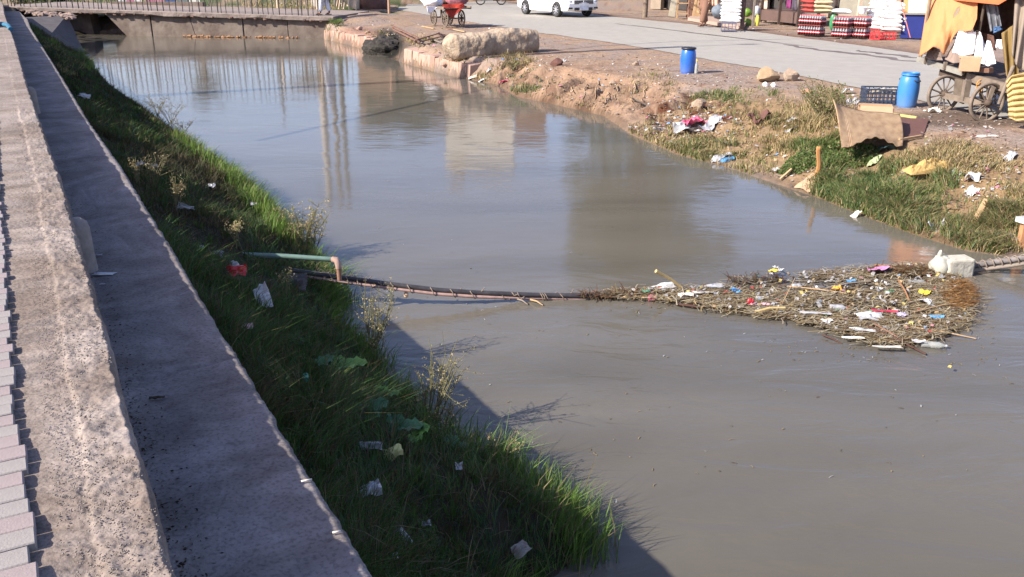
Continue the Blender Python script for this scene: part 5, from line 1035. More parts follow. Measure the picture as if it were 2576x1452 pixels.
# rusty reed bundle at the raft's right tip, dark edge twigs
for nm, cx, cy, rx, ry, k, cols in (('reed_bundle', 2415, 745, 34, 38, 700, [np.array([.24, .11, .03]), np.array([.30, .17, .06])]), ('edge_twigs', 1600, 738, 60, 8, 110, [np.array([.10, .05, .03]), DRY]), ('edge_twigs', 1900, 702, 75, 10, 130, [BROWN, np.array([.10, .05, .03])]), ('edge_twigs', 2270, 682, 90, 9, 300, [np.array([.16, .08, .03]), BROWN]), ('edge_twigs', 1500, 743, 50, 6, 90, [np.array([.22, .10, .05]), BROWN])):
    a = RN.uniform(0, 6.28, k); rr_ = np.sqrt(RN.uniform(0, 1, k)); pp = np.array([tuple(P(cx + rx * u * math.cos(t), cy + ry * u * math.sin(t), .03)) for u, t in zip(rr_, a)])
    tag(ribbons(nm, pp[:, 0], pp[:, 1], RN.uniform(.02, .06, k), RN.uniform(0, 3.14, k) if nm != 'reed_bundle' else RN.normal(-.4, .4, k), RN.uniform(.05, .18, k), RN.uniform(.005, .01, k), RN.normal(0, .35, k), mixc(k, cols, [.5, .5]), leafm), kind='stuff')
# specks, seeds and foam flecks drifting on open water: uncountable
pp = []
for cx, cy, rx, ry, k in ((1800, 800, 700, 90, 70), (2000, 1000, 550, 200, 50), (1500, 1100, 350, 150, 20), (1300, 500, 350, 250, 40), (2440, 860, 80, 60, 40), (1700, 770, 120, 20, 60), (2100, 880, 200, 30, 60)):
    pp += [tuple(P(cx + rx * RN.uniform(-1, 1), cy + ry * RN.uniform(-1, 1), .004)) for _ in range(k)]
pp = np.array(pp); pp = pp[inside(pp[:, 0], pp[:, 1], CANAL)]; k = len(pp)
tag(ribbons('floating_specks', pp[:, 0], pp[:, 1], pp[:, 2], RN.uniform(0, 3.14, k), RN.uniform(.008, .04, k), RN.uniform(.004, .009, k), RN.normal(0, .05, k), mixc(k, [DRY, WHITE * .8, DRY * .6], [.5, .2, .3]), leafm), kind='stuff')
# tiny coloured bits too many to count
x, y = raft_pts(330); n = len(x); tag(ribbons('floating_scraps', x, y, np.full(n, .04), RN.uniform(0, 3.14, n), RN.uniform(.02, .06, n), RN.uniform(.012, .035, n), RN.normal(0, .3, n), mixc(n, [WHITE * .9, np.array([.4, .2, .22]), np.array([.5, .40, .14]), np.array([.2, .28, .38]), np.array([.4, .08, .07]), GREY, STRAW * .8, np.array([.14, .24, .14])], [.32, .05, .05, .04, .04, .25, .21, .04]), litm), kind='stuff')
# the pieces one can pick out, one by one
def bottle(px, py, L, r_, m, capm, label, rz, name='plastic_bottle', z=.022):
    L *= .78; r_ *= .74
    p = P(px, py, z); t_ = thing(name, label, 'bottle', p, rz); M = Matrix.Rotation(math.pi / 2, 3, 'Y')
    mb = MB(); mb.lathe([(0, 0), (r_ * .9, 0), (r_, .01), (r_, L * .3), (r_ * .93, L * .33), (r_, L * .37), (r_, L * .68), (r_ * .5, L * .86), (r_ * .38, L * .9), (r_ * .38, L * .94)], 12, M=M, c=(-L / 2, 0, 0)); mb.build('body', m, t_)
    if capm: mb = MB(); mb.lathe([(r_ * .45, L * .92), (r_ * .45, L), (0, L)], 10, M=M, c=(-L / 2, 0, 0)); mb.build('cap', capm, t_)
    return t_
red2 = mat('red_cap', (.5, .02, .03), .4)
bottle(2350, 868, .24, .036, clear, MATS['white_plastic'], 'clear bottle floating apart below the raft at right', -.25)
bottle(2060, 762, .20, .034, clear, red2, 'clear bottle in the middle of the raft', .9)
bottle(1925, 752, .22, .036, greyp, None, 'grey bottle in the left middle of the raft', .05)
bottle(2010, 720, .17, .034, greyp, None, 'dull bottle close to the upper left rim of the raft', .1)
bottle(2110, 775, .20, .04, greyp, red2, 'smoky grey bottle right of the raft centre', -.1)
bottle(2310, 712, .24, .04, clear, red2, 'long clear bottle near the right rim of the raft', .15)
bottle(2340, 760, .18, .036, clear, None, 'clear bottle just left of the rusty reeds', .6)
bottle(2240, 735, .16, .03, mat('green_plastic', (.06, .32, .12), .35), None, 'small green bottle in the upper right of the raft', .4)
bottle(1645, 750, .13, .034, pinkp, None, 'bright red plastic can at the left tip of the raft', .1, name='plastic_can')
bottle(1965, 760, .10, .02, redp, None, 'small red tube in the left part of the raft', 1.2, name='plastic_tube')
RF = [(1662, 730, .42, .13, mat('striped_bag', (.52, .51, .50), .6, var=.5, scale=26, stretch=(1, 6, 1)), 'striped grey and white bag caught at the left tip of the raft', 'bag', .25, .6), (1772, 742, .36, .08, whitep, 'white foam tray lying right of the bamboo stick', 'foam tray', -.06, .25), (1795, 727, .30, .12, greyp, 'wet translucent bag in the gap left of the main raft', 'bag', .1, .3), (2210, 690, .30, .14, mat('mauve_bag', (.52, .22, .36), .5, var=.3, scale=14), 'mauve plastic bag on the upper rim of the raft', 'bag', .3, 1.0),
      (2105, 735, .12, .10, mat('orange_bit', (.7, .32, .05), .5), 'small orange cup near the raft centre', 'cup', .2, .9), (1945, 690, .12, .12, mat('yellow_bit', (.72, .52, .05), .5), 'yellow carton on the upper left rim of the raft', 'carton', .1, .8), (1958, 684, .10, .14, whitep, 'white paper cup standing on the upper left rim of the raft', 'cup', .4, .9), (2190, 805, .36, .14, whitep, 'white bag in the lower middle of the raft', 'bag', .1, .6), (2225, 790, .34, .06, mat('dark_red', (.42, .04, .07), .4), 'long dark red plastic strip right of the raft centre', 'plastic strip', -.1, .4), (2325, 768, .14, .14, whitep, 'white carton with yellow print left of the rusty reeds', 'carton', .9, .6),
      (2325, 745, .11, .12, mat('yellow_print', (.75, .50, .04), .5), 'yellow wrapper above the white carton on the raft', 'wrapper', .6, .8), (2170, 838, .30, .07, whitep, 'white curved foam slab at the lower rim of the raft', 'foam', -.25, .35), (2145, 857, .28, .05, mat('ivory_foam', (.66, .62, .52), .6), 'ivory foam strip floating just below the raft', 'foam', -.1, .3), (1850, 740, .14, .10, bluep, 'pale blue crushed cup at the left of the raft', 'cup', .2, .9), (1725, 752, .20, .10, paper, 'crumpled beige carton below the bamboo stick', 'carton', .1, .8), (1885, 768, .14, .09, redp, 'red and white sachet near the lower left rim', 'sachet', .9, .7), (1910, 772, .3, .06, mat('pink_white', (.6, .36, .38), .6), 'pink lettered wrapper at the lower left of the raft', 'wrapper', -.1, .3),
      (2050, 795, .36, .06, greyp, 'pale wet film along the lower rim of the raft', 'plastic film', -.15, .4), (2270, 800, .12, .1, mat('lilac', (.38, .34, .52), .5), 'lilac lid on the right half of the raft', 'lid', .1, .5), (2140, 713, .13, .05, bluep, 'tiny blue lid on the upper rim of the raft', 'lid', .1, .6), (2355, 805, .16, .08, bluep, 'light blue bottle label near the right rim', 'label', .2, .6), (2230, 880, .34, .05, mat('foam_wake', (.50, .46, .40), .7), 'soggy pale clump drifting under the raft', 'clump', -.1, .5), (2310, 866, .16, .07, whitep, 'white carton left of the bottle below the raft', 'carton', -.2, .5), (2388, 930, .06, .03, mat('leaf_yellow', (.6, .42, .12), .6), 'yellow leaf floating alone on open water at right', 'leaf', .9, .4), (1185, 682, .03, .02, BROWN is not None and MATS['dead_leaf'], 'tiny dark speck floating above the boom', 'leaf', .2, .4), (2210, 735, .08, .06, whitep, 'white cup ring on the raft, upper right', 'cup', .3, .9), (1625, 741, .10, .08, greenp, 'pale green scrap by the red can', 'plastic scrap', .3, .9), (2080, 815, .14, .08, paper, 'beige sachet in the lower half of the raft', 'sachet', .5, .6)]
for i, (px, py, w, h, m_, lab, cat, rz, rise) in enumerate(RF): crumple(px, py, w * .72, h * .8, m_, lab, cat, 800 + i, name=cat.replace(' ', '_'), rz=rz, rise=rise, p=P(px, py, .02), lift=.025, tilt=Vector((0, 0, 1)))
# foam block with bag at the boom's right end
p = P(2396, 690, .0); r = thing('foam_block', 'dirty white foam block with a knotted bag at the right end of the raft', 'foam block', p)
fm = mat('dirty_foam', (.44, .41, .33), .8, var=.25, scale=18, bump=.01, bscale=18)
mb = MB(); mb.box((0, 0, .07), (.27, .18, .20), rz=.15); o = mb.build('block', fm, bevel=.02); o.parent = r; o.location = (.02, 0, 0)
mb = MB(); mb.blob((-.12, .0, .08), (.10, .09, .11), seed=5, n=4, amp=.22); mb.blob((-.15, .0, .20), (.022, .02, .04), seed=6, n=2, amp=.2); o = mb.build('knotted_bag', mat('sheer_bag', (.40, .39, .33), .35, var=.3, scale=9)); o.parent = r
# sticks
for (x0, y0, x1, y1, z0, z1, r_, m_, lab) in [(1650, 682, 1722, 728, .22, .02, .017, mat('bamboo', (.52, .38, .16), .6, var=.25, scale=20), 'stout yellow bamboo stick rising from the left tip of the raft'), (1560, 748, 1640, 752, .02, .02, .010, palew, 'thin pale stick joining the boom to the raft'), (1700, 765, 1770, 775, .02, .02, .012, woodd, 'orange-brown stick along the lower left rim of the raft'),
        (2180, 820, 2330, 892, .05, .01, .010, woodd, 'long brown stalk pointing out of the lower right of the raft'), (2200, 815, 2290, 872, .06, .02, .008, wood, 'second brown stalk beside the long one at the lower right'), (2290, 822, 2455, 852, .04, .01, .006, palew, 'long thin straw reaching right past the raft'), (1980, 720, 2130, 738, .04, .04, .006, palew, 'thin pale reed lying across the raft, upper middle'), (1900, 785, 1975, 775, .04, .05, .013, MATS['bamboo'], 'thick tan reed near the lower left rim'), (2200, 668, 2270, 680, .05, .03, .014, mat('bark', (.26, .12, .05), .8), 'orange-brown bark strip on the top rim of the raft'), (2080, 725, 2190, 708, .05, .07, .009, greyw, 'dark bent branch lying across the upper middle of the raft'), (2070, 843, 2118, 865, .02, .0, .007, woodd, 'brown twig floating off the lower rim of the raft'), (2300, 785, 2440, 760, .06, .05, .005, palew, 'straight straw crossing the right half of the raft'), (2260, 705, 2290, 760, .08, .04, .008, MATS['bark'], 'reddish stick in the right half of the raft'), (1965, 770, 2000, 700, .03, .12, .004, palew, 'thin straw standing up from the upper left of the raft')]:
    mb = MB(); a, b_ = P(x0, y0, z0), P(x1, y1, z1); mb.tube([a, a.lerp(b_, .5) + Vector((0, rnd.uniform(-.02, .02), .01)), b_], [r_, r_ * .95, r_ * .8], 6); tag(mb.build('stick', m_), lab, 'stick')
# ------------------------------------------------------------------ carts
cartw = mat('cart_wood', A(150, 134, 118), .9, var=.35, scale=6, bump=.004, bscale=30); cartd = mat('cart_wood_dark', A(104, 88, 76), .9, var=.35, scale=6, bump=.004)
cartg = mat('cart_plank_grey', A(164, 160, 150), .9, var=.25, scale=5); iron = mat('iron', (.09, .085, .08), .6, var=.4, scale=20)
def wheel(parent, loc, axis, R=.30, ns=12, spokes=True, first={}):
    """spoked wheel, axis = horizontal direction of its axle"""
    rz = math.atan2(axis.y, axis.x)
    if 'rim' not in first or first['R'] != R:
        M = Matrix.Rotation(math.pi / 2, 3, 'Y'); first['R'] = R
        mb = MB(); mb.lathe([(R - .045, -.022), (R - .005, -.024), (R, -.015), (R, .015), (R - .005, .024), (R - .045, .022), (R - .045, -.022)], 40, M=M); first['rim'] = mb.mesh('rim', cartw)
        mb = MB(); mb.lathe([(0, -.07), (.035, -.07), (.05, -.03), (.055, .03), (.035, .08), (0, .08)], 16, M=M); first['hub'] = mb.mesh('hub', cartd)
        mb = MB(); mb.tube([(0, 0, .03), (0, 0, R - .04)], [.015, .011], 6); first['spoke'] = mb.mesh('spoke', cartw)
    w = bpy.data.objects.new('wheel', first['rim']); COL.objects.link(w); w.parent = parent; w.location = loc; w.rotation_euler = (0, 0, rz)
    h = bpy.data.objects.new('hub', first['hub']); COL.objects.link(h); h.parent = w
    for k in range(ns):
        s = bpy.data.objects.new('spoke', first['spoke']); COL.objects.link(s); s.parent = w; s.rotation_euler = (2 * math.pi * k / ns + .2, 0, 0)
    return w
# near cart at the right edge
W1, W2 = PD(2374, 240, 14.25), PD(2482, 262, 13.35)
gz1 = float(H(np.array([W1.x]), np.array([W1.y]))[0])
A0, B0 = PD(2309, 144, 14.9), PD(2575, 222, 12.95)
u_ = (B0 - A0).normalized(); wd_ = Vector((-u_.y, u_.x, 0)).normalized(); wd_ = wd_ if wd_.x > 0 else -wd_
root = thing('hand_cart', 'old wooden hand cart with spoked wheels and an orange sheet at the right edge', 'cart', (W1.x, W1.y, .5))
ax1 = Vector((W2.x - W1.x, W2.y - W1.y, 0)).normalized()
RT = root.location
R1 = .30
for c in (W1, W2, W1 + Vector((1.15, .62, 0)), W2 + Vector((1.15, .62, 0))):
    wheel(root, Vector((c.x, c.y, max(c.z, .5 + R1))) - RT, ax1)
for k in range(2):
    o_ = Vector((1.15, .62, 0)) * k; mb = MB(); mb.bar(W1 + o_, W2 + o_, .07, .09); attach(mb.build('axle', cartw), root)
    mb = MB(); c = (W1 + W2) / 2 + o_; mb.bar(c, c + Vector((0, 0, .30)), .09); attach(mb.build('bolster', cartw), root); mb = MB(); mb.bar(W2 + o_, W2 + o_ + Vector((0.05, .02, .26)), .08, .06); attach(mb.build('bolster', cartw), root)
def onbed(u, w, z=0): return A0.lerp(B0, u) + wd_ * w + Vector((0, 0, z))
for k in range(6):
    mb = MB(); w = .1 + k * .2; mb.bar(onbed(0, w, -.02), onbed(1.05, w, -.02), .19, .03); attach(mb.build('bed_plank', cartd), root)
mb = MB(); mb.bar(onbed(0, 0, -.03), onbed(.47, 0, -.04), .04, .085); attach(mb.build('edge_plank', cartg), root)
mb = MB(); mb.bar(onbed(.53, -.04, -.07), onbed(1.05, -.04, -.05), .05, .13); attach(mb.build('side_plank', cartw), root)
mb = MB(); mb.bar(onbed(.2, .12, -.14), onbed(1.02, .12, -.10), .08, .14); attach(mb.build('frame_beam', cartd), root)
mb = MB(); mb.bar(onbed(.2, 1.0, -.14), onbed(1.02, 1.0, -.10), .08, .14); attach(mb.build('frame_beam', cartd), root)
for u in (.10, .30, .48): mb = MB(); mb.box(onbed(u, -.03, .0), (.05, .04, .12)); attach(mb.build('peg', cartw), root)
mb = MB(); mb.poly([PD(2402, 198, 14.1), PD(2424, 205, 14.1), PD(2422, 262, 14.1), PD(2396, 250, 14.1)], .03, axis=wd_); attach(mb.build('side_board', cartw), root)
for sx, sy, m_ in ((0.02, .02, cartw), (.52, .05, cartd), (1.0, .05, cartw), (.02, 1.1, cartw), (1.0, 1.1, cartw)):
    mb = MB(); b_ = onbed(sx, sy); mb.tube([b_, b_ + Vector((.02, 0, 1.5))], .022, 7); attach(mb.build('canopy_pole', m_), root)
mb = MB(); pts = []
for k in range(30): a = k * .5; pts.append(PD(2466, 208, 13.6) + Vector((.05 * math.cos(a), 0, .06 * math.sin(a) - k * .004)))
mb.tube(pts, .006, 5); attach(mb.build('wire_coil', mat('orange_wire', (.60, .28, .05), .6)), root)
# orange sheet, its own cloth draped from the canopy
orange = mat('orange_sheet', A(232, 158, 104, .58), .85, var=.08, scale=3, bump=.003, bscale=60); orange2 = mat('red_orange_canopy', A(238, 122, 74, .7), .8, var=.1, scale=4)
bu = [0, .12, .25, .36, .42, .50, .60, .68, .80, .92, 1.0]; bv_ = [143, 132, 117, 122, 140, 118, 92, 78, 80, 76, 46]
def tarp(u, v):
    x = (2342 - 30 * v ** 1.1) * (1 - u) + (2462 - 4 * v) * u; yb = float(np.interp(u, bu, bv_)); yt = -62 + 14 * u; y = yt + (yb - yt) * v
    f = .10 * math.sin(u * 9 + v * 3) * v + .16 * (float(fbm(u * 4 + v * 1.5, v * 2.2 - u * 2, 77, 4)) - .5)
    return PD(x, y, 14.55 - .9 * u + f + .25 * (1 - v))
mb = MB(); mb.sheet(tarp, 56, 44)
keep_f = [i for i, f in enumerate(mb.f) if not (((i % 56) / 56 - .60) ** 2 / .0035 + ((i // 56) / 44 - .57 + .3 * ((i % 56) / 56 - .60)) ** 2 / .0035 < 1)]
mb.f = [mb.f[i] for i in keep_f]; mb.m = [mb.m[i] for i in keep_f]; mb.sm = [mb.sm[i] for i in keep_f]
o = mb.build('orange_sheet', orange); s_ = o.modifiers.new('t', 'SOLIDIFY'); s_.thickness = .006; tag(o, 'torn orange cloth sheet with a hole hanging over the hand cart', 'cloth sheet')
C = [PD(2350, -60, 14.6), PD(2372, -2, 14.6), PD(2512, 12, 12.9), PD(2562, -18, 12.4), PD(2640, -60, 13.0), PD(2500, -95, 15.5)]
mb = MB(); mb.poly(C, .02, axis=(0, 0, 1)); tag(mb.build('canopy_cloth', orange2), 'reddish orange canopy cloth over the top of the hand cart', 'canopy')
def hang(pts, bot, depth0, depth1, m, name, label, cat, fold=.06, nf=7, hor=False, n=(30, 24), seed=1):
    """hanging cloth: pts top edge, bot bottom edge in picture units, laid at the given depths"""
    def fn(u, v):
        tx, ty = np.interp(u, np.linspace(0, 1, len(pts)), [q[0] for q in pts]), np.interp(u, np.linspace(0, 1, len(pts)), [q[1] for q in pts])
        bx, by = np.interp(u, np.linspace(0, 1, len(bot)), [q[0] for q in bot]), np.interp(u, np.linspace(0, 1, len(bot)), [q[1] for q in bot])
        if hor: f = fold * (abs(math.sin(v * math.pi * nf + .5 * math.cos((u - .5) * 2.4) * 3)) ** .7)
        else: f = fold * math.sin(u * math.pi * nf + v) * (.4 + .6 * v)
        f += .05 * (float(fbm(u * 5, v * 4, seed)) - .5)
        return PD(float(tx + (bx - tx) * v), float(ty + (by - ty) * v), depth0 + (depth1 - depth0) * u - f)
    mb = MB(); mb.sheet(fn, *n); o = mb.build(name, m); s_ = o.modifiers.new('t', 'SOLIDIFY'); s_.thickness = .008
    return tag(o, label, cat)
brightw = mat('bright_white_cloth', (.80, .80, .82), .8, var=.03)
hang([(2412, 79), (2455, 80)], [(2396, 132), (2420, 141), (2449, 136)], 13.9, 13.7, brightw, 'carrier_bag', 'broad white carrier bag hanging leftmost on the hand cart', 'bag', .05, 3, seed=3)
hang([(2460, 80), (2466, 80)], [(2451, 150), (2466, 157), (2478, 118)], 13.75, 13.6, brightw, 'carrier_bag', 'narrow white carrier bag hanging between two broader ones on the cart', 'bag', .05, 3, seed=4)
hang([(2484, 102), (2492, 104)], [(2468, 160), (2486, 167), (2506, 160)], 13.5, 13.3, brightw, 'carrier_bag', 'white carrier bag hanging lowest and rightmost on the hand cart', 'bag', .06, 4, seed=5)
grd = mat('grey_leather', A(160, 140, 128), .8, var=.12, scale=6)
hang([(2338, 118), (2352, 119), (2364, 125)], [(2328, 146), (2350, 152), (2372, 152)], 14.6, 14.3, grd, 'flap', 'grey-brown curved seat flap under the torn orange sheet, left one', 'flap', .03, 2, seed=6)
hang([(2414, 86), (2418, 88)], [(2377, 150), (2398, 160), (2416, 158)], 14.3, 14.0, grd, 'flap', 'tall grey-brown board leaning beside the carrier bags', 'board', .02, 2, seed=7)
for (px, py, w, h, d, lab, m_) in [(2440, 160, .28, .22, .26, 'brown cardboard carton tied with yellow string on the hand cart', card), (2478, 176, .22, .07, .22, 'flat wooden tray right of the tied carton on the hand cart', wood), (2440, 144, .30, .02, .25, 'cardboard lid lying on top of the tied carton', card)]:
    mb = MB(); mb.box((0, 0, 0), (w, d, h)); tag(mb.build('carton' if m_ is card else 'tray', m_, loc=PD(px, py, 13.7), rz=-.4, bevel=.006), lab, 'carton' if m_ is card else 'tray')
blackd = mat('dark_bundle', A(92, 78, 70), .9, var=.6, scale=8); gb = mat('grey_blue_sheet', A(124, 126, 134), .5, var=.35, scale=6)
hang([(2480, 10), (2510, 12)], [(2492, 80), (2520, 66)], 13.6, 13.3, gb, 'plastic_sheet', 'dirty grey translucent sheet hanging inside the cart canopy', 'plastic sheet', .05, 4, seed=8)
hang([(2500, 68), (2516, 66)], [(2500, 84), (2522, 74)], 13.4, 13.1, mat('cart_blue', (.05, .12, .26), .5), 'blue_rag', 'small blue rag below the grey sheet inside the cart canopy', 'rag', .03, 3, seed=9)
hang([(2440, -20), (2570, -10)], [(2452, 100), (2570, 130)], 14.6, 13.8, blackd, 'sacking', 'brown patched sacking forming the back of the hand cart booth', 'sacking', .06, 5, seed=10)
hang([(2456, 78), (2500, 90)], [(2470, 112), (2506, 128)], 14.0, 13.6, mat('rust_brown_cloth', A(120, 86, 74), .9, var=.3), 'brown_cloth', 'rust-brown cloth bundle behind the white carrier bags', 'cloth', .05, 3, seed=11)
hang([(2508, 100), (2520, 100)], [(2505, 120), (2522, 124)], 13.2, 13.1, brightw, 'small_bag', 'small knotted white bag hanging near the olive curtain', 'bag', .03, 2, seed=12)
olive = mat('olive_curtain', A(150, 124, 74), .9, var=.15, scale=6); ruch = mat('yellow_satin', A(226, 196, 132, .56), .55, var=.08, scale=4); drab = mat('drab_cloth', A(160, 144, 128), .9, var=.12, scale=5)
hang([(2520, 84), (2560, 55)], [(2532, 190), (2566, 300)], 13.0, 12.9, olive, 'olive_curtain', 'olive curtain hanging behind the rope pole at the right edge', 'curtain', .05, 4, seed=13)
hang([(2532, 205), (2545, 190), (2600, 178)], [(2538, 296), (2556, 305), (2610, 300)], 12.75, 12.6, ruch, 'yellow_curtain', 'ruched yellow satin curtain at the far right beside the cart', 'curtain', .075, 8, hor=True, n=(24, 90), seed=14)
hang([(2556, -40), (2640, -40)], [(2546, 140), (2560, 172), (2640, 200)], 12.7, 12.5, drab, 'drab_curtain', 'faded brown striped drape above the yellow satin curtain', 'curtain', .06, 6, seed=15)
mb = MB(); a, b_ = PD(2550, 165, 12.7), PD(2512, 262, 12.9); mb.tube([a, b_], [.03, .024], 8); tag(mb.build('wooden_pole', cartw), 'slanting wooden pole leaning against the yellow curtain', 'pole')
mb = MB(); a, b_ = PD(2312, 146, 14.9), PD(2303, 198, 14.6); mb.tube([PD(2262, -10, 20), PD(2290, 95, 20)], .012, 5); tag(mb.build('tarp_string', mat('pink_string', (.55, .16, .10), .8)), 'thin orange guy string crossing before the dark blue counter', 'string')

# far cart by the road
def far_cart(cx, cy, label):
    p = P(cx, cy, .56); r = thing('hand_cart', label, 'cart', p); axd = Vector((.88, .47, 0)).normalized(); ln = Vector((-axd.y, axd.x, 0))
    ws = [(-.34, -.55), (.34, -.55), (-.34, .55), (.34, .55)]
    for a, b_ in ws: wheel(r, axd * a + ln * b_ * .0 + ln * b_ + Vector((0, 0, .31)), axd, R=.30)
    for b_ in (-.55, .55): mb = MB(); mb.bar(axd * -.34 + ln * b_ + Vector((0, 0, .31)), axd * .34 + ln * b_ + Vector((0, 0, .31)), .05); mb.bar(ln * b_ + Vector((0, 0, .3)), ln * b_ + Vector((0, 0, .62)), .08); mb.build('axle', cartw, r)
    for k in range(5): mb = MB(); c = axd * (-.44 + k * .22); mb.bar(c - ln * .95 + Vector((0, 0, .68)), c + ln * .95 + Vector((0, 0, .68)), .2, .035); mb.build('bed_plank', cartd, r)
    for sx in (-1, 1): mb = MB(); mb.bar(axd * .55 * sx - ln * .95 + Vector((0, 0, .70)), axd * .55 * sx + ln * .95 + Vector((0, 0, .70)), .04, .10); mb.build('side_rail', cartw, r)
    return r, p, axd, ln
fc, fp, fa_, fl_ = far_cart(1126, 66, 'loaded wooden cart with spoked wheels standing by the road above the black hollow')
redc = mat('red_cloth', A(190, 62, 44), .85, var=.12); mauve = mat('mauve_cloth', A(176, 112, 120), .85, var=.4, scale=9)
for (px, py, Zc, r3, m_, lab) in [(1087, 4, 33.2, (.38, .34, .20), brightw, 'white sack load on the left end of the far cart'), (1150, 0, 33.4, (.42, .36, .22), mauve, 'mauve and white bundle on the right end of the far cart'), (1122, -4, 33.8, (.30, .34, .26), mat('tan_bundle', A(206, 160, 130), .9), 'tan bundle between the white sack and the mauve bundle')]:
    mb = MB(); mb.blob((0, 0, 0), r3, seed=px, amp=.2, n=4, fq=2.2); tag(mb.build('bundle', m_, loc=PD(px, py, Zc)), lab, 'bundle')
hang([(1112, 12), (1165, 8)], [(1124, 34), (1137, 46), (1150, 34), (1170, 16)], 32.7, 32.9, redc, 'red_cloth', 'pointed red cloth hanging from the side of the far cart', 'cloth', .04, 3, seed=20)
hang([(1073, 16), (1100, 18)], [(1076, 30), (1080, 36), (1098, 20)], 32.7, 32.9, brightw, 'white_flap', 'pointed white cloth corner hanging from the left end of the far cart', 'cloth', .02, 2, seed=21)

# ------------------------------------------------------------------ booth of cloth behind the far bank, awning and poles
cream = mat('cream_cloth', A(232, 206, 180, .62), .85, var=.10, scale=3); tarpb = mat('brown_tarp', A(118, 84, 74), .8, var=.35, scale=2.5, bump=.02, bscale=5)
mb = MB(); mb.blob((0, 0, .30), (.82, .7, .75), seed=12, amp=.14, n=6, flat=.34); tag(mb.build('covered_heap', tarpb, loc=P(938, 24, .56)), 'goods heaped under a brown tarpaulin behind the far end of the bank', 'tarpaulin heap')
for i, (x0, x1, lab) in enumerate([(872, 904, 'cream cloth panel hanging beside the brown tarpaulin heap, the widest'), (859, 867, 'narrow cream cloth strip left of the widest cream panel'), (846, 855, 'narrow dull cloth strip near the walking person in white')]):
    hang([(x0 + 8, -50), (x1 + 6, -52)], [(x0, 16), ((x0 + x1) / 2, 22), (x1, 27)], 46, 46, cream, 'hanging_cloth', lab, 'cloth', .06, 3, seed=30 + i, n=(10, 12))
mb = MB(); b_ = P(979, 40, .56); mb.tube([b_ + Vector((0, 0, -.1)), b_ + Vector((.02, 0, 1.2)), b_ + Vector((-.1, 0, 2.6))], [.06, .055, .045], 8); tag(mb.build('wooden_post', mat('peeled_log', A(206, 164, 132), .85, var=.15)), 'peeled log post standing right of the brown tarpaulin heap', 'post')
# simple awning on cream posts
aw = thing('awning', 'flat cloth awning on cream posts behind the right end of the bridge', 'awning', P(830, 22, .6)); az = 3.0
cs = [P(700, 32, .6), P(800, 34, .6), P(864, 22, .6), P(760, 16, .6)]
for q in cs: mb = MB(); mb.tube([q, Vector((q.x, q.y, az))], .055, 7); attach(mb.build('post', cream), aw)
mb = MB(); mb.poly([Vector((q.x, q.y, az)) for q in cs], .05); attach(mb.build('roof_cloth', cream), aw)
# utility poles
conc = mat('pole_concrete', A(206, 196, 186, .62), .85, var=.1, scale=6); polew = mat('pole_steel', A(120, 116, 112), .7, var=.2)
def pole(base, h, m, label, r0=.15, r1=.09, arms=True, lamp=False, name='utility_pole'):
    r = thing(name, label, 'utility pole' if not lamp else 'street lamp', base); mb = MB(); mb.tube([(0, 0, -.3), (0, 0, h * .5), (0, 0, h)], [r0, (r0 + r1) / 2, r1], 10); mb.build('shaft', m, r)
    if arms:
        for z in (h - .3, h - 1.1): mb = MB(); mb.box((0, 0, z), (1.5, .08, .1)); mb.build('cross_arm', polew, r)
    if lamp: mb = MB(); mb.tube([(0, 0, h - .1), (.5, .2, h + .25), (1.3, .5, h + .4)], .035, 7); mb.build('arm', m, r); mb = MB(); mb.blob((1.6, .62, h + .4), (.32, .14, .08), amp=.02, n=2); mb.build('lamp_head', polew, r)
    return r
p795 = P(795, 18, .56); pole(p795, 10.2, conc, 'tall pale concrete utility pole behind the right end of the bridge', .24, .18)
p825 = P(846, 14, .56); pole(p825, 10.6, polew, 'dark steel utility pole right of the pale concrete one', .17, .13)
pole(P(824, 16, .56), 10.4, greyw, 'grey wooden utility pole between the concrete and the steel pole', .17, .13, False)
pole(P(690, 10, .56), 5.6, polew, 'short dark pole standing behind the middle of the bridge', .10, .08, False)
# street lamp on the promenade, off to the left: its shadow falls across the fallen pillar
lampb = Vector((-10.86, 18.86, Z_WALL)); pole(lampb, 11.0, conc, 'street lamp on the promenade left of the parapet wall', .22, .17, False, True, name='street_lamp')
wirem = mat('wire', (.03, .03, .035), .6)
for i, (z, za, zb) in enumerate([(4.9, 5.1, 5.1), (6.1, 6.4, 6.2), (8.4, 8.8, 8.6)]):
    a = Vector((-40, p795.y - 3 + i, za)); b_ = Vector((p795.x, p795.y, zb)); pts = [a.lerp(b_, k / 16) + Vector((0, 0, -.35 * math.sin(math.pi * k / 16))) for k in range(17)]
    c = Vector((14.0, 22, 8.2 + i * .4)); pts2 = [b_.lerp(c, k / 16) + Vector((0, 0, -.7 * math.sin(math.pi * k / 16))) for k in range(1, 17)]
    mb = MB(); mb.tube(pts + pts2, .028, 5); tag(mb.build('overhead_cable', wirem), ['lowest overhead cable strung past the pale concrete pole', 'middle overhead cable strung past the pale concrete pole', 'highest overhead cable strung past the pale concrete pole'][i], 'cable')
g_ = [P(1330, 134, .56), P(1370, 127, .56), P(1500, 115, .56), P(1700, 104, .56), P(2100, 95, .56)]
pts = [q - sd * (5.6 / math.sin(SUN_E)) for q in g_]; pts = [pts[0] + (pts[0] - pts[1]) * 12] + pts + [pts[-1] + (pts[-1] - pts[-2]) * 2]
mb = MB(); mb.tube(pts, .035, 6); tag(mb.build('overhead_cable', wirem), 'sagging cable crossing the canal whose shadow falls over the verge and road', 'cable')
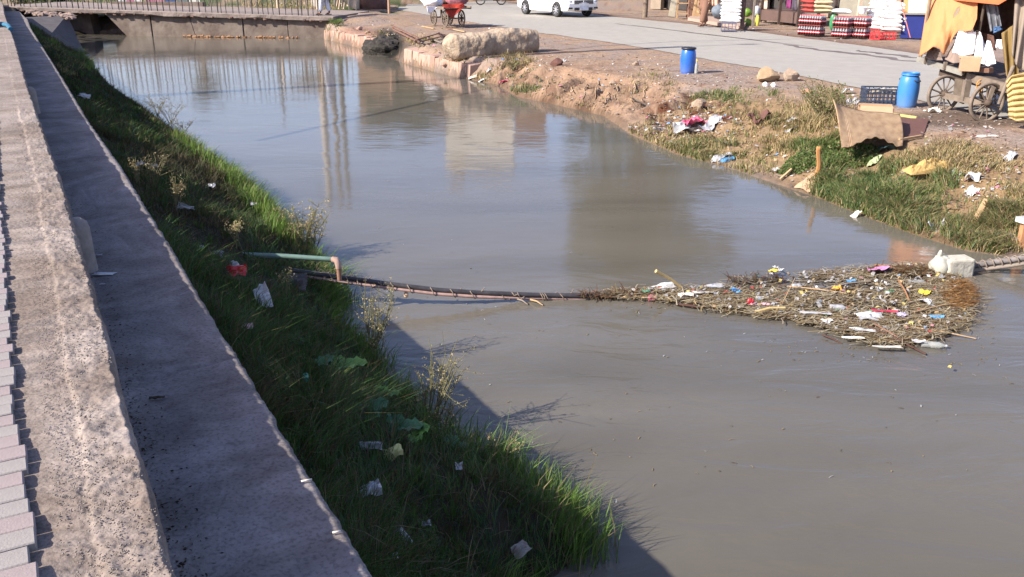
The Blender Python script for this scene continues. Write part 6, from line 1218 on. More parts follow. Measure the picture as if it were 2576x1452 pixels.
# painted hoarding behind the bridge
r = thing('painted_hoarding', 'low hoarding of white, pink and blue boards behind the bridge railing', 'hoarding', P(400, 27, .6))
for x0, x1, c in [(300, 322, (230, 230, 232)), (323, 341, (196, 120, 150)), (342, 361, (236, 232, 230)), (370, 392, (190, 110, 140)), (393, 416, (206, 140, 160)), (418, 446, (60, 90, 150)), (478, 506, (238, 236, 228)), (448, 476, (120, 128, 130))]:
    a = P(x0, 27, .5); b_ = P(x1, 27, .5); mb = MB(); mb.bar(a + Vector((0, 0, .8)), b_ + Vector((0, 0, .8)), .05, 1.6); attach(mb.build('board', mat('hoard_%d' % x0, A(*c), .7, var=.1)), r)

# ------------------------------------------------------------------ people
def person(base, face, H_, skin, label, top_m, leg_m, shoe_m, hair_m, stride=.0, coat=.95, name='person', tunic=True, arms=((.0, .1), (.0, -.1)), wide=1.0):
    """continuous skinned body under loose tunic and trousers; +x is the way the person faces"""
    r = thing(name, label, 'person', base, face); s = H_ / 1.75
    J = {'pel': (0, 0, .95), 'sp': (0, 0, 1.12), 'ch': (0, 0, 1.32), 'nk': (.0, 0, 1.48), 'hd': (.02, 0, 1.60), 'hd2': (.02, 0, 1.68),
         'lh': (0, .09, .90), 'lk': (stride * .5 + .02, .10, .50), 'la': (stride, .10, .09), 'lt': (stride + .16, .12, .035),
         'rh': (0, -.09, .90), 'rk': (-stride * .5 + .04, -.10, .50), 'ra': (-stride, -.10, .09), 'rt': (-stride + .16, -.12, .035),
         'ls': (0, .18, 1.40), 'le': (arms[0][0] * .5 - .03, .23, 1.12), 'lw': (arms[0][0] + .05, .24, .88), 'rs': (0, -.18, 1.40), 're': (arms[1][0] * .5 - .03, -.23, 1.12), 'rw': (arms[1][0] + .05, -.24, .88)}
    Rr = dict(pel=.13, sp=.115, ch=.13, nk=.055, hd=.085, hd2=.08, lh=.095, lk=.06, la=.042, lt=.03, rh=.095, rk=.06, ra=.042, rt=.03, ls=.065, le=.045, lw=.03, rs=.065, re=.045, rw=.03)
    E = [('pel', 'sp'), ('sp', 'ch'), ('ch', 'nk'), ('nk', 'hd'), ('hd', 'hd2'), ('pel', 'lh'), ('lh', 'lk'), ('lk', 'la'), ('la', 'lt'), ('pel', 'rh'), ('rh', 'rk'), ('rk', 'ra'), ('ra', 'rt'), ('ch', 'ls'), ('ls', 'le'), ('le', 'lw'), ('ch', 'rs'), ('rs', 're'), ('re', 'rw')]
    ks = list(J); V = [Vector(J[k]) * s for k in ks]; ed = [(ks.index(a), ks.index(b)) for a, b in E]; rad = [Rr[k] * s for k in ks]
    for side in ('lw', 'rw'):          # five fingers each
        w = Vector(J[side]) * s; sg = 1 if side == 'lw' else -1; pi = len(V); V.append(w + Vector((.01, 0, -.06)) * s); rad.append(.026 * s); ed.append((ks.index(side), pi))
        for q, (fx, fl) in enumerate([(-.025, .062), (-.008, .075), (.010, .078), (.027, .068)]):
            a = len(V); V.append(w + Vector((fx, 0, -.10)) * s); rad.append(.009 * s); V.append(w + Vector((fx + .004, -.012 * sg, -.10 - fl)) * s); rad.append(.0075 * s); ed += [(pi, a), (a, a + 1)]
        a = len(V); V.append(w + Vector((.045, 0, -.06)) * s); rad.append(.010 * s); V.append(w + Vector((.055, -.01 * sg, -.10)) * s); rad.append(.009 * s); ed += [(pi, a), (a, a + 1)]
    me = bpy.data.meshes.new('body'); me.from_pydata([tuple(v) for v in V], ed, []); me.materials.append(skin); o = bpy.data.objects.new('body', me); COL.objects.link(o); o.parent = r
    sk = o.modifiers.new('skin', 'SKIN'); lay = me.skin_vertices[0] if me.skin_vertices else None
    if lay is None:
        bpy.context.view_layer.objects.active = o; lay = me.skin_vertices[0]
    for i, v in enumerate(lay.data): v.radius = (rad[i], rad[i]); v.use_root = (i == 0)
    sb = o.modifiers.new('sub', 'SUBSURF'); sb.levels = 1; sb.render_levels = 1
    # face: nose, eyes, ears, hair
    mb = MB(); mb.blob(Vector((.115, 0, 1.625)) * s, (.016, .012, .022), amp=0, n=1); mb.build('nose', skin, r)
    for sg in (-1, 1):
        mb = MB(); mb.blob(Vector((.092, .032 * sg, 1.65)) * s, (.012, .014, .009), amp=0, n=1); mb.build('eye', blk, r)
        mb = MB(); mb.blob(Vector((.015, .092 * sg, 1.635)) * s, (.02, .010, .032), amp=0, n=1); mb.build('ear', skin, r)
    mb = MB(); mb.box(Vector((.100, 0, 1.585)) * s, (.012, .05, .010)); mb.build('mouth', mat('lip', (.25, .09, .07), .6), r)
    mb = MB(); mb.blob(Vector((.0, 0, 1.69)) * s, (.105, .095, .085), amp=.05, n=3, flat=.03); mb.build('hair', hair_m, r)
    # trousers: a baggy tube on each leg
    for sg, nm in ((1, 'l'), (-1, 'r')):
        hp, kn, an = [Vector(J[nm + q]) * s for q in 'hka']; mb = MB(); pts = [hp + Vector((0, -.02 * sg, .06)), hp.lerp(kn, .5), kn, kn.lerp(an, .6), an + Vector((0, 0, .07))]
        mb.tube(pts, [.13 * wide, .125 * wide, .115 * wide, .10 * wide, .078 * wide], 16); mb.build('trouser_leg', leg_m, r)
        mb = MB(); mb.box((0, 0, 0), (.26, .09, .035)); an2 = Vector(J[nm + 'a']) * s; o = mb.build('sandal', shoe_m, r, bevel=.012); o.location = (an2.x + .06, an2.y, .018)
    # tunic to the knee, with sleeves
    mb = MB(); n = 28; prof = [(.06, .06, 1.50), (.10, .17, 1.45), (.13, .20, 1.34), (.135, .18, 1.15), (.15, .19, .98), (.17, .22, .75), (.19, .24, .60 if tunic else .86)]; vs = []
    for rx, ry, z in prof:
        for j in range(n): a = 2 * math.pi * j / n; f = 1 + .05 * math.sin(7 * a + z * 3) * (1.5 - z); vs.append(Vector((rx * math.cos(a) * f, ry * math.sin(a) * f, z)) * s)
    mb.add(vs, [(i * n + j, i * n + (j + 1) % n, (i + 1) * n + (j + 1) % n, (i + 1) * n + j) for i in range(len(prof) - 1) for j in range(n)], 0, True); o = mb.build('tunic', top_m, r); q = o.modifiers.new('t', 'SOLIDIFY'); q.thickness = .008
    for nm in 'lr':
        a, b_, c = [Vector(J[nm + q]) * s for q in 'sew']; mb = MB(); mb.tube([a + Vector((0, 0, .01)), a.lerp(b_, .5), b_, c + Vector((0, 0, .03))], [.085, .075, .065, .055], 12); mb.build('sleeve', top_m, r)
    return r
skin = mat('brown_skin', (.22, .11, .065), .6, var=.1); browncl = mat('brown_cotton', A(150, 112, 92), .9, var=.15, scale=3, stretch=(6, 6, 1)); hairm = mat('black_hair', (.012, .01, .01), .6); sandal = mat('sandal', (.08, .045, .03), .7)
stripe = mat('striped_white_cotton', (.74, .75, .80), .9, scale=26, col2=(.36, .38, .46), stretch=(1, 1, .04), detail=0)
person(P(1770, 66, .58), math.radians(215), 1.74, skin, 'person in a brown tunic and baggy trousers walking past the shops', browncl, browncl, sandal, hairm, stride=.20, wide=1.15)
person(BP(Lb - .15, .6, .88), math.radians(170), 1.72, skin, 'person in white striped tunic and trousers walking off the bridge', stripe, stripe, sandal, hairm, stride=.16, wide=.9)

# ------------------------------------------------------------------ white car
def car():
    fr = P(1403, 43, Z_ROAD); rear = P(1336, 34.5, Z_ROAD); dr = Vector((.50, -.866, 0)); wb = 2.75
    rr0 = fr - dr * wb; rz = math.atan2(dr.y, dr.x)
    # local frame: +x forward, +y left; near (camera) side is the car's right wheels or left by the turn
    lft = Vector((-dr.y, dr.x, 0)); r = thing('white_car', 'white saloon car driving on the road with its silver-spoked wheels turned to the camera', 'car', (fr + rr0) / 2 + lft * .78, rz)
    paint = mat('white_paint', (.80, .80, .80), .25, var=.02, spec=.5); glass = mat('car_glass', (.02, .025, .03), .06, spec=.6, var=0); rub = mat('tyre_rubber', (.03, .03, .03), .8, var=.2); sil = mat('wheel_silver', (.55, .56, .60), .3, metal=.6, var=.1); plast = mat('dark_trim', (.03, .03, .035), .5)
    prof = [(2.16, .30), (2.24, .42), (2.25, .60), (2.18, .74), (1.95, .86), (1.15, .97), (.95, 1.0), (-1.55, 1.02), (-2.1, 1.0), (-2.28, .88), (-2.30, .5), (-2.2, .32)]
    arch = lambda cx, n=9: [(cx + .36 * math.cos(math.pi * (1 - k / n)) * 1, .30 + .37 * math.sin(math.pi * k / n)) for k in range(n + 1)]
    low = [(-1.80, .24)] if False else []
    bottom = [(-2.2, .32), (-1.74, .26)] + arch(-1.375) + [(-1.0, .22), (1.0, .22)] + arch(1.375) + [(1.76, .26)]
    loop = prof[:-1] + bottom; W_ = .86
    def ring(y, sc=1.0): return [Vector((x, y * (1 - .10 * max(0, (abs(x) - 1.7)) / .6), .2 + (z - .2) * sc)) for x, z in loop]
    R_L, R_R = ring(W_), ring(-W_); n = len(loop); mb = MB(); mid = ring(0)
    for v in mid:
        if abs(v.x) > 1.9: v.x += .10 * (1 if v.x > 0 else -1)
        if v.z > .8: v.z += .05
    mb.add(R_L + mid + R_R, [tuple(range(n - 1, -1, -1)), tuple(range(2 * n, 3 * n))] + [(i, (i + 1) % n, n + (i + 1) % n, n + i) for i in range(n)] + [(n + i, n + (i + 1) % n, 2 * n + (i + 1) % n, 2 * n + i) for i in range(n)])
    mb.build('body', paint, r, bevel=.05)
    st = [(1.00, .98, .80, 0), (.25, 1.44, .62, 1), (-.95, 1.46, .60, 1), (-1.75, 1.04, .78, 0)]
    mb = MB(); vs = []
    for x, z, w, _ in st: vs += [Vector((x, w, z)), Vector((x, -w, z))]
    base = [Vector((1.02, .80, .95)), Vector((1.02, -.80, .95)), Vector((-1.78, .80, .95)), Vector((-1.78, -.80, .95))]
    mb.add(vs, [(2, 4, 5, 3)], 0); mb.build('roof', paint, r)
    for nm, f in (('windscreen', (0, 2, 3, 1)), ('rear_window', (4, 6, 7, 5)), ('side_window', (0, 6, 4, 2)), ('side_window', (1, 3, 5, 7))):
        mb = MB(); mb.add([vs[i] for i in f], [(0, 1, 2, 3)]); mb.build(nm, glass, r)
    for y in (W_ + .004, -W_ - .004):
        for x in (1.02, -.05, -1.1): mb = MB(); mb.box((x, y, .62), (.012, .006, .62)); mb.build('door_seam', plast, r)
        mb = MB(); mb.box((.35, y, .84), (.16, .03, .03)); mb.build('door_handle', paint, r)
    for x in (1.375, -1.375):
        for y in (.80, -.80):
            M = Matrix.Rotation(math.pi / 2, 3, 'X'); s = 1 if y > 0 else -1
            w = bpy.data.objects.new('wheel', None); COL.objects.link(w); w.parent = r; w.location = (x, y, .325)
            mb = MB(); mb.lathe([(.22, -.10), (.31, -.10), (.325, -.07), (.325, .07), (.31, .10), (.22, .10), (.22, -.10)], 36, M=M); mb.build('tyre', rub, w)
            mb = MB(); mb.lathe([(.225, -.095), (.235, .095 * 0), (.225, .095)], 30, M=M); mb.lathe([(0, .05 * s), (.2, .05 * s)], 24, M=M, m=1)
            for k in range(9): a = 2 * math.pi * k / 9; mb.bar((0, .085 * s, 0), (.21 * math.cos(a), .09 * s, .21 * math.sin(a)), .035, .02, up=(0, 1, 0))
            mb.lathe([(.2, .10 * s), (.225, .10 * s), (.228, .06 * s)], 30, M=M)
            mb.lathe([(0, .10 * s), (.05, .10 * s), (.06, .08 * s)], 12, M=M); mb.build('rim', [sil, plast], w)
    # front: grille with emblem, bumper slot, plate, lamps
    fx = 2.27
    mb = MB(); mb.box((fx + .02, 0, .66), (.05, 1.0, .17)); g_ = mb.build('grille', plast, r)
    for k in range(3): mb = MB(); mb.box((fx + .05, 0, .61 + k * .05), (.02, .96, .012)); mb.build('grille_bar', sil, g_)
    mb = MB(); mb.lathe([(.035, -.01), (.05, -.01), (.05, .01), (.035, .01), (.035, -.01)], 18, M=Matrix.Rotation(math.pi / 2, 3, 'Y'), c=(fx + .07, 0, .67)); mb.build('round_emblem', sil, r)
    mb = MB(); mb.box((fx + .02, 0, .37), (.06, .95, .11)); mb.build('lower_intake', plast, r)
    mb = MB(); mb.box((fx + .07, 0, .41), (.015, .46, .20)); mb.build('number_plate', mat('plate', (.62, .66, .74), .5), r)
    for s in (-1, 1):
        mb = MB(); mb.blob((2.08, .66 * s, .68), (.17, .18, .08), amp=.02, n=3); mb.build('headlight', mat('lamp_glass', (.5, .53, .58), .1), r)
        mb = MB(); mb.box((fx - .02, .68 * s, .40), (.06, .20, .07)); mb.build('fog_lamp', plast, r)
        mb = MB(); mb.blob((.78, .98 * s, 1.02), (.06, .10, .07), amp=.02, n=2); mb.build('wing_mirror', paint, r)
        mb = MB(); mb.box((-2.26, .62 * s, .80), (.08, .30, .14)); mb.build('tail_lamp', mat('tail_red', (.4, .01, .01), .3), r)
    return r
car()
def motorbike(base, rz, label):
    r = thing('motorcycle', label, 'motorcycle', base, rz); M = Matrix.Rotation(math.pi / 2, 3, 'X'); rub = MATS['tyre_rubber']; sil = MATS['wheel_silver']; paint = mat('bike_red', (.25, .02, .02), .3)
    for x in (.62, -.62):
        w = bpy.data.objects.new('wheel', None); COL.objects.link(w); w.parent = r; w.location = (x, 0, .30)
        mb = MB(); mb.lathe([(.235, -.03), (.29, -.035), (.30, 0), (.29, .035), (.235, .03), (.235, -.03)], 28, M=M); mb.build('tyre', rub, w)
        mb = MB(); mb.lathe([(0, -.05), (.05, -.05), (.05, .05), (0, .05)], 12, M=M)
        for k in range(10): a = k * .628; mb.bar((0, 0, 0), (.24 * math.cos(a), 0, .24 * math.sin(a)), .008)
        mb.build('spokes', sil, w)
    mb = MB(); mb.tube([(.62, 0, .30), (.42, 0, .90)], .03, 6); mb.tube([(.42, 0, .75), (-.1, 0, .78), (-.62, 0, .30)], .03, 6); mb.tube([(.40, 0, .70), (.1, 0, .3), (-.3, 0, .3), (-.62, 0, .3)], .025, 6); mb.build('frame', blk, r)
    mb = MB(); mb.blob((.05, 0, .42), (.20, .12, .16), amp=.1, n=2); mb.build('engine', sil, r)
    mb = MB(); mb.blob((.2, 0, .84), (.25, .13, .12), amp=.03, n=3); mb.build('tank', paint, r)
    mb = MB(); mb.box((-.35, 0, .82), (.7, .22, .10)); mb.build('seat', blk, r, bevel=.03)
    mb = MB(); mb.tube([(.40, -.33, 1.0), (.42, 0, .95), (.40, .33, 1.0)], .014, 6); mb.build('handlebar', sil, r)
    mb = MB(); mb.tube([(.1, -.12, .28), (-.7, -.14, .32)], .035, 8); mb.build('exhaust', sil, r)
    return r
mk = motorbike(P(1235, 13, Z_ROAD), math.radians(10), 'motorcycle riding on the far road left of the white car')
motorbike(P(1050, 5, Z_ROAD), math.radians(-15), 'motorcycle parked on the road behind the far cart')

# ------------------------------------------------------------------ shops along the road
UR = Vector((.30, -.954, 0)); WR = Vector((.954, .30, 0)); GZ = .575
brownp = mat('brown_panel', A(116, 92, 84), .8, var=.2, scale=3, bump=.002); postb = mat('dark_post', A(84, 66, 58), .8, var=.3, scale=6); shopg = mat('shop_grey', A(170, 164, 150), .85, var=.2, scale=3); darkin = mat('dark_interior', A(84, 78, 76), .9, var=.3, scale=2)
a0 = P(1913, 55, GZ); b0 = P(2009, 66, GZ); lu = (b0 - a0).normalized(); ww = Vector((-lu.y, lu.x, 0)); ww = ww if ww.x > 0 else -ww
st = thing('market_stall', 'wooden stall with a low dark brown counter and hanging cloths behind it', 'stall', a0)
Ls = (b0 - a0).length
def SP_(u, w, z): return a0 + lu * (u * Ls) + ww * w + Vector((0, 0, z))
for k in range(2): mb = MB(); mb.bar(SP_(.5 * k + .01, 0, .28), SP_(.5 * k + .49, 0, .28), .04, .40); attach(mb.build('counter_panel', brownp), st)
mb = MB(); mb.poly([SP_(0, .03, .46), SP_(1, .03, .46), SP_(1, 1.6, .46), SP_(0, 1.6, .46)], .03); attach(mb.build('platform', brownp), st)
for u, w in ((0, .02), (.52, -.04), (1.0, -.05), (0, 1.6), (1.0, 1.6), (1.0, .8)): mb = MB(); b_ = SP_(u, w, 0); mb.bar(b_, b_ + Vector((0, 0, 2.6)), .10 if w < 1 else .08); attach(mb.build('post', postb), st)
mb = MB(); mb.poly([SP_(-.05, -.5, 2.55), SP_(1.1, -.5, 2.6), SP_(1.1, 1.9, 2.75), SP_(-.05, 1.9, 2.7)], .05); attach(mb.build('roof', mat('tin_roof', A(160, 156, 150), .6, var=.2)), st)
mb = MB(); mb.bar(SP_(-.02, 1.55, 1.5), SP_(1.02, 1.55, 1.5), .05, 2.1); attach(mb.build('back_wall', shopg), st)
mb = MB(); mb.bar(SP_(1.0, .1, 1.5), SP_(1.0, 1.5, 1.5), .05, 2.1); attach(mb.build('side_wall', shopg), st)
mb = MB(); mb.bar(SP_(.15, 1.50, .85), SP_(.45, 1.50, .85), .03, .7); attach(mb.build('dark_hatch', darkin), st)
for k in range(3): mb = MB(); b_ = SP_(.05 + .45 * k, .1, 0); mb.box(b_ + Vector((0, 0, .04)), (.14, .14, .10)); attach(mb.build('brick_foot', stoned), st)
hang([(1983, -40), (1994, -40)], [(1978, 20), (1990, 23)], 34.6, 34.4, mat('magenta_cloth', A(150, 60, 120), .85, var=.2), 'magenta_cloth', 'magenta cloth hanging inside the low brown stall', 'cloth', .03, 3, seed=40, n=(8, 8))
hang([(1996, -40), (2006, -40)], [(1992, 24), (2006, 28)], 34.4, 34.2, mat('dark_print_cloth', A(92, 82, 96), .85, var=.3, scale=12), 'printed_cloth', 'dark printed cloth hanging right of the magenta one', 'cloth', .03, 3, seed=41, n=(8, 8))
hang([(1925, -40), (1932, -40)], [(1921, 22), (1930, 25)], 36.4, 36.2, cream, 'pale_cloth', 'pale cloth strip hanging at the left end of the brown stall', 'cloth', .03, 2, seed=42, n=(6, 8))
# brick shop row behind: doors, shutters, awnings
bw0 = P(1640, 22, GZ); bw1 = P(2420, 60, GZ); bl = bw1 - bw0; bl.z = 0; LB_ = bl.length; bl.normalize(); bn = Vector((-bl.y, bl.x, 0)); bn = bn if bn.x > 0 else -bn
sr = thing('shop_row', 'single-storey row of plastered shops with dark doorways behind the stalls', 'shop building', bw0)
def SR(u, w, z): return bw0 + bl * u + bn * w + Vector((0, 0, z))
plas = mat('shop_plaster', A(176, 158, 138), .9, var=.2, scale=1.5); shut = mat('steel_shutter', A(132, 128, 124), .6, var=.2)
nb = 5; wd = LB_ / nb
for k in range(nb):
    u0 = k * wd
    for a, b_ in ((0, .22), (.78, 1.0)): mb = MB(); mb.bar(SR(u0 + a * wd, 0, 1.5), SR(u0 + b_ * wd - .01, 0, 1.5), .25, 3.0); attach(mb.build('wall', plas), sr)
    mb = MB(); mb.bar(SR(u0 + .22 * wd, 0, 2.8), SR(u0 + .78 * wd, 0, 2.8), .24, .5); attach(mb.build('lintel', plas), sr)
    mb = MB(); mb.bar(SR(u0 + .22 * wd, .35, 1.27), SR(u0 + .78 * wd, .35, 1.27), .05, 2.55); attach(mb.build('doorway', [darkin, shut, darkin, shopg, darkin][k]), sr)
    mb = MB(); mb.poly([SR(u0 + .05 * wd, -1.0, 2.5), SR(u0 + .95 * wd, -1.0, 2.5), SR(u0 + .95 * wd, 0, 2.95), SR(u0 + .05 * wd, 0, 2.95)], .04); attach(mb.build('awning', [mat('aw_a', A(150, 120, 90), .8), mat('aw_b', A(110, 120, 130), .8), mat('aw_a', (1, 1, 1)), mat('aw_b', (1, 1, 1)), mat('aw_a', (1, 1, 1))][k]), sr)
mb = MB(); mb.poly([SR(0, -.1, 3.0), SR(LB_, -.1, 3.0), SR(LB_, 5, 3.0), SR(0, 5, 3.0)], .25); attach(mb.build('roof', plas), sr)
mb = MB(); mb.bar(SR(0, 4.9, 1.5), SR(LB_, 4.9, 1.5), .2, 3.0); mb.bar(SR(0, 0, 1.5), SR(0, 4.9, 1.5), .2, 3.0); attach(mb.build('rear_wall', plas), sr)
# raised plinth
mb = MB(); mb.poly([P(1730, 52, .56), P(1868, 76, .56), P(1878, 62, .56), P(1745, 42, .56)], .12); tag(mb.build('plinth', mat('plinth_conc', A(200, 172, 154), .9, var=.12)), 'low pinkish concrete plinth under the walking person and crates', 'plinth')

# sacks
def sack_mesh(m, w=.62, d=.40, h=.15, seed=0):
    mb = MB(); nu, nv = 14, 10; vs = []
    for s_ in (1, -1):
        for j in range(nv + 1):
            for i in range(nu + 1):
                a = i / nu * 2 - 1; b_ = j / nv * 2 - 1; z = s_ * h / 2 * ((1 - abs(a) ** 3.2) * (1 - abs(b_) ** 3)) ** .55; k = 1 - .09 * (1 - abs(a) ** 2) * abs(b_) ** 3
                vs.append((a * w / 2 * (1 + .05 * abs(b_) ** 4), b_ * d / 2 * k, z + .02 * (float(vn(a * 3 + seed, b_ * 3, 5)) - .5)))
    k = (nu + 1) * (nv + 1)
    for q in range(2):
        for j in range(nv):
            for i in range(nu):
                f = (q * k + j * (nu + 1) + i, q * k + j * (nu + 1) + i + 1, q * k + (j + 1) * (nu + 1) + i + 1, q * k + (j + 1) * (nu + 1) + i); mb.f.append(f if q == 0 else f[::-1]); mb.m.append(0); mb.sm.append(True)
    mb.v = vs; return mb.mesh('sack', m)
sackw = mat('white_sack', (.80, .79, .77), .75, var=.05, scale=4); sackb = mat('beige_sack', A(222, 198, 158, .66), .75, var=.08, scale=4); sackr = mat('red_sack', A(186, 74, 66), .75, var=.12, scale=8); sackp = mat('pinkish_sack', A(236, 206, 200, .66), .75, var=.05)
SM = {k: [sack_mesh(m, seed=q) for q in range(3)] for k, m in (('w', sackw), ('b', sackb), ('r', sackr), ('p', sackp))}
ORD = ['bottom', 'second', 'third', 'fourth', 'fifth', 'sixth', 'seventh', 'eighth', 'top']
def stack(px, py, n, kinds, z0, rz, label, dz=.125, group=None, name='sack', sc=1.0, jit=.03):
    b_ = P(px, py, GZ) + Vector((0, 0, z0))
    for k in range(n):
        o = bpy.data.objects.new(name, SM[kinds[k % len(kinds)]][k % 3]); COL.objects.link(o); o.location = b_ + Vector((rnd.uniform(-jit, jit), rnd.uniform(-jit, jit), dz * (k + .5))); o.rotation_euler = (rnd.uniform(-.05, .05), rnd.uniform(-.05, .05), rz + rnd.uniform(-.10, .10)); o.scale = (sc, sc, sc)
        tag(o, label % (ORD[k] if k < n - 1 else 'topmost'), 'sack', group)
stack(2238, 95, 7, 'pwwwwww', .20, -.35, '%s white sack of the right-hand pile above the red crates', group='white sacks in the right-hand pile')
stack(2200, 90, 8, 'wwwwwwww', .20, -.35, '%s white sack of the left-hand pile above the red crates', group='white sacks in the left-hand pile')
stack(2218, 82, 9, 'w', .25, -.3, '%s white sack of the rear pile behind the two front piles', group='white sacks in the rear pile')
stack(1835, 76, 8, 'w', .27, -.2, '%s white sack of the tall pile on the grey crate left of the brown stall', sc=1.15, dz=.115, group='white sacks on the grey crate')
stack(2030, 84, 4, 'r', .68, -.85, '%s red rice sack on top of the first bottle stack', dz=.14, sc=.85, group='red rice sacks')
stack(2064, 86, 4, 'b', .68, .70 - .9, '%s beige rice sack on top of the first bottle stack', dz=.14, sc=.95, group='beige rice sacks')
stack(2112, 88, 1, 'w', .68, -.3, '%s white sack lying on the middle bottle stack', dz=.14, group=None)
# cola bottles
cola = mat('cola', (.03, .012, .010), .15, var=0, spec=.6); lab_m = mat('red_label', (.55, .015, .03), .5, var=.05); capm = mat('bottle_cap', (.55, .05, .06), .4); neckm = mat('bottle_neck', (.30, .28, .28), .1, var=0, spec=.6)
scr = mat('label_script', (.75, .74, .74), .5, var=0)
mb = MB(); R0 = .044
mb.lathe([(0, 0), (R0 * .85, 0), (R0, .015), (R0 * .96, .07), (R0 * 1.01, .08), (R0 * 1.01, .155), (R0 * .96, .165), (R0 * .9, .20), (R0 * .45, .265), (R0 * .33, .285), (R0 * .36, .286), (R0 * .36, .31), (0, .312)], 12, m=[0, 0, 0, 0, 1, 0, 0, 3, 3, 2, 2, 2])
# white flowing script round each label
for k in range(12):
    a = k / 12 * 6.283; a2 = (k + 1) / 12 * 6.283; z1 = .115 + .014 * math.sin(k * 2.6); z2 = .115 + .014 * math.sin((k + 1) * 2.6); rr_ = R0 * 1.06
    mb.add([(rr_ * math.cos(a), rr_ * math.sin(a), z1 - .008), (rr_ * math.cos(a2), rr_ * math.sin(a2), z2 - .008), (rr_ * math.cos(a2), rr_ * math.sin(a2), z2 + .010), (rr_ * math.cos(a), rr_ * math.sin(a), z1 + .010)], [(0, 1, 2, 3)], 4)
bmesh_ = mb.mesh('bottle', [cola, lab_m, capm, neckm, scr])
def bottle_stack(px, py, na, nbk, label, grp):
    c0 = P(px, py, GZ); u = Vector((-.64, .77, 0)); w = Vector((.77, .64, 0)); pr = .092; rzz = math.atan2(u.y, u.x)
    cn = ['right end', 'middle', 'left end'] if na == 3 else ['right end', 'left end']
    for lz in range(2):
        for a in range(na):
            for b_ in range(nbk):
                p = c0 + u * (a * 3 * pr + .045) + w * (b_ * 2 * pr + .045) + Vector((0, 0, lz * .345 + .01)); r = thing('bottle_pack', 'cola bottle pack, %s, %s layer, %s row, %s' % (label, ['lower', 'upper'][lz], ['front', 'back'][b_], cn[a]), 'bottle pack', p, rzz, group=grp)
                for i in range(3):
                    for j in range(2):
                        o = bpy.data.objects.new('bottle', bmesh_); COL.objects.link(o); o.parent = r; o.location = (i * pr + rnd.uniform(-.003, .003), -j * pr + rnd.uniform(-.003, .003), 0); o.rotation_euler = (0, 0, rnd.uniform(0, 6))
                if lz == 0:
                    mb = MB(); mb.box((pr, -pr / 2, .328), (3 * pr, 2 * pr, .012)); mb.build('cardboard_sheet', mat('pack_card', (.35, .08, .07), .7), r)
bottle_stack(2060, 92, 3, 2, 'stack under rice sacks', 'cola bottle packs under the rice sacks')
bottle_stack(2128, 97, 2, 2, 'middle stack', 'cola bottle packs in the middle stack')
bottle_stack(2174, 98, 2, 2, 'stack beside white sacks', 'cola bottle packs beside the white sacks')
mb = MB(); mb.blob((0, 0, 0), (.14, .12, .32), seed=4, amp=.12, n=3); tag(mb.build('green_film_bag', mat('green_translucent', (.05, .24, .10), .35), loc=P(2090, 88, GZ) + Vector((.15, .3, .42))), 'green translucent bag squeezed between two cola bottle stacks', 'bag')
mb = MB(); mb.lathe([(.10, 0), (.16, .20), (.17, .21), (.155, .21), (.09, .02), (0, .02)], 20); tag(mb.build('white_basin', sackw, loc=P(2160, 92, GZ) + Vector((.1, .2, .70))), 'white plastic basin standing on the bottle stack beside the sacks', 'basin')
# crates under sacks
redcr = mat('red_crate', (.50, .03, .035), .5, var=.1)
for (px, py, lab, rz) in [(2232, 99, 'red bottle crate under the right-hand pile of white sacks', -.1), (2205, 99, 'red bottle crate turned sideways between the two sack piles', .9), (2192, 92, 'red bottle crate under the left-hand pile of white sacks', -.2)]:
    crate(P(px, py, GZ), .42, .30, .21, redcr, lab, 'bottle_crate', rz, 4, 2)
crate(P(1832, 78, GZ), .50, .42, .27, mat('grey_violet_plastic', A(120, 118, 140), .6), 'grey violet plastic crate under the tall pile of white sacks', 'stool_crate', -.2, 4, 2)
# dark blue counter with top and white sheet behind
cb0, cb1 = P(2264, 96, GZ), P(2345, 108, GZ); r = thing('blue_counter', 'dark blue shop counter with a steel top right of the white sacks', 'counter', cb0); db = mat('dark_blue_panel', A(44, 58, 140), .6, var=.2, scale=4)
cw = Vector((.75, .66, 0)); dcb = (cb1 - cb0); dcb.z = 0
cb1 = cb0 + Vector((1.05, -.30, 0))
mb = MB(); mb.poly([cb0, cb1, cb1 + cw * .6, cb0 + cw * .6], .72); attach(mb.build('body', db), r)
mb = MB(); q = [cb0 + Vector((-.05, -.05, .72)), cb1 + Vector((.05, -.08, .72)), cb1 + cw * .65 + Vector((0, 0, .72)), cb0 + cw * .65 + Vector((0, 0, .72))]; mb.poly(q, .05); attach(mb.build('top', shopg), r)
mb = MB(); e1 = (cb1 - cb0).normalized(); fnm = Vector((e1.y, -e1.x, 0)); q0 = cb0 + fnm * .008
for (u0, z0_, u1, z1_) in [(.02, .55, .10, .62), (.06, .50, .10, .62), (.02, .30, .09, .38), (.05, .22, .09, .36)]:
    mb = MB(); mb.add([q0 + e1 * u0 + Vector((0, 0, z0_)), q0 + e1 * u1 + Vector((0, 0, z0_)), q0 + e1 * u1 + Vector((0, 0, z1_)), q0 + e1 * u0 + Vector((0, 0, z1_))], [(0, 1, 2, 3)]); attach(mb.build('white_letter_mark', scr), r)
    q0 = q0 + fnm * .003
hang([(2292, -60), (2360, -60)], [(2284, 36), (2352, 44)], 29.3, 28.6, brightw, 'white_banner', 'white sheet with faint grey marks hanging behind the blue counter', 'sheet', .03, 3, seed=50, n=(14, 14))
hang([(2278, -60), (2292, -60)], [(2272, 30), (2284, 36)], 29.6, 29.4, orange, 'orange_strip_cloth', 'orange cloth strip left of the white sheet at the blue counter', 'cloth', .03, 2, seed=51, n=(8, 10))
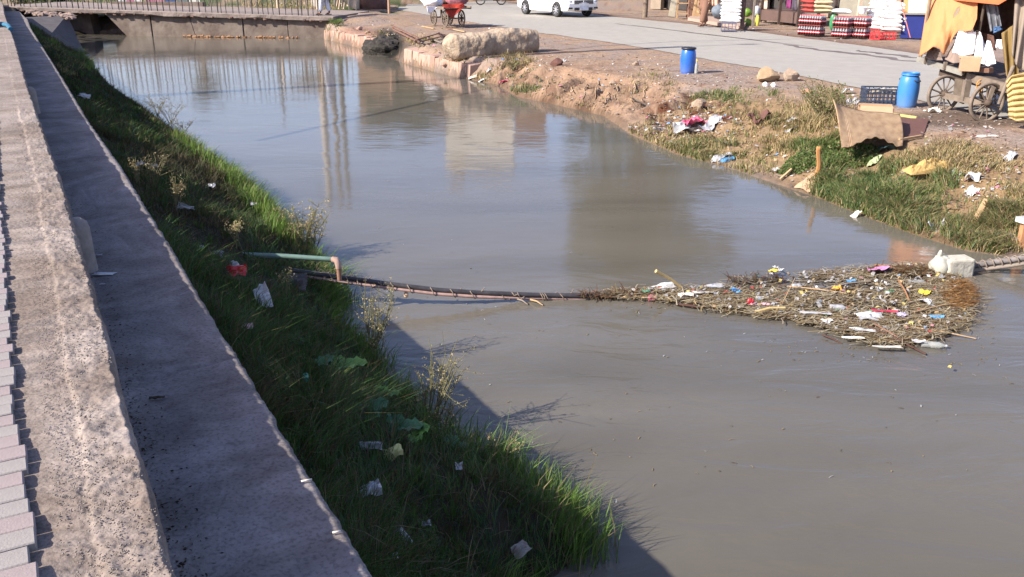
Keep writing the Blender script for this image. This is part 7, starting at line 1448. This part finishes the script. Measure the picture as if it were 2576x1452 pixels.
# green and yellow packets left of the brown stall
for i, (px, py, w, h, c, lab) in enumerate([(1880, 70, .32, .34, (120, 150, 50), 'green grocery bag standing lowest left of the brown stall'), (1880, 44, .34, .32, (130, 170, 60), 'green and white grocery bag stacked above the lower green one'), (1905, 66, .16, .5, (220, 214, 90), 'yellow packet column against the stall post'), (1903, 40, .26, .42, (226, 234, 240), 'white bag hanging at the left post of the brown stall')]):
    p = P(px, 66, GZ); mb = MB(); mb.blob((0, 0, 0), (w / 2, .14, h / 2), seed=60 + i, amp=.12, n=3); tag(mb.build('grocery_bag', mat('groc_%d' % i, A(*c), .5, var=.25, scale=10), loc=PD(px, py - 12, 34.4)), lab, 'bag')
for i, (px, lab) in enumerate([(1866, 'brown square post right of the tall sack pile'), (1893, 'thin grey post between the green and white bags'), (2095, 'dark post right of the rice sacks'), (2155, 'pale post behind the middle bottle stack')]):
    p = P(px, [76, 68, 84, 80][i], GZ); mb = MB(); mb.bar(p, p + Vector((0, 0, 2.7)), [.12, .07, .09, .12][i]); tag(mb.build('post', [brownp, greyw, postb, cream][i]), lab, 'post')
# hanging snack packets, bundle of sticks, wooden cabinet, crate of planks
hang([(1790, -30), (1808, -30)], [(1791, 14), (1808, 18)], 35.5, 35.5, mat('snack_print', (.55, .12, .08), .4, var=.7, scale=30, col2=(.7, .5, .3)), 'snack_strip', 'string of red snack packets hanging above the walking person', 'packets', .03, 3, seed=70, n=(8, 8))
r = thing('stick_bundle', 'bundle of upright peeled sticks leaning behind the walking person', 'stick bundle', P(1758, 49, GZ))
for k in range(9): mb = MB(); b_ = P(1744 + k * 2.6, 49, GZ) + Vector((0, .3, 0)); mb.tube([b_, b_ + Vector((.18 - .01 * k, .15, 1.25 + .1 * (k % 3)))], .022, 6); attach(mb.build('stick', palew), r)
r = thing('wooden_cabinet', 'open pale wooden shelf frame standing at the left end of the shops', 'shelf', P(1717, 47, GZ)); b_ = P(1702, 46, GZ); e1 = Vector((.52, -.06, 0)); e2 = Vector((.1, .4, 0))
for u in (0, 1):
    for v in (0, 1): mb = MB(); q = b_ + e1 * u + e2 * v; mb.bar(q, q + Vector((0, 0, .85)), .05); attach(mb.build('leg', palew), r)
for z in (.16, .60, .84): mb = MB(); mb.poly([b_ + Vector((0, 0, z)), b_ + e1 + Vector((0, 0, z)), b_ + e1 + e2 + Vector((0, 0, z)), b_ + e2 + Vector((0, 0, z))], .04); attach(mb.build('shelf', palew), r)
mb = MB(); q = P(1690, 42, GZ); mb.bar(q + Vector((0, .1, .0)), q + Vector((.12, .2, .85)), .28, .04, up=(0, 1, 0)); tag(mb.build('slab', mat('pale_slab', A(214, 204, 180), .9)), 'pale board leaning left of the open wooden shelf', 'board')
r = thing('plank_crate', 'brown plank-sided crate between the open shelf and the stick bundle', 'crate', P(1748, 48, GZ)); b_ = P(1733, 47, GZ)
for k in range(4):
    mb = MB(); mb.box(b_ + Vector((.30, .12, .11 + k * .215)), (.62, .03, .205)); attach(mb.build('plank', wood), r)
for sx in (-.0, .60): mb = MB(); mb.box(b_ + Vector((sx, .35, .44)), (.03, .5, .86)); attach(mb.build('side', wood), r)
mb = MB(); mb.bar(P(1730, 40, GZ) + Vector((0, 0, .9)), P(1757, 49, GZ) + Vector((0, -.05, .25)), .06, .04); tag(mb.build('slanting_stick', palew), 'stick leaning diagonally across the plank-sided crate', 'stick')
# loose blue-grey sacks by the person
mb = MB(); mb.blob((0, 0, 0), (.30, .25, .26), seed=71, amp=.2, n=3); tag(mb.build('grey_bag', mat('grey_blue_bag', A(128, 138, 150), .7, var=.3, scale=8), loc=PD(1808, 30, 34.6)), 'blue-grey bag squeezed left of the tall white sack pile', 'bag')

# ------------------------------------------------------------------ houses and trees beyond, seen mirrored in the water
def house(x0, x1, Zc, h, dpt, wall_m, label, bands=(), win_rows=(), cat='building', roof_m=None):
    a, b_ = PD(x0, 0, Zc), PD(x1, 0, Zc); a.z = b_.z = .5; e = (b_ - a); L0 = e.length; e.normalize(); n_ = Vector((-e.y, e.x, 0)); n_ = n_ if n_.y > 0 else -n_
    r = thing('house', label, cat, a)
    mb = MB(); mb.poly([a, b_, b_ + n_ * dpt, a + n_ * dpt], h); attach(mb.build('wall', wall_m), r)
    for z0_, z1_, m_ in bands:
        mb = MB(); mb.poly([a - n_ * .06 - e * .06 + Vector((0, 0, z0_)), b_ - n_ * .06 + e * .06 + Vector((0, 0, z0_)), b_ + n_ * .02 + e * .06 + Vector((0, 0, z0_)), a + n_ * .02 - e * .06 + Vector((0, 0, z0_))], z1_ - z0_); attach(mb.build('storey_front', m_), r)
    mb = MB(); mb.poly([a - n_ * .3 - e * .2 + Vector((0, 0, h)), b_ - n_ * .3 + e * .2 + Vector((0, 0, h)), b_ + n_ * (dpt + .2) + Vector((0, 0, h)), a + n_ * (dpt + .2) + Vector((0, 0, h))], .3); attach(mb.build('roof', roof_m or wall_m), r)
    for zc, k, w_, hh_ in win_rows:
        for i in range(k):
            c = a + e * (L0 * (i + .5) / k) - n_ * .09 + Vector((0, 0, zc)); M = Matrix((e, n_, Vector((0, 0, 1)))).transposed()
            mb = MB(); mb.box((0, 0, 0), (w_, .08, hh_), M=M); f = mb.build('window', darkin, r); f.location = c - r.location
            mb = MB()
            for sx in (-1, 0, 1): mb.box(M @ Vector((sx * w_ / 2, -.05, 0)), (.06, .05, hh_), M=M)
            for sz in (-1, 1): mb.box(M @ Vector((0, -.052, sz * hh_ / 2)), (w_, .05, .06), M=M)
            mb.build('frame', wall_m, f)
    return r
pg = mat('pale_render', A(236, 232, 220, .8), .85, var=.08, scale=1); og = mat('orange_brick', A(178, 128, 98), .9, var=.2, scale=2); bg_ = mat('beige_render', A(176, 146, 120), .9, var=.15, scale=1); pkr = mat('pink_render', A(214, 164, 160), .85, var=.1)
house(1114, 1290, 62, 10.8, 9, bg_, 'three-storey house with pale grey top floor beyond the road', bands=((7.1, 10.75, pg),), win_rows=((2.0, 3, 1.3, 1.5), (5.2, 3, 1.3, 1.5)))
house(1298, 1378, 58, 8.0, 8, og, 'two-storey orange brick house right of the pale three-storey one', win_rows=((2.0, 2, 1, 1.3), (5.4, 2, 1, 1.3)))
house(1050, 1110, 60, 7.6, 7, bg_, 'narrow house with a pink and white upper front beyond the road', bands=((4.7, 6.6, pkr), (3.6, 4.6, pg)), win_rows=((1.6, 1, 1, 1.3),))
house(890, 1044, 66, 8.2, 8, bg_, 'low pale house behind the cloth booth beyond the bridge', win_rows=((2.4, 3, 1.1, 1.3),))
barkm = mat('tree_bark', A(150, 132, 114, .6), .95, var=.3, scale=8, bump=.02, bscale=14)
def tree(base, h, cr, cz, rc, n, cols, label, trunk_r=.14, name='tree', ls=.14, squash=.8):
    r = thing(name, label, 'tree', base); mb = MB(); top = base + Vector((.2, 0, cz)); mb.tube([base + Vector((0, 0, -.2)), base + Vector((.06, 0, cz * .45)), top], [trunk_r, trunk_r * .8, trunk_r * .45], 10)
    lobes = []
    for k in range(22):
        a = k * 2.4; q = rnd.uniform(.2, 1.1); d = Vector((math.cos(a) * q, math.sin(a) * q, rnd.uniform(-.85, 1.0))) * rc * .72; c = base + Vector((0, 0, cz)) + Vector((d.x, d.y, d.z * squash)); lobes.append((c, rc * rnd.uniform(.16, .36)))
        s0 = base.lerp(top, rnd.uniform(.55, .95)); mb.tube([s0, s0.lerp(c, .55) + Vector((0, 0, .15)), c], [trunk_r * .4, trunk_r * .24, .02], 6)
    attach(mb.build('trunk', barkm), r); B = []
    for c, rl in lobes:
        k = int(n / 22); d = RN.normal(0, 1, (k, 3)); d /= np.linalg.norm(d, axis=1)[:, None]; q = RN.uniform(.35, 1.05, k) ** .5 * rl; B.append(np.array(c)[None] + d * q[:, None] * np.array([1, 1, .75]))
    B = np.concatenate(B); m = len(B); d1 = RN.normal(0, 1, (m, 3)); d1 /= np.linalg.norm(d1, axis=1)[:, None]; d2 = np.cross(d1, RN.normal(0, 1, (m, 3))); d2 /= np.linalg.norm(d2, axis=1)[:, None]; s = RN.uniform(.5, 1, m)[:, None] * ls
    V = np.stack([B - d1 * s, B + d2 * s * .5, B + d1 * s, B - d2 * s * .5], 1).reshape(-1, 3); attach(npmesh('crown', V, np.arange(m * 4).reshape(-1, 4), leafm, np.repeat(mixc(m, *cols), 4, 0)), r); return r
TC = ([np.array([.06, .08, .03]), np.array([.085, .10, .04]), np.array([.12, .10, .055])], [.5, .35, .15])
tree(P(1622, 42, .57), 11, 0, 7.6, 5.2, 38000, TC, 'roadside tree with dark green crown whose slim trunk stands beyond the white car', trunk_r=.12, squash=1.0)
tree(P(1930, 0, .57) + Vector((4, 6, 0)), 9, 0, 5.6, 3.2, 9000, TC, 'bushy tree rising behind the brown market stall')
tree(P(985, 2, .57), 9, 0, 5.6, 3.0, 12000, TC, 'green tree beside the low pale house beyond the bridge')
tree(P(490, -5, .57), 9, 0, 5.2, 1.3, 3000, TC, 'slim tree behind the middle of the bridge railing')
for i, (px, py, lab) in enumerate([(60, 6, 'dark green hedge bush beyond the left end of the bridge'), (130, 4, 'dark hedge bush second from the left beyond the bridge'), (560, -8, 'round green bush beyond the hoarding')]):
    p = P(px, py, .8); bush_ = tree(p, 2, 0, 1.0, 1.9, 2600, TC, lab, .05, name='hedge_bush', ls=.12)

tree(P(1745, -10, .57), 10, 0, 6.6, 3.4, 12000, TC, 'tree with open crown behind the wooden shelf and plank crate', trunk_r=.12)
tree(P(1500, -14, .57), 10, 0, 8.4, 3.2, 10000, TC, 'tall tree beyond the road behind the white car', trunk_r=.12)
tree(P(1092, 0, .57), 8, 0, 5.0, 2.3, 8000, TC, 'small tree in front of the narrow pink and white house', trunk_r=.08)

# rooftop rooms and tanks break the skyline of the three-storey house
hs = [o for o in COL.objects if o.name == 'house'][0]
for (x0, x1, z0_, h_, m_, nm) in [(1124, 1160, 11.1, 1.9, bg_, 'stair_room'), (1240, 1262, 11.1, 1.1, darkin, 'water_tank'), (1178, 1190, 11.1, .8, pg, 'parapet_block')]:
    a, b_ = PD(x0, 0, 64), PD(x1, 0, 64); mb = MB(); mb.poly([Vector((a.x, a.y, z0_)), Vector((b_.x, b_.y, z0_)), Vector((b_.x, b_.y + 2, z0_)), Vector((a.x, a.y + 2, z0_))], h_); attach(mb.build(nm, m_), hs)
for k in range(3):
    a, b_ = PD(1128 + 54 * k, 0, 61.8), PD(1168 + 54 * k, 0, 61.8); mb = MB(); mb.poly([Vector((a.x, a.y - .8, 7.2)), Vector((b_.x, b_.y - .8, 7.2)), Vector((b_.x, b_.y, 7.2)), Vector((a.x, a.y, 7.2))], .9 if k != 1 else .2); attach(mb.build('balcony', bg_), hs)
